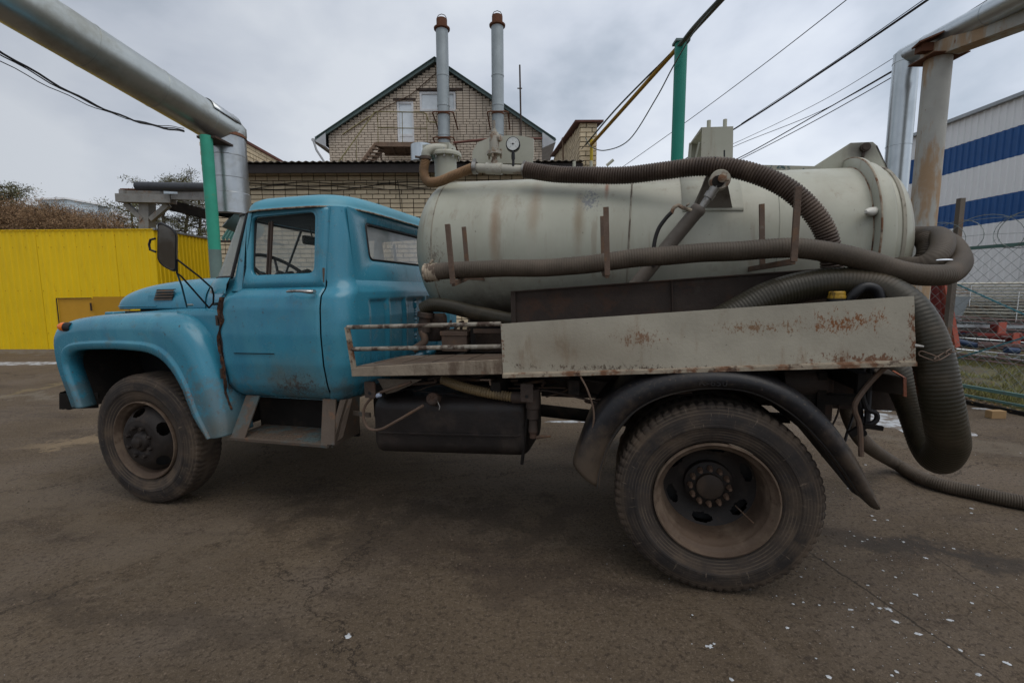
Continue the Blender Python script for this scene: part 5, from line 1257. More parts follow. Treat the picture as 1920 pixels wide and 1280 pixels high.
# =================================================================== the place
# ---- ground
def ground_extra(N, k, co, c, noise_, mrange, mix, math_):
    # sand blown along the left side, a wet stain, a long crack, darker bands under and beside the truck
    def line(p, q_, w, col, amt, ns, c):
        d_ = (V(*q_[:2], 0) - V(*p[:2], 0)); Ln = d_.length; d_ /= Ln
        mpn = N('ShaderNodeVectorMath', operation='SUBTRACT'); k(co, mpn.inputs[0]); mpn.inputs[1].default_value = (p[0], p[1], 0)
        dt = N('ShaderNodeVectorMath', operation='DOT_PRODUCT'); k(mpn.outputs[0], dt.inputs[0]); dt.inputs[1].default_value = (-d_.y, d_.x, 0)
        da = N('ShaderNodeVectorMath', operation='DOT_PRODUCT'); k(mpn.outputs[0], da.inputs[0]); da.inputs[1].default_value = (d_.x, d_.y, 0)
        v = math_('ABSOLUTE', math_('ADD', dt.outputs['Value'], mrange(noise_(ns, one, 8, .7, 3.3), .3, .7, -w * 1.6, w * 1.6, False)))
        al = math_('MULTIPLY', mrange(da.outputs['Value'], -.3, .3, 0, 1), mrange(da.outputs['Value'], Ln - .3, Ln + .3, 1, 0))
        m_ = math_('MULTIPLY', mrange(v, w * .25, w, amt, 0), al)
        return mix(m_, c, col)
    vo = N('ShaderNodeTexVoronoi', feature='DISTANCE_TO_EDGE'); vo.inputs['Scale'].default_value = .42
    dv = N('ShaderNodeVectorMath', operation='ADD'); k(co, dv.inputs[0])
    nn_ = N('ShaderNodeTexNoise'); nn_.inputs['Scale'].default_value = 1.7; nn_.inputs['Detail'].default_value = 8; nn_.inputs['Roughness'].default_value = .7; k(co, nn_.inputs['Vector'])
    k(nn_.outputs['Color'], dv.inputs[1]); k(dv.outputs[0], vo.inputs['Vector'])
    c = mix(math_('MULTIPLY', mrange(vo.outputs['Distance'], .0015, .007, .75, 0), mrange(noise_(.6, one, 3, .5, 8.0), .47, .56)), c, (.028, .021, .016))
    c = line((-5.174, 4.744, -0.0888), (-3.898, 5.121, -0.0735), .16, (.27, .20, .125), .7, 3, c)
    c = line((-8.119, 5.816, -0.1202), (-8.357, 8.45, -0.1202), .12, (.26, .20, .10), .4, 3, c)
    c = line((-11.15, 7.401, -0.1202), (-6.821, 7.126, -0.1181), .22, (.19, .165, .13), .6, 1.6, c)
    c = line((3.114, 4.973, 0.0176), (4.994, 4.036, 0.0451), .30, (.17, .14, .105), .55, 1.5, c)
    c = line((-20.08, 13.49, -0.1202), (-11.66, 12.64, -0.1202), .5, (.17, .16, .15), .6, 2, c)
    c = line((2.03, 2.737, 0.0111), (2.989, 2.298, 0.025), .12, (.045, .038, .033), .75, 2.5, c)
    c = line((1.726, 2.683, 0.0074), (1.941, 1.603, 0.0138), .009, (.03, .025, .02), .8, 7, c)
    c = line((2.439, 2.662, 0.0167), (2.412, 1.901, 0.0189), .006, (.03, .025, .02), .6, 9, c)
    c = line((0.9982, 2.153, -0.0003), (1.123, 1.618, 0.0031), .05, (.17, .13, .095), .4, 5, c)
    c = line((-4.733, 3.834, -0.08), (-1.69, 2.499, -0.0362), .30, (.16, .125, .09), .45, 2, c)
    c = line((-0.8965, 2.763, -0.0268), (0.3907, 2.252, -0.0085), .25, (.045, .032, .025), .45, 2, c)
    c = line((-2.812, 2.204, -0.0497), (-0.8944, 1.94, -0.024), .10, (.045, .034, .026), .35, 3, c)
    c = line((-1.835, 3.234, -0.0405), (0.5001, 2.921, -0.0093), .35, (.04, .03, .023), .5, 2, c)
    return c
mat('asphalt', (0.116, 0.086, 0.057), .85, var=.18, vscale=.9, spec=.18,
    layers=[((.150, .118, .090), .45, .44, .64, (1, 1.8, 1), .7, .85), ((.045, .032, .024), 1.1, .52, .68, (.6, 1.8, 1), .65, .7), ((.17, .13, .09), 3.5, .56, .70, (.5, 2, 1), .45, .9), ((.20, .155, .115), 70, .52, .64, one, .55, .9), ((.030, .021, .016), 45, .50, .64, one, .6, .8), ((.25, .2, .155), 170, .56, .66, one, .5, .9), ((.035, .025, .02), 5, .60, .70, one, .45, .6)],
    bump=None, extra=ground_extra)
t = MATS['asphalt'].node_tree; bs = t.nodes['Principled BSDF']
tcn = t.nodes.new('ShaderNodeTexCoord')
prev = None
for sc_, st_r, ds in ((1.6, .6, .04), (42, .9, .016), (130, .9, .008)):
    n = t.nodes.new('ShaderNodeTexNoise'); n.inputs['Scale'].default_value = sc_; n.inputs['Detail'].default_value = 5; n.inputs['Roughness'].default_value = .7
    t.links.new(tcn.outputs['Object'], n.inputs['Vector'])
    b_ = t.nodes.new('ShaderNodeBump'); b_.inputs['Strength'].default_value = st_r; b_.inputs['Distance'].default_value = ds
    t.links.new(n.outputs['Fac'], b_.inputs['Height'])
    if prev: t.links.new(prev.outputs[0], b_.inputs['Normal'])
    prev = b_
t.links.new(prev.outputs[0], bs.inputs['Normal'])
xs = [-600, -300, -150, -80, -50, -35, -25] + [-20 + .5 * i for i in range(81)] + [25, 35, 50, 80, 150, 300, 600]
ys = [-100, -50, -25, -12] + [-8 + .5 * i for i in range(57)] + [25, 35, 50, 80, 150, 300, 700]
gm = MB()
gm.v = [(x, y, gz(x, y)) for y in ys for x in xs]
nx_ = len(xs)
gm.f = [(j * nx_ + i, j * nx_ + i + 1, (j + 1) * nx_ + i + 1, (j + 1) * nx_ + i) for j in range(len(ys) - 1) for i in range(nx_ - 1)]
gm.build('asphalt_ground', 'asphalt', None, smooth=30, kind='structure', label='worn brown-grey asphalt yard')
def on_g(p, h=.0): return V(p[0], p[1], gz(p[0], p[1]) + h)
def patch(name, px, rx, ry, seed, m='snow', h=.006, rough=.5, ang=0, **p):
    rs_ = random.Random(seed); ph = [rs_.random() * 6.28 for _ in range(9)]
    loop = []
    for i in range(72):
        a = 2 * PI * i / 72; r = 1 + rough * sum(math.sin(a * (k_ + 2) + ph[k_]) / (k_ + 2.2) for k_ in range(9)) * .8
        loop.append((px[0] + rx * r * math.cos(a), px[1] + ry * r * math.sin(a), 0))
    # smooth the jaggedness
    c = V(px[0], px[1], 0)
    rows = []
    for s_, hh_ in ((1, .001), (.9, h * .7), (.6, h), (.02, h)):
        rows.append([on_g(c.lerp(V(q_), s_), hh_) for q_ in loop])
    return MB().rings(rows).build(name, m, None, smooth=60, **p)
mat('old_snow', (0.42, 0.44, 0.46), .7, var=.15, vscale=8, layers=[((.14, .11, .085), 7, .44, .58, one, .9, .8)], bump=(30, .6))
g1 = (-11.26, 10.67, -0.1202); patch('snow_patch', (g1[0] - .3, g1[1]), 1.35, .30, 4, 'old_snow', kind='structure', label='thin snow patch in front of the yellow fence')
g1 = (4.453, 4.998, 0.0349); patch('snow_patch', g1, .38, .42, 5, 'old_snow', kind='structure', label='trodden snow patch behind the truck tail')
g1 = (4.644, 5.696, 0.035); patch('snow_patch', g1, .35, .18, 8, 'old_snow', kind='structure', label='small snow patch beside the hanging cables')
g1 = (0.7331, 5.325, -0.0143); patch('snow_patch', g1, .35, .04, 6, 'old_snow', kind='structure', label='streak of snow under the truck bed')
g1 = (6.076, 5.353, 0.0534); patch('snow_patch', (g1[0] + .2, g1[1] + .15), .35, .15, 7, 'old_snow', kind='structure', label='snow patch at the foot of the mesh fence')
rn = random.Random(11)
fl = MB()
def flake(px_, py_, s_): pass
FL = [(2.045, 2.148, 0.0133), (1.825, 1.888, 0.0113), (1.641, 2.048, 0.0084), (3.146, 2.965, 0.0248), (3.206, 3.033, 0.0253), (3.214, 2.752, 0.0264), (2.39, 2.627, 0.0161), (1.986, 1.764, 0.0138), (1.822, 2.048, 0.0107), (2.372, 2.459, 0.0165), (1.868, 1.664, 0.0126), (2.425, 2.894, 0.0157), (2.509, 2.891, 0.0168), (1.775, 2.087, 0.01), (1.785, 1.966, 0.0105), (2.043, 1.721, 0.0147), (2.045, 1.967, 0.0139), (1.787, 2.056, 0.0103), (-0.7626, 1.931, -0.0223), (0.8606, 1.834, -0.001)]
for i, p in enumerate(FL):
    loop = irregular(p[0], p[1], 0, .006 + .010 * rn.random(), .005 + .007 * rn.random(), 11, 40 + i, .6)
    n = len(loop); b = [on_g(q_, .002) for q_ in loop]; c = on_g(p, .007)
    fl.add(b + [c], [(j, (j + 1) % n, n) for j in range(n)])
for i in range(650):
    # splashes scattered behind the rear wheel and along its track
    u = rn.random(); 
    if i < 330: x, y = rn.gauss(1.75, .5), rn.gauss(2.05, .55)
    elif i < 450: x, y = rn.gauss(3.2, .9), rn.gauss(3.2, .9)
    else: x, y = rn.uniform(-6, 5), rn.uniform(.9, 7)
    s_ = .0012 + .0055 * rn.random() ** 5
    if i >= 450: s_ *= .6
    n = 5; a0 = rn.random() * 6
    b = [on_g((x + s_ * math.cos(a0 + 2 * PI * j / n) * (1 + rn.random()), y + s_ * math.sin(a0 + 2 * PI * j / n) * (1 + rn.random())), .002) for j in range(n)]
    fl.add(b + [on_g((x, y), .004)], [(j, (j + 1) % n, n) for j in range(n)])
mat('fleck', (.50, .52, .54), .7, var=.25, vscale=60, bump=(200, .6)); fl.build('snow_flecks', 'fleck', None, smooth=0, kind='stuff', label='small white flecks of snow scattered on the asphalt')
# grit and small stones
mat('grit', (.12, .09, .065), .85, rand=.5, bump=None)
gt_ = MB()
for i in range(14000):
    r_ = rn.random()
    y = .75 + 7 * r_ ** 1.6; x = rn.uniform(-1.3, 1.35) * (y + .6)
    s_ = (.0018 + .0045 * rn.random() ** 4) * (1 + .15 * y)
    c = on_g((x, y)); a = rn.random() * 6
    b = [c + V(s_ * math.cos(a + k * 2.09), s_ * math.sin(a + k * 2.09), 0) for k in range(3)]
    gt_.add(b + [c + V(0, 0, s_ * .9)], [(0, 1, 3), (1, 2, 3), (2, 0, 3)])
gt_.build('asphalt_grit', 'grit', None, smooth=0, kind='stuff', label='fine grit and stones lying on the asphalt')

# ---- profiled sheet walls
mat('yellow_sheet', (0.74, 0.50, 0.003), .55, var=.05, vscale=1.2, layers=[((.45, .30, .02), 5, .55, .8, (1, 1, .3), .35, .6), ((.30, .22, .05), 22, .68, .76, one, .5, .7)], bump=(2, .05), rand=.03)
mat('orange_sheet', (0.50, 0.26, 0.02), .5, var=.06)
mat('ochre', (0.42, 0.22, 0.012), .5, var=.06)
mat('grey_cap', (.30, .32, .33), .4, metal=.5)
def sheet_mesh(w, h, pitch, depth):
    mb = MB(); xs_ = []; n = int(round(w / pitch)); k = w / n
    for i in range(n):
        for f_, d_ in ((0, 0), (.55, 0), (.65, 1), (.9, 1)): xs_.append(((i + f_) * k, d_ * depth))
    xs_.append((w, 0))
    mb.rings([[(x, -y, z) for x, y in xs_] for z in (0, h)], closed=False)
    return mb
def sheet_wall(name, p, q_, z0, z1, m, label, cat, w=1.14, pitch=.19, depth=.022, group=None):
    p = V(*p[:2], 0); q_ = V(*q_[:2], 0); Ln = (q_ - p).length; n = max(1, round(Ln / w)); w = Ln / n
    ang = math.atan2(q_.y - p.y, q_.x - p.x)
    root = empty(name, (p.x, p.y, z0), ang, label=label, category=cat)
    first = None
    for i in range(n):
        if first is None: first = sheet_mesh(w - .004, z1 - z0, pitch, depth).build('panel', m, root, smooth=0)
        else: dup(first, root, (i * w, .003 * (i % 2), 0))
    scw = MB()
    for zf in (.14, .5, .86, .955):
        for i in range(int(Ln / .38)):
            c_ = V(.16 + i * .38, -.004, (z1 - z0) * zf); scw.box(c_ - V(.009, .006, .009), c_ + V(.009, .004, .009))
    scw.build('screw_heads', 'ochre', root, smooth=0, kind='stuff')
    bk_ = MB(); bk_.box((0, .05, 0), (Ln, .09, z1 - z0 - .05)); bk_.build('frame_rail', m, root, smooth=0)
    return root
yc0, yc1, yc2 = (-19.5, 13.5, 3.375), (-10.2, 13.25, 3.304), (-10.23, 15.9, 3.269)
zt_f = (-12.41, 13.37, 3.321)[2]
f1 = sheet_wall('yellow_fence', yc0, yc1, -.13, zt_f, 'yellow_sheet', 'long yellow profiled-sheet fence facing the truck, left of its corner', 'fence')
f2 = sheet_wall('yellow_fence', yc1, yc2, -.13, zt_f, 'yellow_sheet', 'short yellow profiled-sheet fence running back from the corner to the brick wall', 'fence', pitch=.16)
b_ = MB(); b_.bar(V(yc1[0], yc1[1] - .03, zt_f + .01), V(yc2[0], yc2[1] - .03, zt_f + .01), .10, .05); cpo = b_.build('roof_cap', 'grey_cap', None, smooth=0); cpo.parent = f2; cpo.matrix_parent_inverse = (Matrix.Translation(f2.location) @ Matrix.Rotation(f2.rotation_euler.z, 4, 'Z')).inverted()
b_ = MB(); b_.bar(V(yc0[0], 13.47, zt_f), V(yc1[0], 13.22, zt_f), .03, .02); cpo = b_.build('top_trim', 'yellow_sheet', None, smooth=0); cpo.parent = f1; cpo.matrix_parent_inverse = (Matrix.Translation(f1.location) @ Matrix.Rotation(f1.rotation_euler.z, 4, 'Z')).inverted()
d0, d1, d2 = (-13.17, 13.25, 1.363), (-12.16, 13.25, 1.39), (-11.12, 13.25, 1.416)
dr_ = empty('gate_door', (d0[0], 13.25, -.1), 0, label='small orange door leaf with dark edges standing in the yellow fence', category='door')
b_ = MB(); b_.add([(0, 0, .6), (.15, 0, 0), (d1[0] - d0[0] + .1, 0, 0), (d1[0] - d0[0], 0, d0[2] + .1), (0, 0, d0[2] + .1)], [(0, 1, 2, 3, 4)]); b_.build('door_leaf', 'orange_sheet', dr_, smooth=0, solid=.03)
b_ = MB(); b_.bar((0, -.035, d0[2] + .11), (d1[0] - d0[0], -.035, d0[2] + .115), .02, .025); b_.bar((0, -.035, .3), (0, -.035, d0[2] + .1), .02, .02, (1, 0, 0)); b_.build('door_frame', 'dark_rusty', dr_, smooth=0)
b_ = MB(); b_.bar((d1[0] - d0[0] - .02, -.05, d0[2] - .25), (d1[0] - d0[0] - .02, -.05, d0[2] - .02), .03, .03, (1, 0, 0)); b_.build('hinge', 'dark_rusty', dr_, smooth=0)
b_ = MB(); b_.box((d1[0] - d0[0] + .02, -.01, 0), (d2[0] - d0[0], .0, d2[2] + .1)); b_.build('inner_panel', 'ochre', dr_, smooth=0)

# ---- brick work
mat('brick_cream', (0.57, 0.47, 0.32), .85, var=.10, vscale=5, rand=.12, layers=[((.38, .31, .22), 9, .52, .75, one, .5, .9)], bump=(60, .4))
mat('brick_pale', (0.54, 0.46, 0.37), .85, var=.06, vscale=4, rand=.07, layers=[((.38, .32, .24), 7, .55, .75, one, .4, .9)], spots=[((-.3, 18, 6.9), (.9, 3, .5), (.30, .17, .08), .35, 3), ((-2.4, 18, 6.9), (.5, 3, .5), (.30, .17, .08), .35, 3)], bump=(60, .3))
mat('mortar', (0.055, 0.040, 0.030), .95, var=.2, vscale=5)
mat('mortar_light', (0.075, 0.055, 0.042), .95, var=.2, vscale=5)
mat('fascia', (.028, .022, .020), .7)
mat('asbestos', (.20, .175, .15), .85, var=.2, layers=[((.09, .07, .055), 5, .5, .7, one, .7, .9)])
mat('coping', (.13, .055, .042), .7, var=.2)
def brick_wall(root, frame, L0, L1, zlo, zhi, m, mm, bl=.26, bh=.1, gap=.018, bt=.10, limit=None, cut=None, seed=1, halfp=.08, ):
    """frame(u, d, z) maps wall coordinates; cut(u0, u1, z0, z1) says whether a brick is left out; limit(u, z) which ones are separate"""
    rn = random.Random(seed); stuff = MB(); singles = []
    rows = int((zhi - zlo) / bh + .5)
    for j in range(rows):
        z = zlo + j * bh; u = L0 - (bl / 2 if j % 2 else 0) - (bl if rn.random() < .0 else 0)
        while u < L1:
            w = bl / 2 if rn.random() < halfp else bl
            a, b = max(u + gap / 2, L0), min(u + w - gap / 2, L1)
            u += w
            if b - a < .03: continue
            if cut and cut(a, b, z, z + bh):
                run = None                       # a brick cut to fit the slope or the opening
                for q_ in range(7):
                    ok = q_ < 6 and not cut(lerp(a, b, q_ / 6), lerp(a, b, (q_ + 1) / 6), z, z + bh)
                    if ok and run is None: run = q_
                    if not ok and run is not None:
                        aa, bb = lerp(a, b, run / 6), lerp(a, b, q_ / 6)
                        stuff.add([frame(p, d, y_) for y_ in (z + gap / 2, z + bh - gap / 2) for p, d in ((aa, 0), (bb, 0), (bb, bt), (aa, bt))], [(0, 3, 2, 1), (4, 5, 6, 7), (0, 1, 5, 4), (1, 2, 6, 5), (2, 3, 7, 6), (3, 0, 4, 7)]); run = None
                continue
            dj = rn.uniform(-.004, .004)
            zz0, zz1 = z + gap / 2, z + bh - gap / 2
            if limit and limit((a + b) / 2, z): singles.append((a, b, zz0, zz1, dj)); continue
            vs = [frame(p, d, q_) for q_ in (zz0, zz1) for p, d in ((a, -bt * .1 + dj), (b, -bt * .1 + dj), (b, bt), (a, bt))]
            stuff.add(vs, [(0, 3, 2, 1), (4, 5, 6, 7), (0, 1, 5, 4), (1, 2, 6, 5), (2, 3, 7, 6), (3, 0, 4, 7)])
    cache = {}
    for a, b, z0_, z1_, dj in singles[:300]:
        key = (round(b - a, 3))
        if key not in cache:
            mb = MB(); o0 = V(frame(0, 0, 0))
            vs = [V(frame(p, d, q_)) - o0 for q_ in (0, z1_ - z0_) for p, d in ((0, -.01), (b - a, -.01), (b - a, bt), (0, bt))]
            mb.add(vs, [(0, 3, 2, 1), (4, 5, 6, 7), (0, 1, 5, 4), (1, 2, 6, 5), (2, 3, 7, 6), (3, 0, 4, 7)])
            o = mb.build('brick', m, root, smooth=0); cache[key] = o
        else:
            o = cache[key].copy(); COL.objects.link(o)
        o.location = frame(a, dj, z0_)
    for a, b, z0_, z1_, dj in singles[300:]:
        vs = [frame(p, d, q_) for q_ in (z0_, z1_) for p, d in ((a, -bt * .1 + dj), (b, -bt * .1 + dj), (b, bt), (a, bt))]
        stuff.add(vs, [(0, 3, 2, 1), (4, 5, 6, 7), (0, 1, 5, 4), (1, 2, 6, 5), (2, 3, 7, 6), (3, 0, 4, 7)])
    if stuff.v: stuff.build('brickwork', m, root, smooth=0, kind='stuff')
YB = 10.5
XL = (-6.879, 10.5, 2.83)[0]; XR = (1.89, 10.5, 4.421)[0]
zE = (-4.26, 10.5, 4.24)[2]
low = empty('brick_outbuilding', (0, 0, 0), 0, label='low cream brick outbuilding with a corrugated roof edge, behind the truck cab', category='building')
def limvis(u, z):
    return (u < -1.7 and z > 2.75) or (u < -5.9 and z > 1.75)
brick_wall(low, lambda u, d, z: (u, YB + d, z), XL, XR - .42, -.1, zE - .05, 'brick_cream', 'mortar', limit=limvis, seed=3)
b_ = MB(); b_.box((XL + .01, YB + .02, -.2), (XR - .44, YB + .3, zE)); b_.box((XL + .01, YB + .3, -.2), (XL + .3, 20, zE)); b_.build('mortar_bed', 'mortar', low, smooth=0)
# left side wall and parapet
XLi = XL + .42
zp = 5.12
brick_wall(low, lambda u, d, z: (XL + d, u, z), YB, 19, 1.5, zp, 'brick_cream', 'mortar', seed=4)
brick_wall(low, lambda u, d, z: (XLi - d, u, z), YB + .02, 19, zE - .1, zp, 'brick_cream', 'mortar', seed=5)
brick_wall(low, lambda u, d, z: (u, YB + d - .02, z), XL, XLi, zE - .0, zp, 'brick_cream', 'mortar', seed=6)
b_ = MB(); b_.box((XL + .02, YB + .03, zE - .2), (XLi - .02, 19, zp)); b_.build('mortar_bed', 'mortar', low, smooth=0)
b_ = MB(); b_.bar((XL + .21, YB - .05, zp + .04), (XL + .21, 19, zp + .04), .52, .06); b_.build('coping', 'coping', low, smooth=0)
# right parapet
XRi = (1.523, 10.5, 4.423)[0]
zq0, zq1 = 5.22, 6.15
def topz(y): return lerp(zq0, zq1, (y - YB) / 5.5)
brick_wall(low, lambda u, d, z: (XRi + d, u, z), YB, 17, 1.5, 6.5, 'brick_cream', 'mortar', seed=7, cut=lambda a, b, z0, z1: z1 > topz(a) - .02)
brick_wall(low, lambda u, d, z: (u, YB + d - .02, z), XRi, XR, 0, zq0 - .05, 'brick_cream', 'mortar', seed=8)
b_ = MB(); b_.add([(XRi + .02, YB + .03, -.1), (XRi + .02, 17, -.1), (XRi + .02, 17, topz(17) - .05), (XRi + .02, YB + .03, zq0 - .05), (XR, YB + .03, -.1), (XR, 17, -.1), (XR, 17, topz(17) - .05), (XR, YB + .03, zq0 - .05)], [(0, 1, 2, 3), (4, 7, 6, 5), (0, 3, 7, 4), (3, 2, 6, 7)]); b_.build('mortar_bed', 'mortar', low, smooth=0)
b_ = MB(); b_.bar(((XRi + XR) / 2, YB - .12, zq0 - .01), ((XRi + XR) / 2, 17, topz(17)), .62, .04); b_.build('coping', 'coping', low, smooth=0)
# roof edge of corrugated sheets, fascia and cables on the wall
rows = []
N_ = 420
x0_, x1_ = XLi - .02, XRi + .02
for y, dz in ((YB - .42, 0), (YB - .42, -.012), (YB - .42, 0), (YB + 6, .9)):
    rows.append([(lerp(x0_, x1_, i / N_), y, zE + .06 + dz + .013 * math.cos(i / N_ * (x1_ - x0_) / .15 * 2 * PI)) for i in range(N_ + 1)])
MB().rings(rows, closed=False).build('corrugated_roof', 'asbestos', low, smooth=60, solid=.012)
b_ = MB(); b_.box((x0_, YB - .36, zE - .13), (x1_, YB - .33, zE + .02)); b_.box((x0_, YB - .33, zE - .06), (x1_, YB, zE - .04)); b_.box((x0_, YB - .37, zE - .16), (x1_, YB - .32, zE - .13)); b_.build('fascia_board', 'fascia', low, smooth=0)
for k, (a, s_) in enumerate(((4.12, .05), (4.02, .10), (4.06, .08))):
    pts = [(x0_ + (x1_ - x0_) * i / 60, YB - .04 - .01 * k, zE - .30 - .07 * k + s_ * .5 * math.sin(i * .55 + k * 2) * math.sin(i * .13 + k)) for i in range(61)]
    MB().tube(pts, .009, 5).build('wall_cable', 'black_rubber', low)
b_ = MB(); b_.tube([(-2.531, 10.44, 3.989), (-2.492, 10.44, 3.736), (-2.48, 10.44, 3.366)], .008, 5); b_.build('wall_cable', 'black_rubber', low)
# small green awning right of the post
aw = empty('green_awning', (-6.011, 9.6, 2.612), 0, label='small green corrugated awning on the brick wall beside the cab', category='awning')
o_a = V((-6.011, 9.6, 2.612))
b_ = MB(); rows = []
pA, pB, pC, pD = V((-6.083, 9.7, 2.634)) - o_a, V((-5.459, 9.7, 2.631)) - o_a, V((-5.698, 10.4, 3.233)) - o_a, V((-6.114, 10.4, 3.235)) - o_a
for v in (0, 1):
    rows.append([pA.lerp(pB, i / 48).lerp(pD.lerp(pC, i / 48), v) + V(0, 0, .02 * (1 if (i % 6) < 3 else -1)) for i in range(49)])
b_.rings(rows, closed=False); mat('awning_green', (.045, .115, .10), .5, var=.15); b_.build('awning_sheet', 'awning_green', aw, smooth=0, solid=.004)
b_ = MB(); b_.bar(pA + V(0, 0, -.04), pB + V(0, 0, -.04), .04, .04); b_.bar(pB + V(.3, 0, -.04), pB + V(.3, .75, -.04), .04, .04); b_.build('awning_frame', 'dark_rusty', aw, smooth=0)

# ---- gabled house behind
YG = 19.5
g_l, g_r, g_t = (-7.496, 19.5, 6.92), (1.264, 19.5, 6.885), (-3.03, 19.5, 10.63)
e_l, e_r = (-7.946, 19.2, 7.63), (1.804, 19.2, 7.549)
gb = empty('gabled_house', (0, 0, 0), 0, label='pale brick gabled house with a dark green roof edge and two white windows', category='building')
xl, xr, xt, zt2 = g_l[0], g_r[0], g_t[0], g_t[2] - .05
zel, zer = lerp(e_l[2], zt2, (xl - e_l[0]) / (xt - e_l[0])), lerp(e_r[2], zt2, (e_r[0] - xr) / (e_r[0] - xt))
def roofz(x): return lerp(zel, zt2, (x - xl) / (xt - xl)) if x < xt else lerp(zer, zt2, (xr - x) / (xr - xt))
w1 = [(-4.656, 19.5, 7.627), (-3.975, 19.5, 9.206)]; w2 = [(-3.725, 19.5, 8.833), (-2.253, 19.5, 9.58)]
def cutg(a, b, z0, z1):
    if z1 > min(roofz(a), roofz(b)) + .07: return True
    for p, q_ in (w1, w2):
        if b > p[0] + .02 and a < q_[0] - .02 and z1 > p[2] + .02 and z0 < q_[2] - .02: return True
    return False
brick_wall(gb, lambda u, d, z: (u, YG + d, z), xl, xr, 4.2, zt2 + .2, 'brick_pale', 'mortar_light', cut=cutg, seed=9, bl=.27, gap=.022)
b_ = MB(); b_.add([(xl + .01, YG + .12, 0), (xr - .01, YG + .12, 0), (xr - .01, YG + .12, zer), (xt, YG + .12, zt2), (xl + .01, YG + .12, zel)], [(0, 1, 2, 3, 4)])
b_.build('mortar_bed', 'mortar_light', gb, smooth=0)
mat('side_wall', (.34, .28, .22), .9)
b_ = MB(); b_.add([(xl + .01, YG + .1, 0), (xl + .01, YG + 14, 0), (xl + .01, YG + 14, zel), (xl + .01, YG + .1, zel)], [(0, 1, 2, 3)]); b_.add([(xr - .01, YG + .1, 0), (xr - .01, YG + 14, 0), (xr - .01, YG + 14, zer), (xr - .01, YG + .1, zer)], [(0, 1, 2, 3)]); b_.build('side_wall', 'side_wall', gb, smooth=0)
mat('green_trim', (.10, .145, .14), .5, var=.1); mat('white_upvc', (.62, .63, .64), .4); mat('soffit', (.42, .44, .46), .6)
b_ = MB()
for e_, s_ in ((e_l, -1), (e_r, 1)):
    p, q_ = V(e_[0], YG - .20, e_[2] + .02), V(xt, YG - .20, zt2 + .12)
    b_.bar(p, q_, .06, .12); b_.bar(p + V(0, 7, .07), q_ + V(0, 7, .07), 14.2, .02)
b_.build('roof', 'green_trim', gb, smooth=0)
for e_, x_, z_ in ((e_l, xl, zel), (e_r, xr, zer)):
    b_ = MB()
    b_.add([(e_[0], YG - .30, e_[2] - .05), (x_, YG - .30, e_[2] - .28), (x_, YG - .30, z_ + .0)], [(0, 1, 2)])
    b_.add([(e_[0], YG - .30, e_[2] - .05), (x_, YG - .30, e_[2] - .28), (x_, YG + 14, e_[2] - .28), (e_[0], YG + 14, e_[2] - .05)], [(0, 1, 2, 3)])
    b_.build('eaves_box', 'soffit', gb, smooth=0)
b_ = MB(); b_.tube([(e_l[0] - .05, YG + 10, e_l[2]), (e_l[0] - .05, YG - .35, e_l[2] - .02)], .07, 8); gl = V(e_l[0] - .05, YG - .3, e_l[2] - .05)
b_.tube([gl, gl + V(.1, 0, -.35), V(xl - .1, YG - .1, gl.z - .9), V(xl - .08, YG - .1, gl.z - 2.5)], .045, 8); b_.build('gutter', 'soffit', gb)
mat('win_glass', (.62, .67, .70), .08, bump=None, spec=.8)
for (p, q_), mull in ((w1, None), (w2, .56)):
    b_ = MB(); fw = .085
    x0_, x1_, z0_, z1_ = p[0], q_[0], p[2], q_[2]
    for a, b in (((x0_, z0_), (x1_, z0_ + fw)), ((x0_, z1_ - fw), (x1_, z1_)), ((x0_, z0_ + fw), (x0_ + fw, z1_ - fw)), ((x1_ - fw, z0_ + fw), (x1_, z1_ - fw))):
        b_.box((a[0], YG + .02, a[1]), (b[0], YG + .10, b[1]))
    if mull: xm = lerp(x0_, x1_, mull + .2); b_.box((xm - .05, YG + .03, z0_ + fw), (xm + .05, YG + .10, z1_ - fw))
    else: zm = lerp(z0_, z1_, .17); b_.box((x0_ + fw, YG + .03, zm - .05), (x1_ - fw, YG + .10, zm + .05)); b_.box((x0_ + fw, YG + .045, z0_ + fw), (x1_ - fw, YG + .10, zm - .05))
    fr = b_.build('window', 'white_upvc', gb, smooth=0)
    b_ = MB(); b_.add([(x0_ + fw, YG + .07, z0_ + fw), (x1_ - fw, YG + .07, z0_ + fw), (x1_ - fw, YG + .07, z1_ - fw), (x0_ + fw, YG + .07, z1_ - fw)], [(0, 1, 2, 3)]); b_.build('pane', 'win_glass', fr, smooth=0)
    b_ = MB(); b_.box((x0_ - .12, YG - .03, z1_ + .02), (x1_ + (.3 if mull else .1), YG + .03, z1_ + .12)); b_.build('lintel', 'dark_rusty', fr, smooth=0)
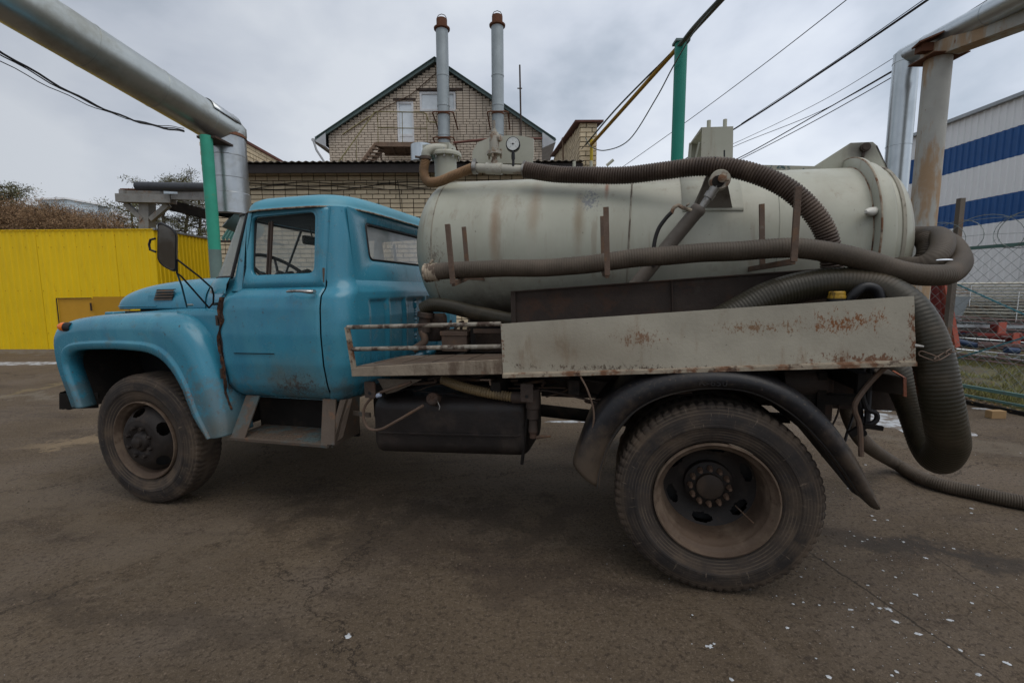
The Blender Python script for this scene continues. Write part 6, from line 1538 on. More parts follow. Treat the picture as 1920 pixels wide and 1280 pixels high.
# stair, landing and railing
mat('rail_olive', (.15, .13, .05), .6, var=.2, layers=[(RUST, 20, .55, .65, one, .6, .8)])
mat('stair_brown', (.17, .115, .08), .8, var=.2, layers=[((.26, .22, .17), 6, .55, .7, one, .6, .8)])
sr = empty('metal_stair', (0, 0, 0), 0, label='rusty brown metal stair and landing with a thin olive railing on the gabled house', category='stair')
Ys = YG - 1.1
def wp(px_, py_, Y_): pass
b_ = MB(); b_.bar((-5.245, 18.4, 7.188), (-2.348, 18.4, 7.157), .10, .17); b_.bar((-5.146, 19.3, 7.087), (-2.47, 19.3, 7.076), .10, .13); b_.add([(-5.247, 18.4, 7.129), (-2.349, 18.4, 7.097), (-2.47, 19.3, 7.076), (-5.146, 19.3, 7.087)], [(0, 1, 2, 3)])
ld = b_.build('landing', 'stair_brown', sr, smooth=0)
for a, b in (((-4.619, 18.45, 7.101), (-4.729, 19.2, 7.056)), ((-4.162, 18.45, 7.1), (-4.297, 19.2, 7.055)), ((-3.706, 18.45, 7.098), (-3.842, 19.2, 7.053)), ((-3.228, 18.45, 7.096), (-3.366, 19.2, 7.051))):
    q_ = MB(); q_.bar(a, b, .06, .08); q_.build('joist', 'stair_brown', sr, smooth=0)
for pA, pB in (((-5.237, 18.3, 7.158), (-5.64, 17.4, 6.073)), ((-5.028, 18.9, 7.279), (-5.468, 18, 6.228))):
    q_ = MB(); q_.bar(pA, pB, .05, .16); q_.build('stringer', 'stair_brown', sr, smooth=0)
for k in range(6):
    u = (k + .6) / 6.5; pA = V((-5.235, 18.3, 7.197)).lerp(V((-5.638, 17.4, 6.111)), u); pB = V((-5.027, 18.9, 7.319)).lerp(V((-5.466, 18, 6.267)), u)
    q_ = MB(); q_.bar(pA, pB, .20, .035); q_.build('tread', 'stair_brown', sr, smooth=0)
q_ = MB(); q_.bar((-5.256, 18.8, 7.229), (-5.114, 18.8, 6.474), .06, .06, (1, 0, 0)); q_.build('support_leg', 'stair_brown', sr, smooth=0)
q_ = MB(); q_.tube([(-6.297, 16.9, 5.984), (-5.233, 18.3, 8.334), (-5.15, 18.3, 8.363), (-3.354, 18.3, 8.326), (-3.253, 18.3, 8.268), (-3.159, 18.3, 7.974), (-2.919, 18.6, 8.059)], .022, 6)
q_.tube([(-5.111, 18.3, 7.767), (-3.246, 18.3, 7.74)], .018, 6); q_.tube([(-6.105, 17.2, 7.178), (-5.443, 18.3, 8.198)], .014, 5)
for a, b in (((-5.11, 18.3, 8.353), (-5.132, 18.3, 7.217)), ((-3.233, 18.3, 8.248), (-3.239, 18.3, 7.209)), ((-4.17, 18.3, 8.349), (-4.186, 18.3, 7.213)), ((-5.742, 17.6, 7.117), (-5.763, 17.6, 6.164)), ((-6.106, 17.1, 6.351), (-6.103, 17.1, 5.998))): q_.tube([a, b], .013, 5)
q_.build('railing', 'rail_olive', sr)
q_ = MB(); q_.tube([(-2.268, 18.6, 7.297), (-1.095, 18.6, 7.413), (1.223, 18.9, 7.539)], .05, 8); q_.build('rusty_pipe', mat('red_pipe', (.14, .06, .045), .7, var=.2), gb)
q_ = MB(); q_.tube([(-3.008, 19.44, 10.26), (-4.064, 19.44, 9.429), (-5.273, 19.44, 8.879), (-6.901, 19.44, 7.889)], .018, 5); q_.build('wall_cable', 'brown_metal', gb)

# ---- flues, duct drum, masts
mat('galv', (.50, .54, .56), .30, metal=.9, var=.10, vscale=2.5, layers=[((.32, .35, .36), 2, .48, .72, (1, 1, .5), .6, .4), ((.62, .65, .67), 6, .6, .72, one, .4, .35)], bump=(5, .08))
mat('galv_bright', (.42, .44, .45), .30, metal=.85, var=.12, vscale=3, layers=[((.26, .25, .21), 3, .5, .7, one, .5, .4)], bump=(4, .12))
mat('flue_grey', (.30, .335, .345), .5, metal=.35, var=.12, vscale=2, layers=[((.28, .31, .33), 1.3, .5, .72, one, .5, .5)], bump=(5, .06))
mat('orange_rust', (.12, .05, .026), .85, var=.3, layers=[((.12, .05, .03), 8, .5, .65, one, .7, .9)])
for k, (pt, pb_, lab) in enumerate((((-2.642, 18.7, 11.49), (-2.64, 18.7, 7.189), 'left one of two tall grey flue pipes, rising in front of the gable window'), ((-0.5117, 18.7, 11.6), (-0.5147, 18.7, 7.18), 'right one of two tall grey flue pipes, rising beside the gauge'))):
    cx = (pt[0] + pb_[0]) / 2; zt_, r_ = pt[2], .235
    fl_ = empty('flue', (cx, 18.7, 4.5), 0, label=lab, category='chimney', group='twin grey flue pipes')
    b_ = MB(); b_.lathe([(r_, 0), (r_, zt_ - 4.5)], (0, 0, 0), (0, 0, 1), 28); b_.build('flue_pipe', 'flue_grey', fl_)
    for z in (.9, 2.0, 3.1, 4.2, 5.3): 
        b_ = MB(); b_.lathe([(r_, z - .03), (r_ + .012, z - .02), (r_ + .012, z + .02), (r_, z + .03)], (0, 0, 0), (0, 0, 1), 28); b_.build('pipe_joint', 'flue_grey', fl_)
    h = zt_ - 4.5
    b_ = MB(); b_.lathe([(r_, h - .03), (r_ + .07, h + .0), (r_ + .075, h + .05), (r_ - .03, h + .08), (r_ - .03, h + .36), (r_ - .05, h + .38), (.001, h + .38)], (0, 0, 0), (0, 0, 1), 28); c_ = b_.build('flue_cap', 'orange_rust', fl_)
    b_ = MB(); b_.tube([(-.18 , 0, h + .3), (-.18, 0, h + .42), (-.12, 0, h + .52), (0, 0, h + .56), (.12, 0, h + .52), (.18, 0, h + .42), (.18, 0, h + .3)], .014, 6); b_.build('cap_handle', 'dark_rusty', c_)
    for z in (((-2.678, 18.7, 8.392)[2] - 4.5,) if k else ((-2.678, 18.7, 8.392)[2] - 4.5, (-2.698, 18.7, 7.451)[2] - 4.5)):
        b_ = MB(); b_.tube([(-.34, .8, z - .3), (-.40, -.2, z), (-.3, -.3, z), (.3, -.3, z), (.40, -.2, z), (.46, .8, z - .3)], .028, 6); b_.lathe([(r_ + .002, -.03), (r_ + .015, -.03), (r_ + .015, .03), (r_ + .002, .03)], (0, 0, z), (0, 0, 1), 24); b_.build('wall_bracket', 'orange_rust', fl_)
dt_ = (-3.099, 16.5, 6.207)
b_ = MB(); b_.lathe([(.001, .40), (.38, .36), (.40, .34), (.40, -.20), (.34, -.27), (.12, -.30), (.12, -.9)], dt_, (0, 0, 1), 32)
b_.build('vent_drum', 'galv', None, label='galvanized round vent drum on the low roof beside the landing', category='vent')
b_ = MB(); mA_, mB_ = (0.3133, 17, 9.422), (0.3731, 17, 6.205); b_.tube([mA_, V(mA_).lerp(V(mB_), .25), (mB_[0], 17, mB_[2])], [.028, .030, .03], 6); b_.bar(V((0.2266, 17, 8.641)), V((0.3964, 17, 8.64)), .03, .03); b_.build('antenna_mast', 'dark_rusty', None, label='thin dark mast standing up behind the pressure gauge', category='mast')
b_ = MB(); b_.tube([(1.411, 13, 5.697), (1.431, 13, 5.022)], .022, 6); b_.tube([(1.382, 13, 5.641), (1.454, 13, 5.711)], .02, 6); b_.build('short_mast', 'stair_brown', None, label='short thin pole left of the brick parapet', category='pole')

# ---- big duct on the left with its post
P1, P2 = V((-4.269, 7.05, 3.936)), V((-4.868, 4.85, 4.388)); dd = (P2 - P1)
duct = empty('overhead_duct', P1, 0, label='fat dull metal duct crossing overhead at the upper left and ending beside the green post', category='duct')
def rel(p): return V(p) - P1
b_ = MB(); b_.tube([V(0, 0, 0) - dd * .02, dd * .25, dd * .25, dd * 1.0, dd * 1.7], .25, 40); b_.build('duct_run', mat('duct_grey', (.46, .48, .46), .32, metal=.9, var=.12, vscale=1.5, layers=[((.26, .25, .20), 2, .46, .7, one, .6, .5), ((.60, .62, .60), 3, .58, .72, one, .4, .5)], bump=(4, .08)), duct)
for k in (.12, .42, .75, 1.1):
    b_ = MB(); b_.tube([dd * k, dd * (k + .008)], .2535, 40); b_.build('duct_joint', 'duct_grey', duct)
dn_ = dd.normalized()
b_ = MB(); dp0 = V((-4.252, 7.1, 3.839)) - P1
b_.tube(crom([dd * .03, -dn_ * .02, V(dp0.x, dp0.y, .02) * .9 - dn_ * .04, V(dp0.x, dp0.y, dp0.z - .02), V(dp0.x, dp0.y, dp0.z - .12)], 4), .248, 32); b_.build('elbow', 'duct_grey', duct)
b_ = MB(); dz = 0
b_.lathe([(.252, 0), (.252, -.28), (.258, -.285), (.252, -.29), (.252, -.60), (.262, -.605), (.256, -.61), (.256, -.82), (.266, -.83), (.27, -1.12), (.25, -1.14)], (dp0.x, dp0.y, dp0.z), (0, 0, 1), 40)
dwn = b_.build('downpipe', 'galv_bright', duct)
b_ = MB(); b_.tube([(dp0.x, dp0.y, dp0.z - 1.13), (dp0.x + .12, dp0.y + .1, dp0.z - 1.25), (dp0.x + .22, dp0.y + .3, dp0.z - 1.36)], [.24, .18, .12], 24); b_.build('lower_elbow', 'green_trim', duct)
b_ = MB(); b_.lathe([(.27, -.0), (.25, .05), (.15, .12), (.10, .15), (.08, .15), (.08, .22), (.001, .22)], (dp0.x, dp0.y, dp0.z - .01), (0, 0, 1), 28); b_.build('rusty_collar', 'orange_rust', duct)
b_ = MB()
for j in range(2): pass
sh0, sh1 = dd * .14, -dd * .02
rows = []
side = dn_.cross(V(0, 0, 1)).normalized(); up_ = side.cross(dn_)
for u in (0, 1):
    c_ = (dd * .16).lerp(-dd * .035, u)
    rows.append([c_ + side * (-.262 * math.cos(a)) + up_ * (.262 * math.sin(a)) for a in [R(20) + R(115) * i / 12 for i in range(13)]])
b_.rings(rows, closed=False); b_.build('cover_sheet', 'galv_bright', duct, smooth=60, solid=.004)
ps = (-4.204, 6.55, 2.498)
post = empty('green_post', (ps[0], ps[1], gz(ps[0], ps[1])), 0, label='green painted steel post holding up the overhead duct, left of the cab', category='post')
mat('post_green', (.035, .30, .20), .5, var=.12, vscale=4, layers=[((.12, .22, .12), 7, .56, .7, one, .6, .6), ((.12, .07, .04), 12, .66, .74, one, .7, .8)], bump=(10, .1))
mat('post_grey', (.14, .20, .18), .6, var=.12, layers=[((.2, .18, .15), 7, .56, .7, one, .6, .6)])
zpt = (-4.163, 6.55, 3.684)[2] - post.location.z; zsp = (-4.194, 6.55, 2.143)[2] - post.location.z
b_ = MB(); b_.tube([(0, 0, zsp), (0, 0, zpt)], .077, 24, caps=False); b_.build('post_shaft', 'post_green', post)
b_ = MB(); b_.tube([(0, 0, -.05), (0, 0, zsp)], .0785, 24); b_.build('post_foot', 'post_grey', post)
b_ = MB(); b_.box((-.12, -.02, zpt - .03), (.14, .5, zpt)); b_.build('post_head', 'dark_rusty', post)
# ---- cables at the left
for k, (a, b, r_) in enumerate((((-5.584, 5.2, 4.19), (-5.845, 8.5, 4.392), .014), ((-5.588, 5.2, 4.158), (-5.842, 8.5, 4.419), .008), ((-5.706, 5.3, 4.131), (-5.839, 8.5, 4.456), .006))):
    a, b = V(a), V(b); pts = [a.lerp(b, i / 24) - V(0, 0, .18 * math.sin(PI * i / 24) + .01 * math.sin(i * 1.3 + k)) for i in range(25)]
    MB().tube(pts, r_, 6).build('overhead_cable', 'black_rubber', None, label=('thick black cable hanging under the fat duct at the upper left', 'thin black cable twisted round the thick one at the upper left', 'lowest thin black cable hanging at the upper left')[k], category='cable')

# ---- steel trestle with black pipe behind the yellow fence
mat('trestle', (.22, .215, .20), .7, var=.15, layers=[((.20, .11, .06), 7, .55, .68, one, .7, .8), ((.12, .115, .105), 3, .5, .7, one, .5, .8)], bump=(30, .2))
tr = empty('steel_trestle', (0, 0, 0), 0, label='rusty grey steel trestle with slanted braces, behind the yellow fence', category='trestle')
def tb(name, a, b, w, h, m='trestle', up=(0, 0, 1)):
    q_ = MB(); q_.bar(a, b, w, h, up); return q_.build(name, m, tr, smooth=0)
tb('post', (-11.25, 14.2, 1.994), (-11.05, 14.2, 4.27), .30, .30, up=(1, 0, 0))
tb('top_beam', (-11.73, 14, 4.328), (-10.11, 14, 4.29), .28, .24)
tb('brace', (-11.62, 14.1, 4.191), (-11.15, 14.1, 3.717), .14, .14); tb('brace', (-10.34, 14.1, 4.154), (-10.9, 14.1, 3.716), .14, .14)
tb('side_beam', (-12.07, 14.6, 4.64), (-9.281, 14.6, 4.596), .1, .2); tb('side_beam', (-10.57, 14.2, 4.456), (-8.271, 13, 4.177), .12, .24)
tb('end_bracket', (-11.65, 14.05, 4.431), (-11.64, 14.05, 4.586), .12, .14, up=(1, 0, 0)); tb('end_bracket', (-10.41, 14.05, 4.394), (-10.39, 14.05, 4.642), .12, .14, up=(1, 0, 0))
tb('long_brace', (-10.5, 14.4, 4.193), (-9.998, 15.5, 4.061), .14, .3, 'chassis'); tb('tie_rod', (-10.18, 14.1, 4.341), (-8.805, 13.6, 3.936), .05, .05)
tb('flange_strip', (-11.88, 14.3, 4.655), (-9.217, 14.3, 4.581), .12, .03, 'orange_rust')
q_ = MB(); q_.tube([(-11.3, 14.2, 4.726), (-10.47, 14, 4.663), (-8.253, 13, 4.406)], .13, 20)
q_.build('black_pipe', mat('pipe_black', (.035, .037, .042), .5, var=.15), None, label='black insulated pipe lying on top of the steel trestle', category='pipe')
tb('saddle', (-10.28, 14, 4.477), (-9.714, 13.8, 4.433), .2, .08, 'galv'); tb('saddle', (-10.26, 13.95, 4.466), (-10.19, 13.95, 4.743), .03, .06); tb('saddle', (-9.808, 13.8, 4.434), (-9.722, 13.8, 4.707), .03, .06)

# ---- green pole, gas pipe and wires over the tank
mat('pole_green', (.012, .20, .145), .45, var=.06, vscale=1.5)
pg = (2.633, 7.5, 4.403); pt = (2.64, 7.5, 5.328)
gp_ = empty('green_pole', (pg[0], 7.5, gz(pg[0], 7.5)), 0, label='tall plain green pole rising behind the tank and carrying the gas pipe', category='pole')
b_ = MB(); b_.tube([(0, 0, -.05), (0, 0, pt[2] - gp_.location.z)], .095, 28); b_.build('pole_shaft', 'pole_green', gp_)
b_ = MB(); h_ = pt[2] - gp_.location.z; b_.box((-.11, -.09, h_), (.11, .09, h_ + .035)); b_.build('pole_cap', 'green_trim', gp_)
mat('gas_yellow', (.34, .19, .02), .5, var=.15, layers=[((.16, .10, .03), 5, .5, .7, one, .5, .7)])
ga, gb_, gc = V((1.733, 10.3, 4.679)), V((2.592, 7.5, 5.282)), V((2.727, 6.2, 5.253))
b_ = MB(); b_.tube([ga, gb_], .035, 10); b_.build('gas_pipe', 'gas_yellow', None, label='ochre yellow gas pipe slanting from the brick parapet up to the green pole', category='pipe')
b_ = MB(); b_.tube([gb_, gb_ + (gc - gb_) * 1.4], .036, 10); b_.build('gas_pipe', mat('pipe_dark', (.10, .085, .06), .5), None, label='dark continuation of the gas pipe running overhead from the green pole', category='pipe')
b_ = MB(); b_.tube([(1.752, 10.35, 4.806), (1.76, 10.35, 4.268)], .035, 8); b_.build('gas_riser', mat('riser_yellow', (.5, .36, .02), .5), None, label='bright yellow riser on the end of the brick parapet', category='pipe')
def wire(pts, r_, label, m='black_rubber', sag=0, name='overhead_wire', n=10, **kw):
    P = [V(p) for p in pts]
    if len(P) == 2: P = [P[0].lerp(P[1], i / 20) - V(0, 0, sag * math.sin(PI * i / 20)) for i in range(21)]
    else: P = crom(P, 8)
    return MB().tube(P, r_, 5).build(name, m, None, label=label, category='cable', **kw)
mat('cable_grey', (.10, .12, .11), .5)
wire([(1.617, 10.3, 4.68), (1.97, 9.2, 4.955), (2.318, 8.3, 5.164), (2.546, 7.6, 5.261), (2.587, 6.9, 5.252), (2.66, 6.2, 5.228)], .016, 'dark cable running along just above the yellow gas pipe', 'cable_grey')
wire([(1.526, 10.3, 4.591), (2.071, 9.2, 5.053), (2.489, 7.6, 5.222)], .008, 'thin wire between the gas pipe and the dark cable')
wire([(1.615, 10.3, 4.835), (1.717, 10.2, 4.616), (1.949, 9.8, 4.421), (2.291, 9.2, 4.442), (2.482, 8.2, 4.8), (2.51, 7.4, 4.987), (2.588, 6.8, 5.164), (2.701, 6.2, 5.228)], .011, 'slack cable sagging from the brick parapet up past the green pole', 'cable_grey')
wire([(1.456, 14, 3.916), (3.602, 11, 5.086), (4.394, 8.6, 5.448), (4.576, 6.6, 5.458)], .007, 'single thin wire crossing the sky right of the green pole')
wire([(3.838, 14, 4.604), (5.053, 10.5, 5.144), (5.321, 8, 5.238), (5.331, 6.2, 5.218)], .017, 'thickest dark cable crossing the sky above the tank')
wire([(5.075, 10.5, 5.178), (5.319, 8, 5.263), (5.319, 6.25, 5.247)], .006, 'thin wire running along the thickest dark cable')
wire([(4.434, 11.5, 4.684), (5.094, 10.5, 4.829), (5.833, 9, 5.057), (6.05, 7.5, 5.175), (6.133, 6, 5.241)], .005, 'highest faint wire behind the galvanized pipe')
wire([(4.439, 11.5, 4.559), (5.097, 10.5, 4.761), (5.846, 9, 4.885), (6.304, 7.5, 5.112)], .006, 'faint wire just under the highest one')
wire([(4.321, 11.5, 4.245), (5.066, 10.5, 4.454), (5.847, 9, 4.866), (6.38, 7.5, 5.174)], .010, 'upper one of the close pair of dark wires')
wire([(4.326, 11.5, 4.119), (5.068, 10.5, 4.408), (5.854, 9, 4.77), (6.389, 7.5, 5.08)], .008, 'lower one of the close pair of dark wires')

# ---- galvanized riser and rusty column on the right
r0_ = (5.48, 6.7, 3.801); rt = (5.456, 6.7, 4.789)
pr = empty('galvanized_pipe', (r0_[0], 6.7, gz(r0_[0], 6.7)), 0, label='galvanized pipe rising behind the tank end and bending away over the rusty column', category='pipe')
zt_ = rt[2] - pr.location.z
b_ = MB(); b_.tube([(0, 0, 0), (0, 0, zt_)], .148, 32); b_.build('riser', 'galv', pr)
for z in ((5.488, 6.7, 3.549)[2] - pr.location.z, (5.416, 6.7, 4.664)[2] - pr.location.z):
    b_ = MB(); b_.tube([(0, 0, z), (0, 0, z + .012)], .153, 32); b_.build('band', 'galv', pr)
e1_ = V((5.363, 5.1, 4.595)) - V(pr.location)
st0 = V(0, 0, zt_ - .04); d_ = (e1_ - st0)
b_ = MB(); b_.tube([st0 - d_.normalized() * .04, st0 + d_ * .12, st0 + d_ * .3, st0 + d_ * 1.9], .128, 32); b_.build('elbow_run', 'galv', pr)
for k in (.22, .75):
    b_ = MB(); b_.tube([st0 + d_ * k, st0 + d_ * (k + .006)], .132, 32); b_.build('band', 'galv', pr)
mat('rust_column', (.38, .375, .34), .65, var=.12, vscale=3, layers=[((.32, .18, .07), 4.0, .45, .58, (1, 1, .22), .75, .85), ((.17, .07, .03), 11, .64, .72, (1, 1, .4), .8, .9), ((.46, .46, .43), 2, .55, .7, one, .5, .6)], bump=(30, .2))
c0_ = (5.392, 6.1, 3.468); ct = (5.399, 6.1, 4.422)
co_ = empty('rusty_column', (c0_[0], 6.1, gz(c0_[0], 6.1)), 0, label='rust-streaked pale steel column with a beam on top, right of the galvanized pipe', category='column')
zt_ = ct[2] - co_.location.z
b_ = MB(); b_.tube([(0, 0, 0), (0, 0, zt_)], .142, 32); b_.build('column_shaft', 'rust_column', co_)
b_ = MB(); b_.box((-.22, -.19, zt_), (.22, .19, zt_ + .012)); b_.build('cap_plate', 'orange_rust', co_)
b_ = MB(); be = V((5.552, 5.2, 4.434)) - V(co_.location); bs_ = V(0, 0, zt_ + .10); b_.bar(bs_ + (bs_ - be) * .15, bs_ + (be - bs_) * 2.2, .22, .17); b_.build('top_beam', 'rust_column', co_, smooth=0)
b_ = MB(); b_.bar((-.30, .0, zt_ + .17), (.05, -.1, zt_ + .30), .18, .02); b_.bar((-.25, .02, zt_ + .14), (.05, 0, zt_ + .14), .10, .10); b_.build('pipe_saddle', 'orange_rust', co_, smooth=0)

# ---- striped warehouse on the right
mat('white_sheet', (.80, .81, .81), .45, var=.04, vscale=1, layers=[((.5, .51, .52), 3, .55, .75, (1, 1, .2), .3, .5)], bump=None)
mat('blue_sheet', (.015, .085, .26), .4, var=.06, bump=None)
wh = empty('warehouse', (0, 0, 0), 0, label='white profiled-metal warehouse with two broad blue stripes on the right', category='building')
def whp(Y_): return 19.45 - .01 * (Y_ - 20)
zz = [(19.59, 20, 8.798)[2], (19.71, 20, 7.726)[2], (19.84, 20, 6.597)[2], (19.99, 20, 5.231)[2], (20.11, 20, 4.17)[2], (20.37, 20, 1.836)[2]]
bands = [(zz[1], zz[0], 'white_sheet'), (zz[2], zz[1], 'blue_sheet'), (zz[3], zz[2], 'white_sheet'), (zz[4], zz[3], 'blue_sheet'), (0.0, zz[4], 'white_sheet')]
SW = 1.10
wa = math.atan2(1, -.01)
nS = 11
Yst = 11.95
prot = {}
for i in range(nS):
    for z0_, z1_, m_ in bands:
        if z0_ == zz[4] and i < 5: m_ = 'white_sheet'
        key = (z0_, m_)
        y_ = Yst + i * SW
        if key not in prot:
            o = sheet_mesh(SW - .004, z1_ - z0_ - .003, .275, -.045).build('panel', m_, wh, smooth=0); prot[key] = o
        else: o = prot[key].copy(); COL.objects.link(o)
        o.location = (whp(y_), y_, z0_); o.rotation_euler = (0, 0, wa)
b_ = MB(); b_.bar((whp(Yst) - .06, Yst, zz[0] + .05), (whp(Yst + nS * SW) - .06, Yst + nS * SW, zz[0] + .05), .30, .14); b_.build('roof_edge', 'grey_cap', wh, smooth=0)
b_ = MB(); b_.add([(whp(Yst) + .1, Yst, 0), (whp(Yst + nS * SW) + .1, Yst + nS * SW, 0), (whp(Yst + nS * SW) + .1, Yst + nS * SW, zz[0]), (whp(Yst) + .1, Yst, zz[0])], [(0, 1, 2, 3)]); b_.add([(whp(Yst + nS * SW), Yst + nS * SW, 0), (whp(Yst + nS * SW) + 14, Yst + nS * SW, 0), (whp(Yst + nS * SW) + 14, Yst + nS * SW, zz[0]), (whp(Yst + nS * SW), Yst + nS * SW, zz[0])], [(0, 1, 2, 3)]); b_.build('inner_wall', 'white_sheet', wh, smooth=0)
tx = (20.15, 18.4, 4.48); b_ = MB(); b_.bar((whp(17.4) - .06, 17.4, 2), (whp(17.4) - .06, 17.4, zz[3] + .1), .16, .06, (0, 1, 0)); b_.build('corner_trim', 'white_sheet', wh, smooth=0)
b_ = MB(); b_.tube([(whp(17.1) - .15, 17.1, 2), (whp(17.1) - .15, 17.1, zz[3] - .4)], .04, 8); b_.build('downpipe', 'chassis', wh)

# ---- mesh fence with barbed coil
mat('fence_green', (.09, .17, .15), .55, var=.15, layers=[((.14, .08, .05), 14, .58, .68, one, .6, .8)])
mat('fence_teal', (.06, .20, .24), .5, var=.1)
mat('wire_grey', (.22, .25, .24), .5, metal=.2)
FD = V(-.19, 1, 0).normalized(); F0 = V(6.05, 5.8, 0)
def fp(s_, z, off=0): 
    p = F0 + FD * s_ + V(1, .19, 0).normalized() * off
    return V(p.x, p.y, gz(p.x, p.y) + z)
fe = empty('mesh_fence', fp(-2, 0), 0, label='chain-link fence on green rails with a coil of barbed wire on top', category='fence')
def frel(p): return V(p) - V(fe.location)
s0, s1 = -2.0, 3.2
ZT = 2.03
for z, w_ in ((ZT, .05), (.22, .05), (.10, .035)):
    b_ = MB(); b_.bar(frel(fp(s0, z)), frel(fp(s1, z)), w_, w_ * .8); b_.build('rail', 'fence_green', fe, smooth=0)
b_ = MB(); b_.bar(frel(fp(s0, .03, -.12)), frel(fp(s1, .03, -.05)), .05, .05); b_.build('rail', 'chassis', fe, smooth=0)
ch_ = MB(); p_ = .135
H_ = ZT - .24
n = int((s1 - s0 + H_) / p_)
for i in range(-1, n + 1):
    for sg in (1, -1):
        a_s = s0 + i * p_ if sg == 1 else s0 + i * p_
        zA, zB = .22, ZT
        sA_, sB_ = (a_s - H_, a_s + 0) if sg == 1 else (a_s, a_s - H_)
        # clip to the span
        pts = []
        for k in range(int(H_ / (p_ / 2)) + 2):
            t_ = min(1, k * (p_ / 2) / H_); s_ = lerp(sA_, sB_, t_)
            if s0 <= s_ <= s1: pts.append(frel(fp(s_ + .006 * noise.noise(V(s_, t_ * 3, sg)), lerp(zA, zB, t_), .004 * (1 if k % 2 else -1) * sg)))
        if len(pts) > 1: ch_.tube(pts, .0023, 3, caps=False)
ch_.build('chain_link_mesh', 'wire_grey', fe, smooth=0, kind='stuff')
coil = []
for i in range(int((s1 - s0) / .30 * 24)):
    a = i / 24 * 2 * PI; s_ = s0 + i / 24 * .30 + .10 * math.sin(i * .11)
    coil.append(frel(fp(s_ + .26 * math.sin(a), ZT + .17 + .21 * math.cos(a) + .05 * noise.noise(V(i * .05, 0, 0)), .10 * math.cos(a * .5))))
b_ = MB(); b_.tube(coil, .0042, 4)
for i in range(0, len(coil), 2):
    p = coil[i]; q_ = V(noise.noise(p * 9), noise.noise(p * 9 + V(5, 0, 0)), noise.noise(p * 9 + V(0, 5, 0))).normalized() * .024
    b_.add([p - q_, p + q_, p + V(q_.y, q_.z, q_.x) * .4], [(0, 1, 2)])
b_.build('barbed_coil', 'wire_grey', fe, smooth=0)
b_ = MB()
for z, sg_ in ((ZT + .32, 0), (ZT + .12, .1)): b_.tube([frel(fp(lerp(s0, s1, i / 10), z - .04 * math.sin(i))) for i in range(11)], .0025, 4)
b_.build('barbed_strand', 'wire_grey', fe, smooth=0)
b_ = MB(); b_.bar(frel(fp(.42, 0)), frel(fp(.42, ZT + .66)), .065, .065, (1, 0, 0)); b_.build('fence_post', mat('post_weathered', (.13, .11, .09), .8, layers=[((.2, .1, .05), 8, .55, .68, (1, 1, .3), .7, .9)]), fe, smooth=0)
b_ = MB(); b_.bar(frel(fp(2.6, 0)), frel(fp(2.6, ZT)), .05, .05, (1, 0, 0)); b_.build('fence_post', 'fence_green', fe, smooth=0)
for a, b in (((6.028, 6.2, 1.609), (6.409, 5.6, 1.189)), ((6.125, 6.3, 0.5497), (6.32, 5.5, 0.9881))):
    b_ = MB(); b_.bar(frel(a), frel(b), .018, .018); b_.build('brace_bar', 'fence_teal', fe, smooth=0)

# ---- grass verge behind the fence
mat('verge_soil', (.075, .062, .040), .95, var=.3, vscale=3, layers=[((.11, .11, .04), 4, .45, .6, one, .7, .9)], bump=(30, .8))
mat('grass', (.15, .15, .045), .8, var=.3, vscale=2, rand=.35, layers=[((.26, .20, .085), 3, .5, .65, one, .6, .8)], bump=None)
mat('leaf_litter', (.20, .12, .05), .8, rand=.5, bump=None)
vg = MB(); vb = [fp(-3, 0, .10), fp(4.6, 0, .10), fp(5.5, 0, 9), fp(-1, 0, 12)]
vg.grid(lambda u, v: (lambda p: V(p.x, p.y, p.z + .012 + .04 * min(1, v * 8) + .03 * noise.noise(p * 1.5)))(vb[0].lerp(vb[1], u).lerp(vb[3].lerp(vb[2], u), v)), 40, 40)
vg.build('grass_verge', 'verge_soil', None, smooth=60, kind='structure', label='rough grassy strip behind the mesh fence')
gr_ = MB(); lf = MB()
for i in range(26000):
    s_ = rn.uniform(-2.6, 5); o__ = .12 + 4.2 * rn.random() ** 1.5
    p = fp(s_, .03, o__)
    if noise.noise(p * 1.3) < -.25: continue
    h = .03 + .09 * rn.random(); w_ = .004 + .003 * rn.random(); a = rn.random() * PI
    dx = V(math.cos(a) * w_, math.sin(a) * w_, 0); ln_ = V(rn.gauss(0, .03), rn.gauss(0, .03), h)
    gr_.add([p - dx, p + dx, p + ln_], [(0, 1, 2)])
gr_.build('grass', 'grass', None, smooth=0, kind='stuff', label='short yellow-green autumn grass behind the mesh fence')
for i in range(1500):
    s_ = rn.uniform(-2.6, 5); o__ = rn.uniform(-.12, .5) if i % 3 else rn.uniform(0, 2.5)
    p = fp(s_, .02 + .02 * rn.random(), o__); a = rn.random() * PI * 2; r_ = .012 + .018 * rn.random()
    d1, d2 = V(math.cos(a), math.sin(a), rn.gauss(0, .4)) * r_, V(-math.sin(a), math.cos(a), rn.gauss(0, .4)) * r_ * .6
    lf.add([p - d1, p - d2, p + d1, p + d2], [(0, 1, 2, 3)])
lf.build('fallen_leaves', 'leaf_litter', None, smooth=0, kind='stuff', label='fallen yellow and brown leaves along the fence foot')
wb_ = (5.651, 5.188, 0.0497); b_ = MB(); b_.box((-.085, -.04, 0), (.085, .04, .09)); b_.build('wood_block', mat('pale_wood', (.30, .19, .09), .8, var=.15, bump=(40, .3)), None, smooth=0, bevel=.004, loc=(wb_[0], wb_[1], wb_[2]), label='short pale timber block lying at the foot of the mesh fence', category='block')
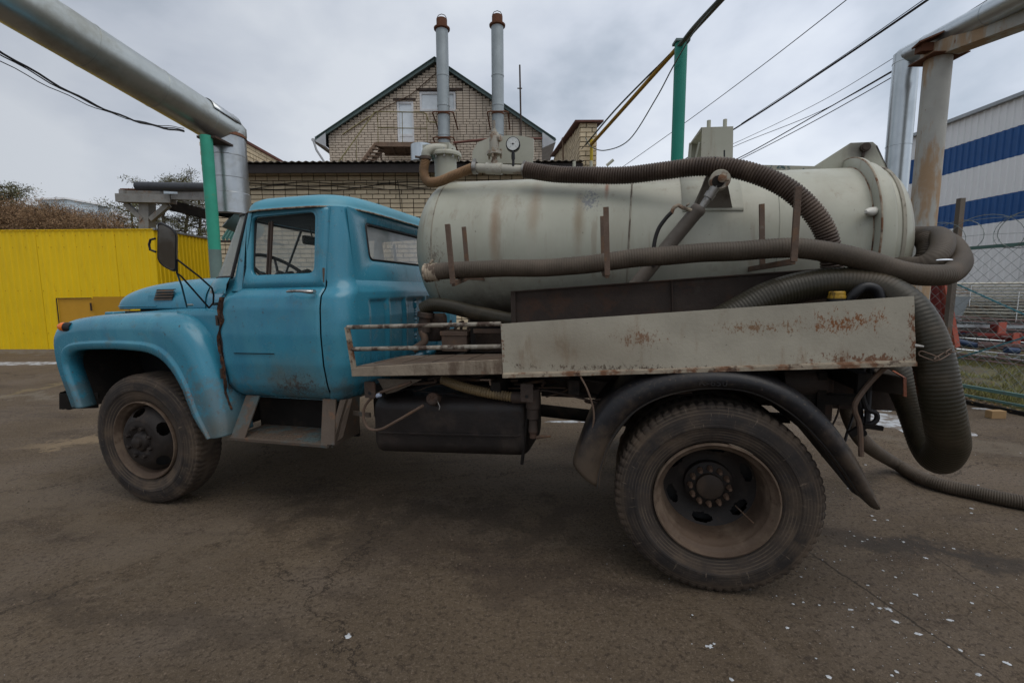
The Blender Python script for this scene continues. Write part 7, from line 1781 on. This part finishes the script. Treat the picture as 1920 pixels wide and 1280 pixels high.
for k, g_ in enumerate(((4.982, 6.361, 0.0371), (5.026, 6.04, 0.0388), (4.648, 6.067, 0.0338), (4.56, 6.197, 0.0322))):
    b_ = MB(); b_.lathe([(.001, .06), (.08, .05), (.13, .02), (.14, 0)], (0, 0, 0), (0, 0, 1), 9); o = b_.build('stone', mat('stone', (.22, .19, .15), .9, bump=(30, .6)) if 'stone' not in MATS else 'stone', None, loc=(g_[0], g_[1] + .1 * k, g_[2]), label=('pale stone behind the hanging cables at the truck tail', 'largest pale stone by the grass behind the tail hose', 'pale stone half hidden by the tail pipe', 'pale stone nearest the rear mudguard')[k], category='stone', group='pale stones by the grass'); o.scale = (1 + .3 * k, .8, 1)

# ---- scrap behind the fence
mat('stack_sheet', (.46, .44, .37), .75, var=.12, rand=.22, layers=[((.26, .13, .05), 3, .54, .64, (.4, .4, 2), .85, .9)], bump=(30, .3))
sk0, sk1 = (11.12, 11.5, 0.6883), (12.68, 9.8, 0.7224)
stk = empty('sheet_stack', (sk0[0], sk0[1], 0), math.atan2(sk1[1] - sk0[1], sk1[0] - sk0[0]), label='stack of rusty cream corrugated sheets behind the mesh fence', category='stack')
Lk = math.hypot(sk1[0] - sk0[0], sk1[1] - sk0[1])
zs0, zs1 = sk0[2] + .02, (11.01, 11.5, 1.72)[2]
nL = 13
for k in range(nL):
    z = lerp(zs0, zs1, k / nL); q_ = MB(); x0_ = .14 * max(0, 1 - k / 10) + rn.uniform(-.04, .04)
    NN = 60
    th_ = (zs1 - zs0) / nL
    rows = [[(lerp(x0_, Lk, i / NN), y, z + dz + .003 * math.sin(i * 1.6)) for i in range(NN + 1)] for y, dz in ((.9, th_ * .66), (0 + rn.uniform(-.03, .03), th_ * .66), (-.01, th_ * .33), (0, 0), (.9, 0))]
    q_.rings(rows, closed=False); q_.build('sheet', 'stack_sheet', stk, smooth=30)
q_ = MB(); q_.bar((1.1, -.06, zs0), (1.1, -.06, zs1 - .25), .03, .015, (1, 0, 0)); q_.bar((.3, -.06, zs0 + .4), (.3, -.06, zs1 - .1), .03, .015, (1, 0, 0)); q_.build('strap', 'white_sheet', stk, smooth=0)
q_ = MB(); q_.bar((-.2, -.1, zs0 - .04), (Lk, -.1, zs0 - .04), .2, .10); q_.build('bearer', 'step_metal', stk, smooth=0)
q_ = MB(); q_.bar((-.2, .4, .2), (Lk, .4, .2), .7, .42 * 1.0); q_.build('support_block', 'chassis', stk, smooth=0)
a_, b__ = (10.32, 10.8, 1.361), (10.76, 10.8, 0.8034)
q_ = MB(); q_.add([(0, 0, 0), (b__[0] - a_[0] - .1, 0, 0), (b__[0] - a_[0] + .1, 0, a_[2] - b__[2]), (0, 0, a_[2] - b__[2])], [(0, 1, 2, 3)]); q_.build('grey_tray', mat('tray', (.17, .19, .20), .5), None, smooth=0, solid=.3, loc=(a_[0], 10.8, b__[2]), label='dull grey metal tray standing left of the corrugated stack', category='tray')
mat('red_paint', (.22, .04, .03), .5, var=.15); mat('red_dark', (.13, .015, .012), .6, var=.15); mat('coral', (.36, .09, .06), .5, var=.1); mat('pipe_rose', (.19, .125, .12), .65, var=.2, layers=[((.12, .06, .045), 10, .5, .6, one, .7, .8)]); mat('navy', (.02, .04, .09), .5, var=.2)
rd = empty('red_frame', (8.222, 8.6, 0.552), 0, label='leaning red steel frame with a dark red panel behind the mesh fence', category='frame')
o_r = V(rd.location)
q_ = MB(); q_.add([V((7.687, 8.7, 1.764)) - o_r, V((8.112, 8.7, 1.762)) - o_r, V((8.296, 8.7, 0.9515)) - o_r, V((8.02, 8.7, 0.9527)) - o_r], [(3, 2, 1, 0)]); q_.build('red_panel', 'red_dark', rd, smooth=0, solid=.02)
q_ = MB(); q_.bar(V((8.014, 8.6, 1.809)) - o_r, V((8.375, 8.6, 0.449)) - o_r, .09, .06, (0, 1, 0)); q_.build('red_bar', 'red_paint', rd, smooth=0)
q_ = MB(); q_.bar(V((7.999, 8.5, 1.806)) - o_r, V((8.378, 8.5, 0.4615)) - o_r, .09, .05, (0, 1, 0)); q_.build('red_bar', 'coral', rd, smooth=0)
rk = empty('lattice_bundle', (9.585, 9, 0.2866), 0, label='bundle of long rusty lattice bars with orange end plates behind the fence', category='bundle')
o_r = V(rk.location); k = 0
LAT = [((9.723, 10, 0.8602), (11.55, 8.6, 0.7213)), ((9.736, 10, 0.7425), (11.56, 8.6, 0.6194)), ((9.551, 9.8, 0.6662), (11.31, 8.4, 0.5414)), ((9.39, 9.6, 0.5708), (11.06, 8.2, 0.4386)), ((9.307, 9.5, 0.4458), (10.93, 8.1, 0.3651)), ((9.048, 9.2, 0.3494), (10.69, 7.9, 0.2051)), ((8.863, 9, 0.2682), (10.57, 7.8, 0.1282)), ((8.675, 8.8, 0.2126), (10.32, 7.6, 0.0547))]
rs_ = random.Random(4)
for k in range(9):
    A_ = V((8.87, 9, 0.5041)) + V(rs_.uniform(-.1, .5), rs_.uniform(-.5, .8), rs_.uniform(-.25, .4)) - o_r; B_ = A_ + V(rs_.uniform(1.5, 2.6), rs_.uniform(-1.2, -.2), rs_.uniform(-.15, .12))
    q_ = MB(); q_.bar(A_, B_, rs_.uniform(.03, .07), rs_.uniform(.03, .06)); q_.build('scrap_bar', ('pipe_rose', 'red_dark', 'galv', 'pipe_rose', 'navy', 'step_metal', 'galv', 'red_paint', 'pipe_rose')[k], rk, smooth=0)
for k, (A_, B_) in enumerate(LAT):
    A_, B_ = V(A_) - o_r, V(B_) - o_r; q_ = MB(); dz = V(0, 0, .085)
    q_.tube([A_, B_], .013, 5); q_.tube([A_ + dz, B_ + dz], .013, 5)
    n = 16
    for i in range(n):
        q_.tube([A_.lerp(B_, i / n) + (dz if i % 2 else V(0, 0, 0)), A_.lerp(B_, (i + 1) / n) + (V(0, 0, 0) if i % 2 else dz)], .008, 4)
    q_.build('lattice_bar', ('pipe_rose', 'galv', 'pipe_rose', 'red_dark', 'galv', 'pipe_rose', 'galv', 'pipe_rose')[k], rk, smooth=0)
for a, b in (((9.484, 8.9, 0.8077), (9.58, 8.9, 0.7022)), ((9.494, 8.6, 0.6078), (9.585, 8.6, 0.5257))):
    q_ = MB(); c_ = V(a) - o_r; q_.box(c_ + V(0, 0, -.10), c_ + V(.09, .1, .04)); q_.build('end_plate', 'red_dark', rk, smooth=0)
for a in ((9.45, 8.8, 0.8987), (9.422, 8.5, 0.7193)):
    q_ = MB(); c_ = V(a) - o_r; q_.box(c_ + V(0, 0, -.22), c_ + V(.15, .02, .0)); q_.build('end_plate', 'coral', rk, smooth=0)
for a, b in (((8.683, 8.8, 0.5274), (8.943, 8.7, 0.4548)), ((8.981, 8.2, 0.4377), (9.197, 8.2, 0.4172))):
    q_ = MB(); q_.tube([V(a) - o_r, V(b) - o_r], .055, 14); q_.build('blue_drum', 'navy', rk)
q_ = MB(); q_.add([V((9.007, 9.3, 0.4144)) - o_r, V((10.81, 8, 0.3224)) - o_r, V((11.8, 8.8, 0.8266)) - o_r, V((9.822, 10.2, 0.8467)) - o_r], [(0, 1, 2, 3)]); q_.build('dark_core', 'chassis', rk, smooth=0)

# ---- trees and the far block
mat('bark', (.075, .055, .042), .9, var=.25, bump=(20, .5))
mat('twigs', (.17, .12, .088), .9, rand=.35, bump=None)
mat('dry_foliage', (.23, .145, .080), .85, var=.2, vscale=.5, rand=.45, bump=None)
mat('pine_needles', (.115, .110, .052), .85, var=.2, vscale=.5, rand=.45, bump=None)
def tree(p, h, seed, kind, label, dens=1.0, spread=.42):
    rn = random.Random(seed)
    root = empty('pine_tree' if kind == 'pine' else 'bare_tree', p, rn.random() * 6, label=label, category='tree', group='trees behind the yellow fence')
    tk_ = MB(); tw = MB(); lv = MB()
    top = V(rn.gauss(0, .2), rn.gauss(0, .2), h)
    trunk = [V(0, 0, 0).lerp(top, i / 8) + V(rn.gauss(0, .06), rn.gauss(0, .06), 0) * (i > 0) for i in range(9)]
    tk_.tube(trunk, [h * .018 * (1 - .085 * i) for i in range(9)], 7)
    nb = int(26 * dens)
    for b in range(nb):
        t_ = lerp(.30 if kind == 'pine' else .2, 1, (b + rn.random()) / nb)
        i = min(7, int(t_ * 8)); o__ = trunk[i].lerp(trunk[i + 1], t_ * 8 - i)
        a = b * 2.4 + rn.random(); ln_ = h * spread * (1.15 - t_ * .75) * rn.uniform(.6, 1.1)
        rise = rn.uniform(-.05, .3) if kind == 'pine' else rn.uniform(.3, 1.0)
        d_ = V(math.cos(a), math.sin(a), rise).normalized()
        pts = [o__ + d_ * ln_ * j / 4 + V(0, 0, ln_ * (.02 if kind == 'pine' else .05) * j * j / 4) + V(rn.gauss(0, .03), rn.gauss(0, .03), rn.gauss(0, .03)) * j for j in range(5)]
        tk_.tube(pts, [h * .006 * (1 - .2 * j) for j in range(5)], 4, caps=False)
        for j in range(1, 5):
            for s_ in range(3 if kind == 'pine' else 5):
                q0_ = pts[j].lerp(pts[j - 1], rn.random()); dd_ = (d_ + V(rn.gauss(0, .6), rn.gauss(0, .6), rn.gauss(.1, .4))).normalized()
                q1_ = q0_ + dd_ * ln_ * rn.uniform(.15, .35)
                w_ = V(rn.gauss(0, 1), rn.gauss(0, 1), rn.gauss(0, 1)).normalized() * .012
                tw.add([q0_ - w_, q0_ + w_, q1_], [(0, 1, 2)])
                nl = 34 if kind == 'pine' else 22
                for l_ in range(nl):
                    r_ = .18 if kind == 'pine' else .34
                    c_ = q0_.lerp(q1_, rn.uniform(.3, 1.1)) + V(rn.gauss(0, r_), rn.gauss(0, r_), rn.gauss(0, r_ * .5))
                    e = V(rn.gauss(0, 1), rn.gauss(0, 1), rn.gauss(0, 1)).normalized(); f_ = e.cross(V(rn.gauss(0, 1), rn.gauss(0, 1), rn.gauss(0, 1))).normalized()
                    s__ = rn.uniform(.04, .085); g_ = .45 if kind == 'pine' else .28
                    lv.add([c_ - e * s__, c_ + f_ * s__ * g_, c_ + e * s__, ], [(0, 1, 2)])
    tk_.build('trunk', 'bark', root, smooth=60); 
    tw.build('twig_crown', 'twigs', root, smooth=0, kind='stuff')
    lv.build('crown', 'pine_needles' if kind == 'pine' else 'dry_foliage', root, smooth=0, kind='stuff')
TR = [((-25.25, 22, 4.269), 352, 22, 'pine', 'tall dense pine at the very left edge above the yellow fence'), ((-24.68, 23, 4.385), 350, 23, 'pine', 'olive pine second from the left edge above the yellow fence'), ((-25.59, 25, 4.626), 384, 25, 'pine', 'pine standing in front of the far white block, left part'),
      ((-23.14, 24, 4.497), 396, 24, 'bare', 'brown leafless tree below the far white block'), ((-22.81, 25, 4.614), 400, 25, 'bare', 'brown twiggy tree right of the far white block'), ((-21.66, 25, 4.61), 392, 25, 'bare', 'thin bare tree left of the steel trestle'), ((-22.27, 20, 4.02), 395, 20, 'bare', 'reddish bushy tree low at the left edge above the fence'), ((-21.41, 20.5, 4.075), 400, 20.5, 'bare', 'dense brown bush low above the yellow fence'), ((-19.92, 20, 4.01), 402, 20, 'bare', 'dense brown bush next along the yellow fence'), ((-18.71, 20, 4.005), 410, 20, 'bare', 'low brown bush above the middle of the yellow fence'),
      ((-21.3, 26, 4.727), 372, 26, 'pine', 'pine seen under the left arm of the steel trestle'), ((-18.18, 24, 4.477), 338, 24, 'pine', 'pine crown rising above the black pipe left of centre'), ((-17.78, 25, 4.593), 336, 25, 'pine', 'pine crown rising above the black pipe by the brick wall'), ((-17.54, 26, 4.711), 345, 26, 'pine', 'thin-stemmed pine against the brick wall edge'), ((-18.56, 21, 4.123), 414, 21, 'bare', 'low bare bush just left of the trestle')]
for k, (p, ytop, Y_, kd, lab) in enumerate(TR):
    h = 1.5 + (545 - ytop) / 853 * Y_ * (.90 if k in (2, 3, 4, 5, 9, 14) else .97)
    tree((p[0], p[1], 0), h, 100 + k, kd, lab, dens=(1.9 if kd == 'pine' else 2.6) if k not in (5, 10, 11, 12, 13) else .9, spread=.42 if kd == 'pine' else .36)
fb = empty('far_apartment_block', (0, 0, 0), 0, label='distant pale blue-white block above the trees at the far left', category='building')
mat('far_wall', (.58, .66, .70), .8, var=.06, vscale=.2, bump=None); mat('far_dark', (.16, .20, .24), .6, bump=None)
q0_, q1_, q2_ = (-142.7, 141, 18.86), (-133, 140, 18.7), (-131.8, 149, 19.76)
zt_ = (-135.1, 143, 29.13)[2]
b_ = MB(); b_.add([(q0_[0], 141, 0), (q1_[0], 140, 0), (q2_[0], 149, 0), (q0_[0], 141, zt_), (q1_[0], 140, zt_), (q2_[0], 149, zt_), (q0_[0] + 10, 155, 0), (q0_[0] + 10, 155, zt_)], [(0, 1, 4, 3), (1, 2, 5, 4), (3, 4, 5, 7), (0, 3, 7, 6)]); b_.build('wall', 'far_wall', fb, smooth=0)
b_ = MB(); b_.bar((q0_[0] - .5, 141, zt_ + .1), (q1_[0] + .3, 139.6, zt_ + .1), 1, .5); b_.bar((q1_[0], 139.6, zt_ + .1), (q2_[0] + .5, 149.3, zt_ + .1), 1, .5); b_.box((q0_[0] + 1, 144, zt_), (q0_[0] + 4, 147, zt_ + .9)); b_.build('roof', 'white_sheet', fb, smooth=0)
wA, wB = V(q1_[0], 140, 0), V(q2_[0], 149, 0)
for r__ in range(4):
    z = zt_ - 2.2 - r__ * 3
    for c__ in range(7):
        if rn.random() < .2: continue
        a = wA.lerp(wB, (c__ + .35) / 7); b = wA.lerp(wB, (c__ + .65) / 7); of = V(.06, -.05, 0)
        q_ = MB(); q_.add([a + of + V(0, 0, z - 1.3), b + of + V(0, 0, z - 1.3), b + of + V(0, 0, z), a + of + V(0, 0, z)], [(0, 1, 2, 3)]); q_.build('window', 'far_dark', fb, smooth=0)
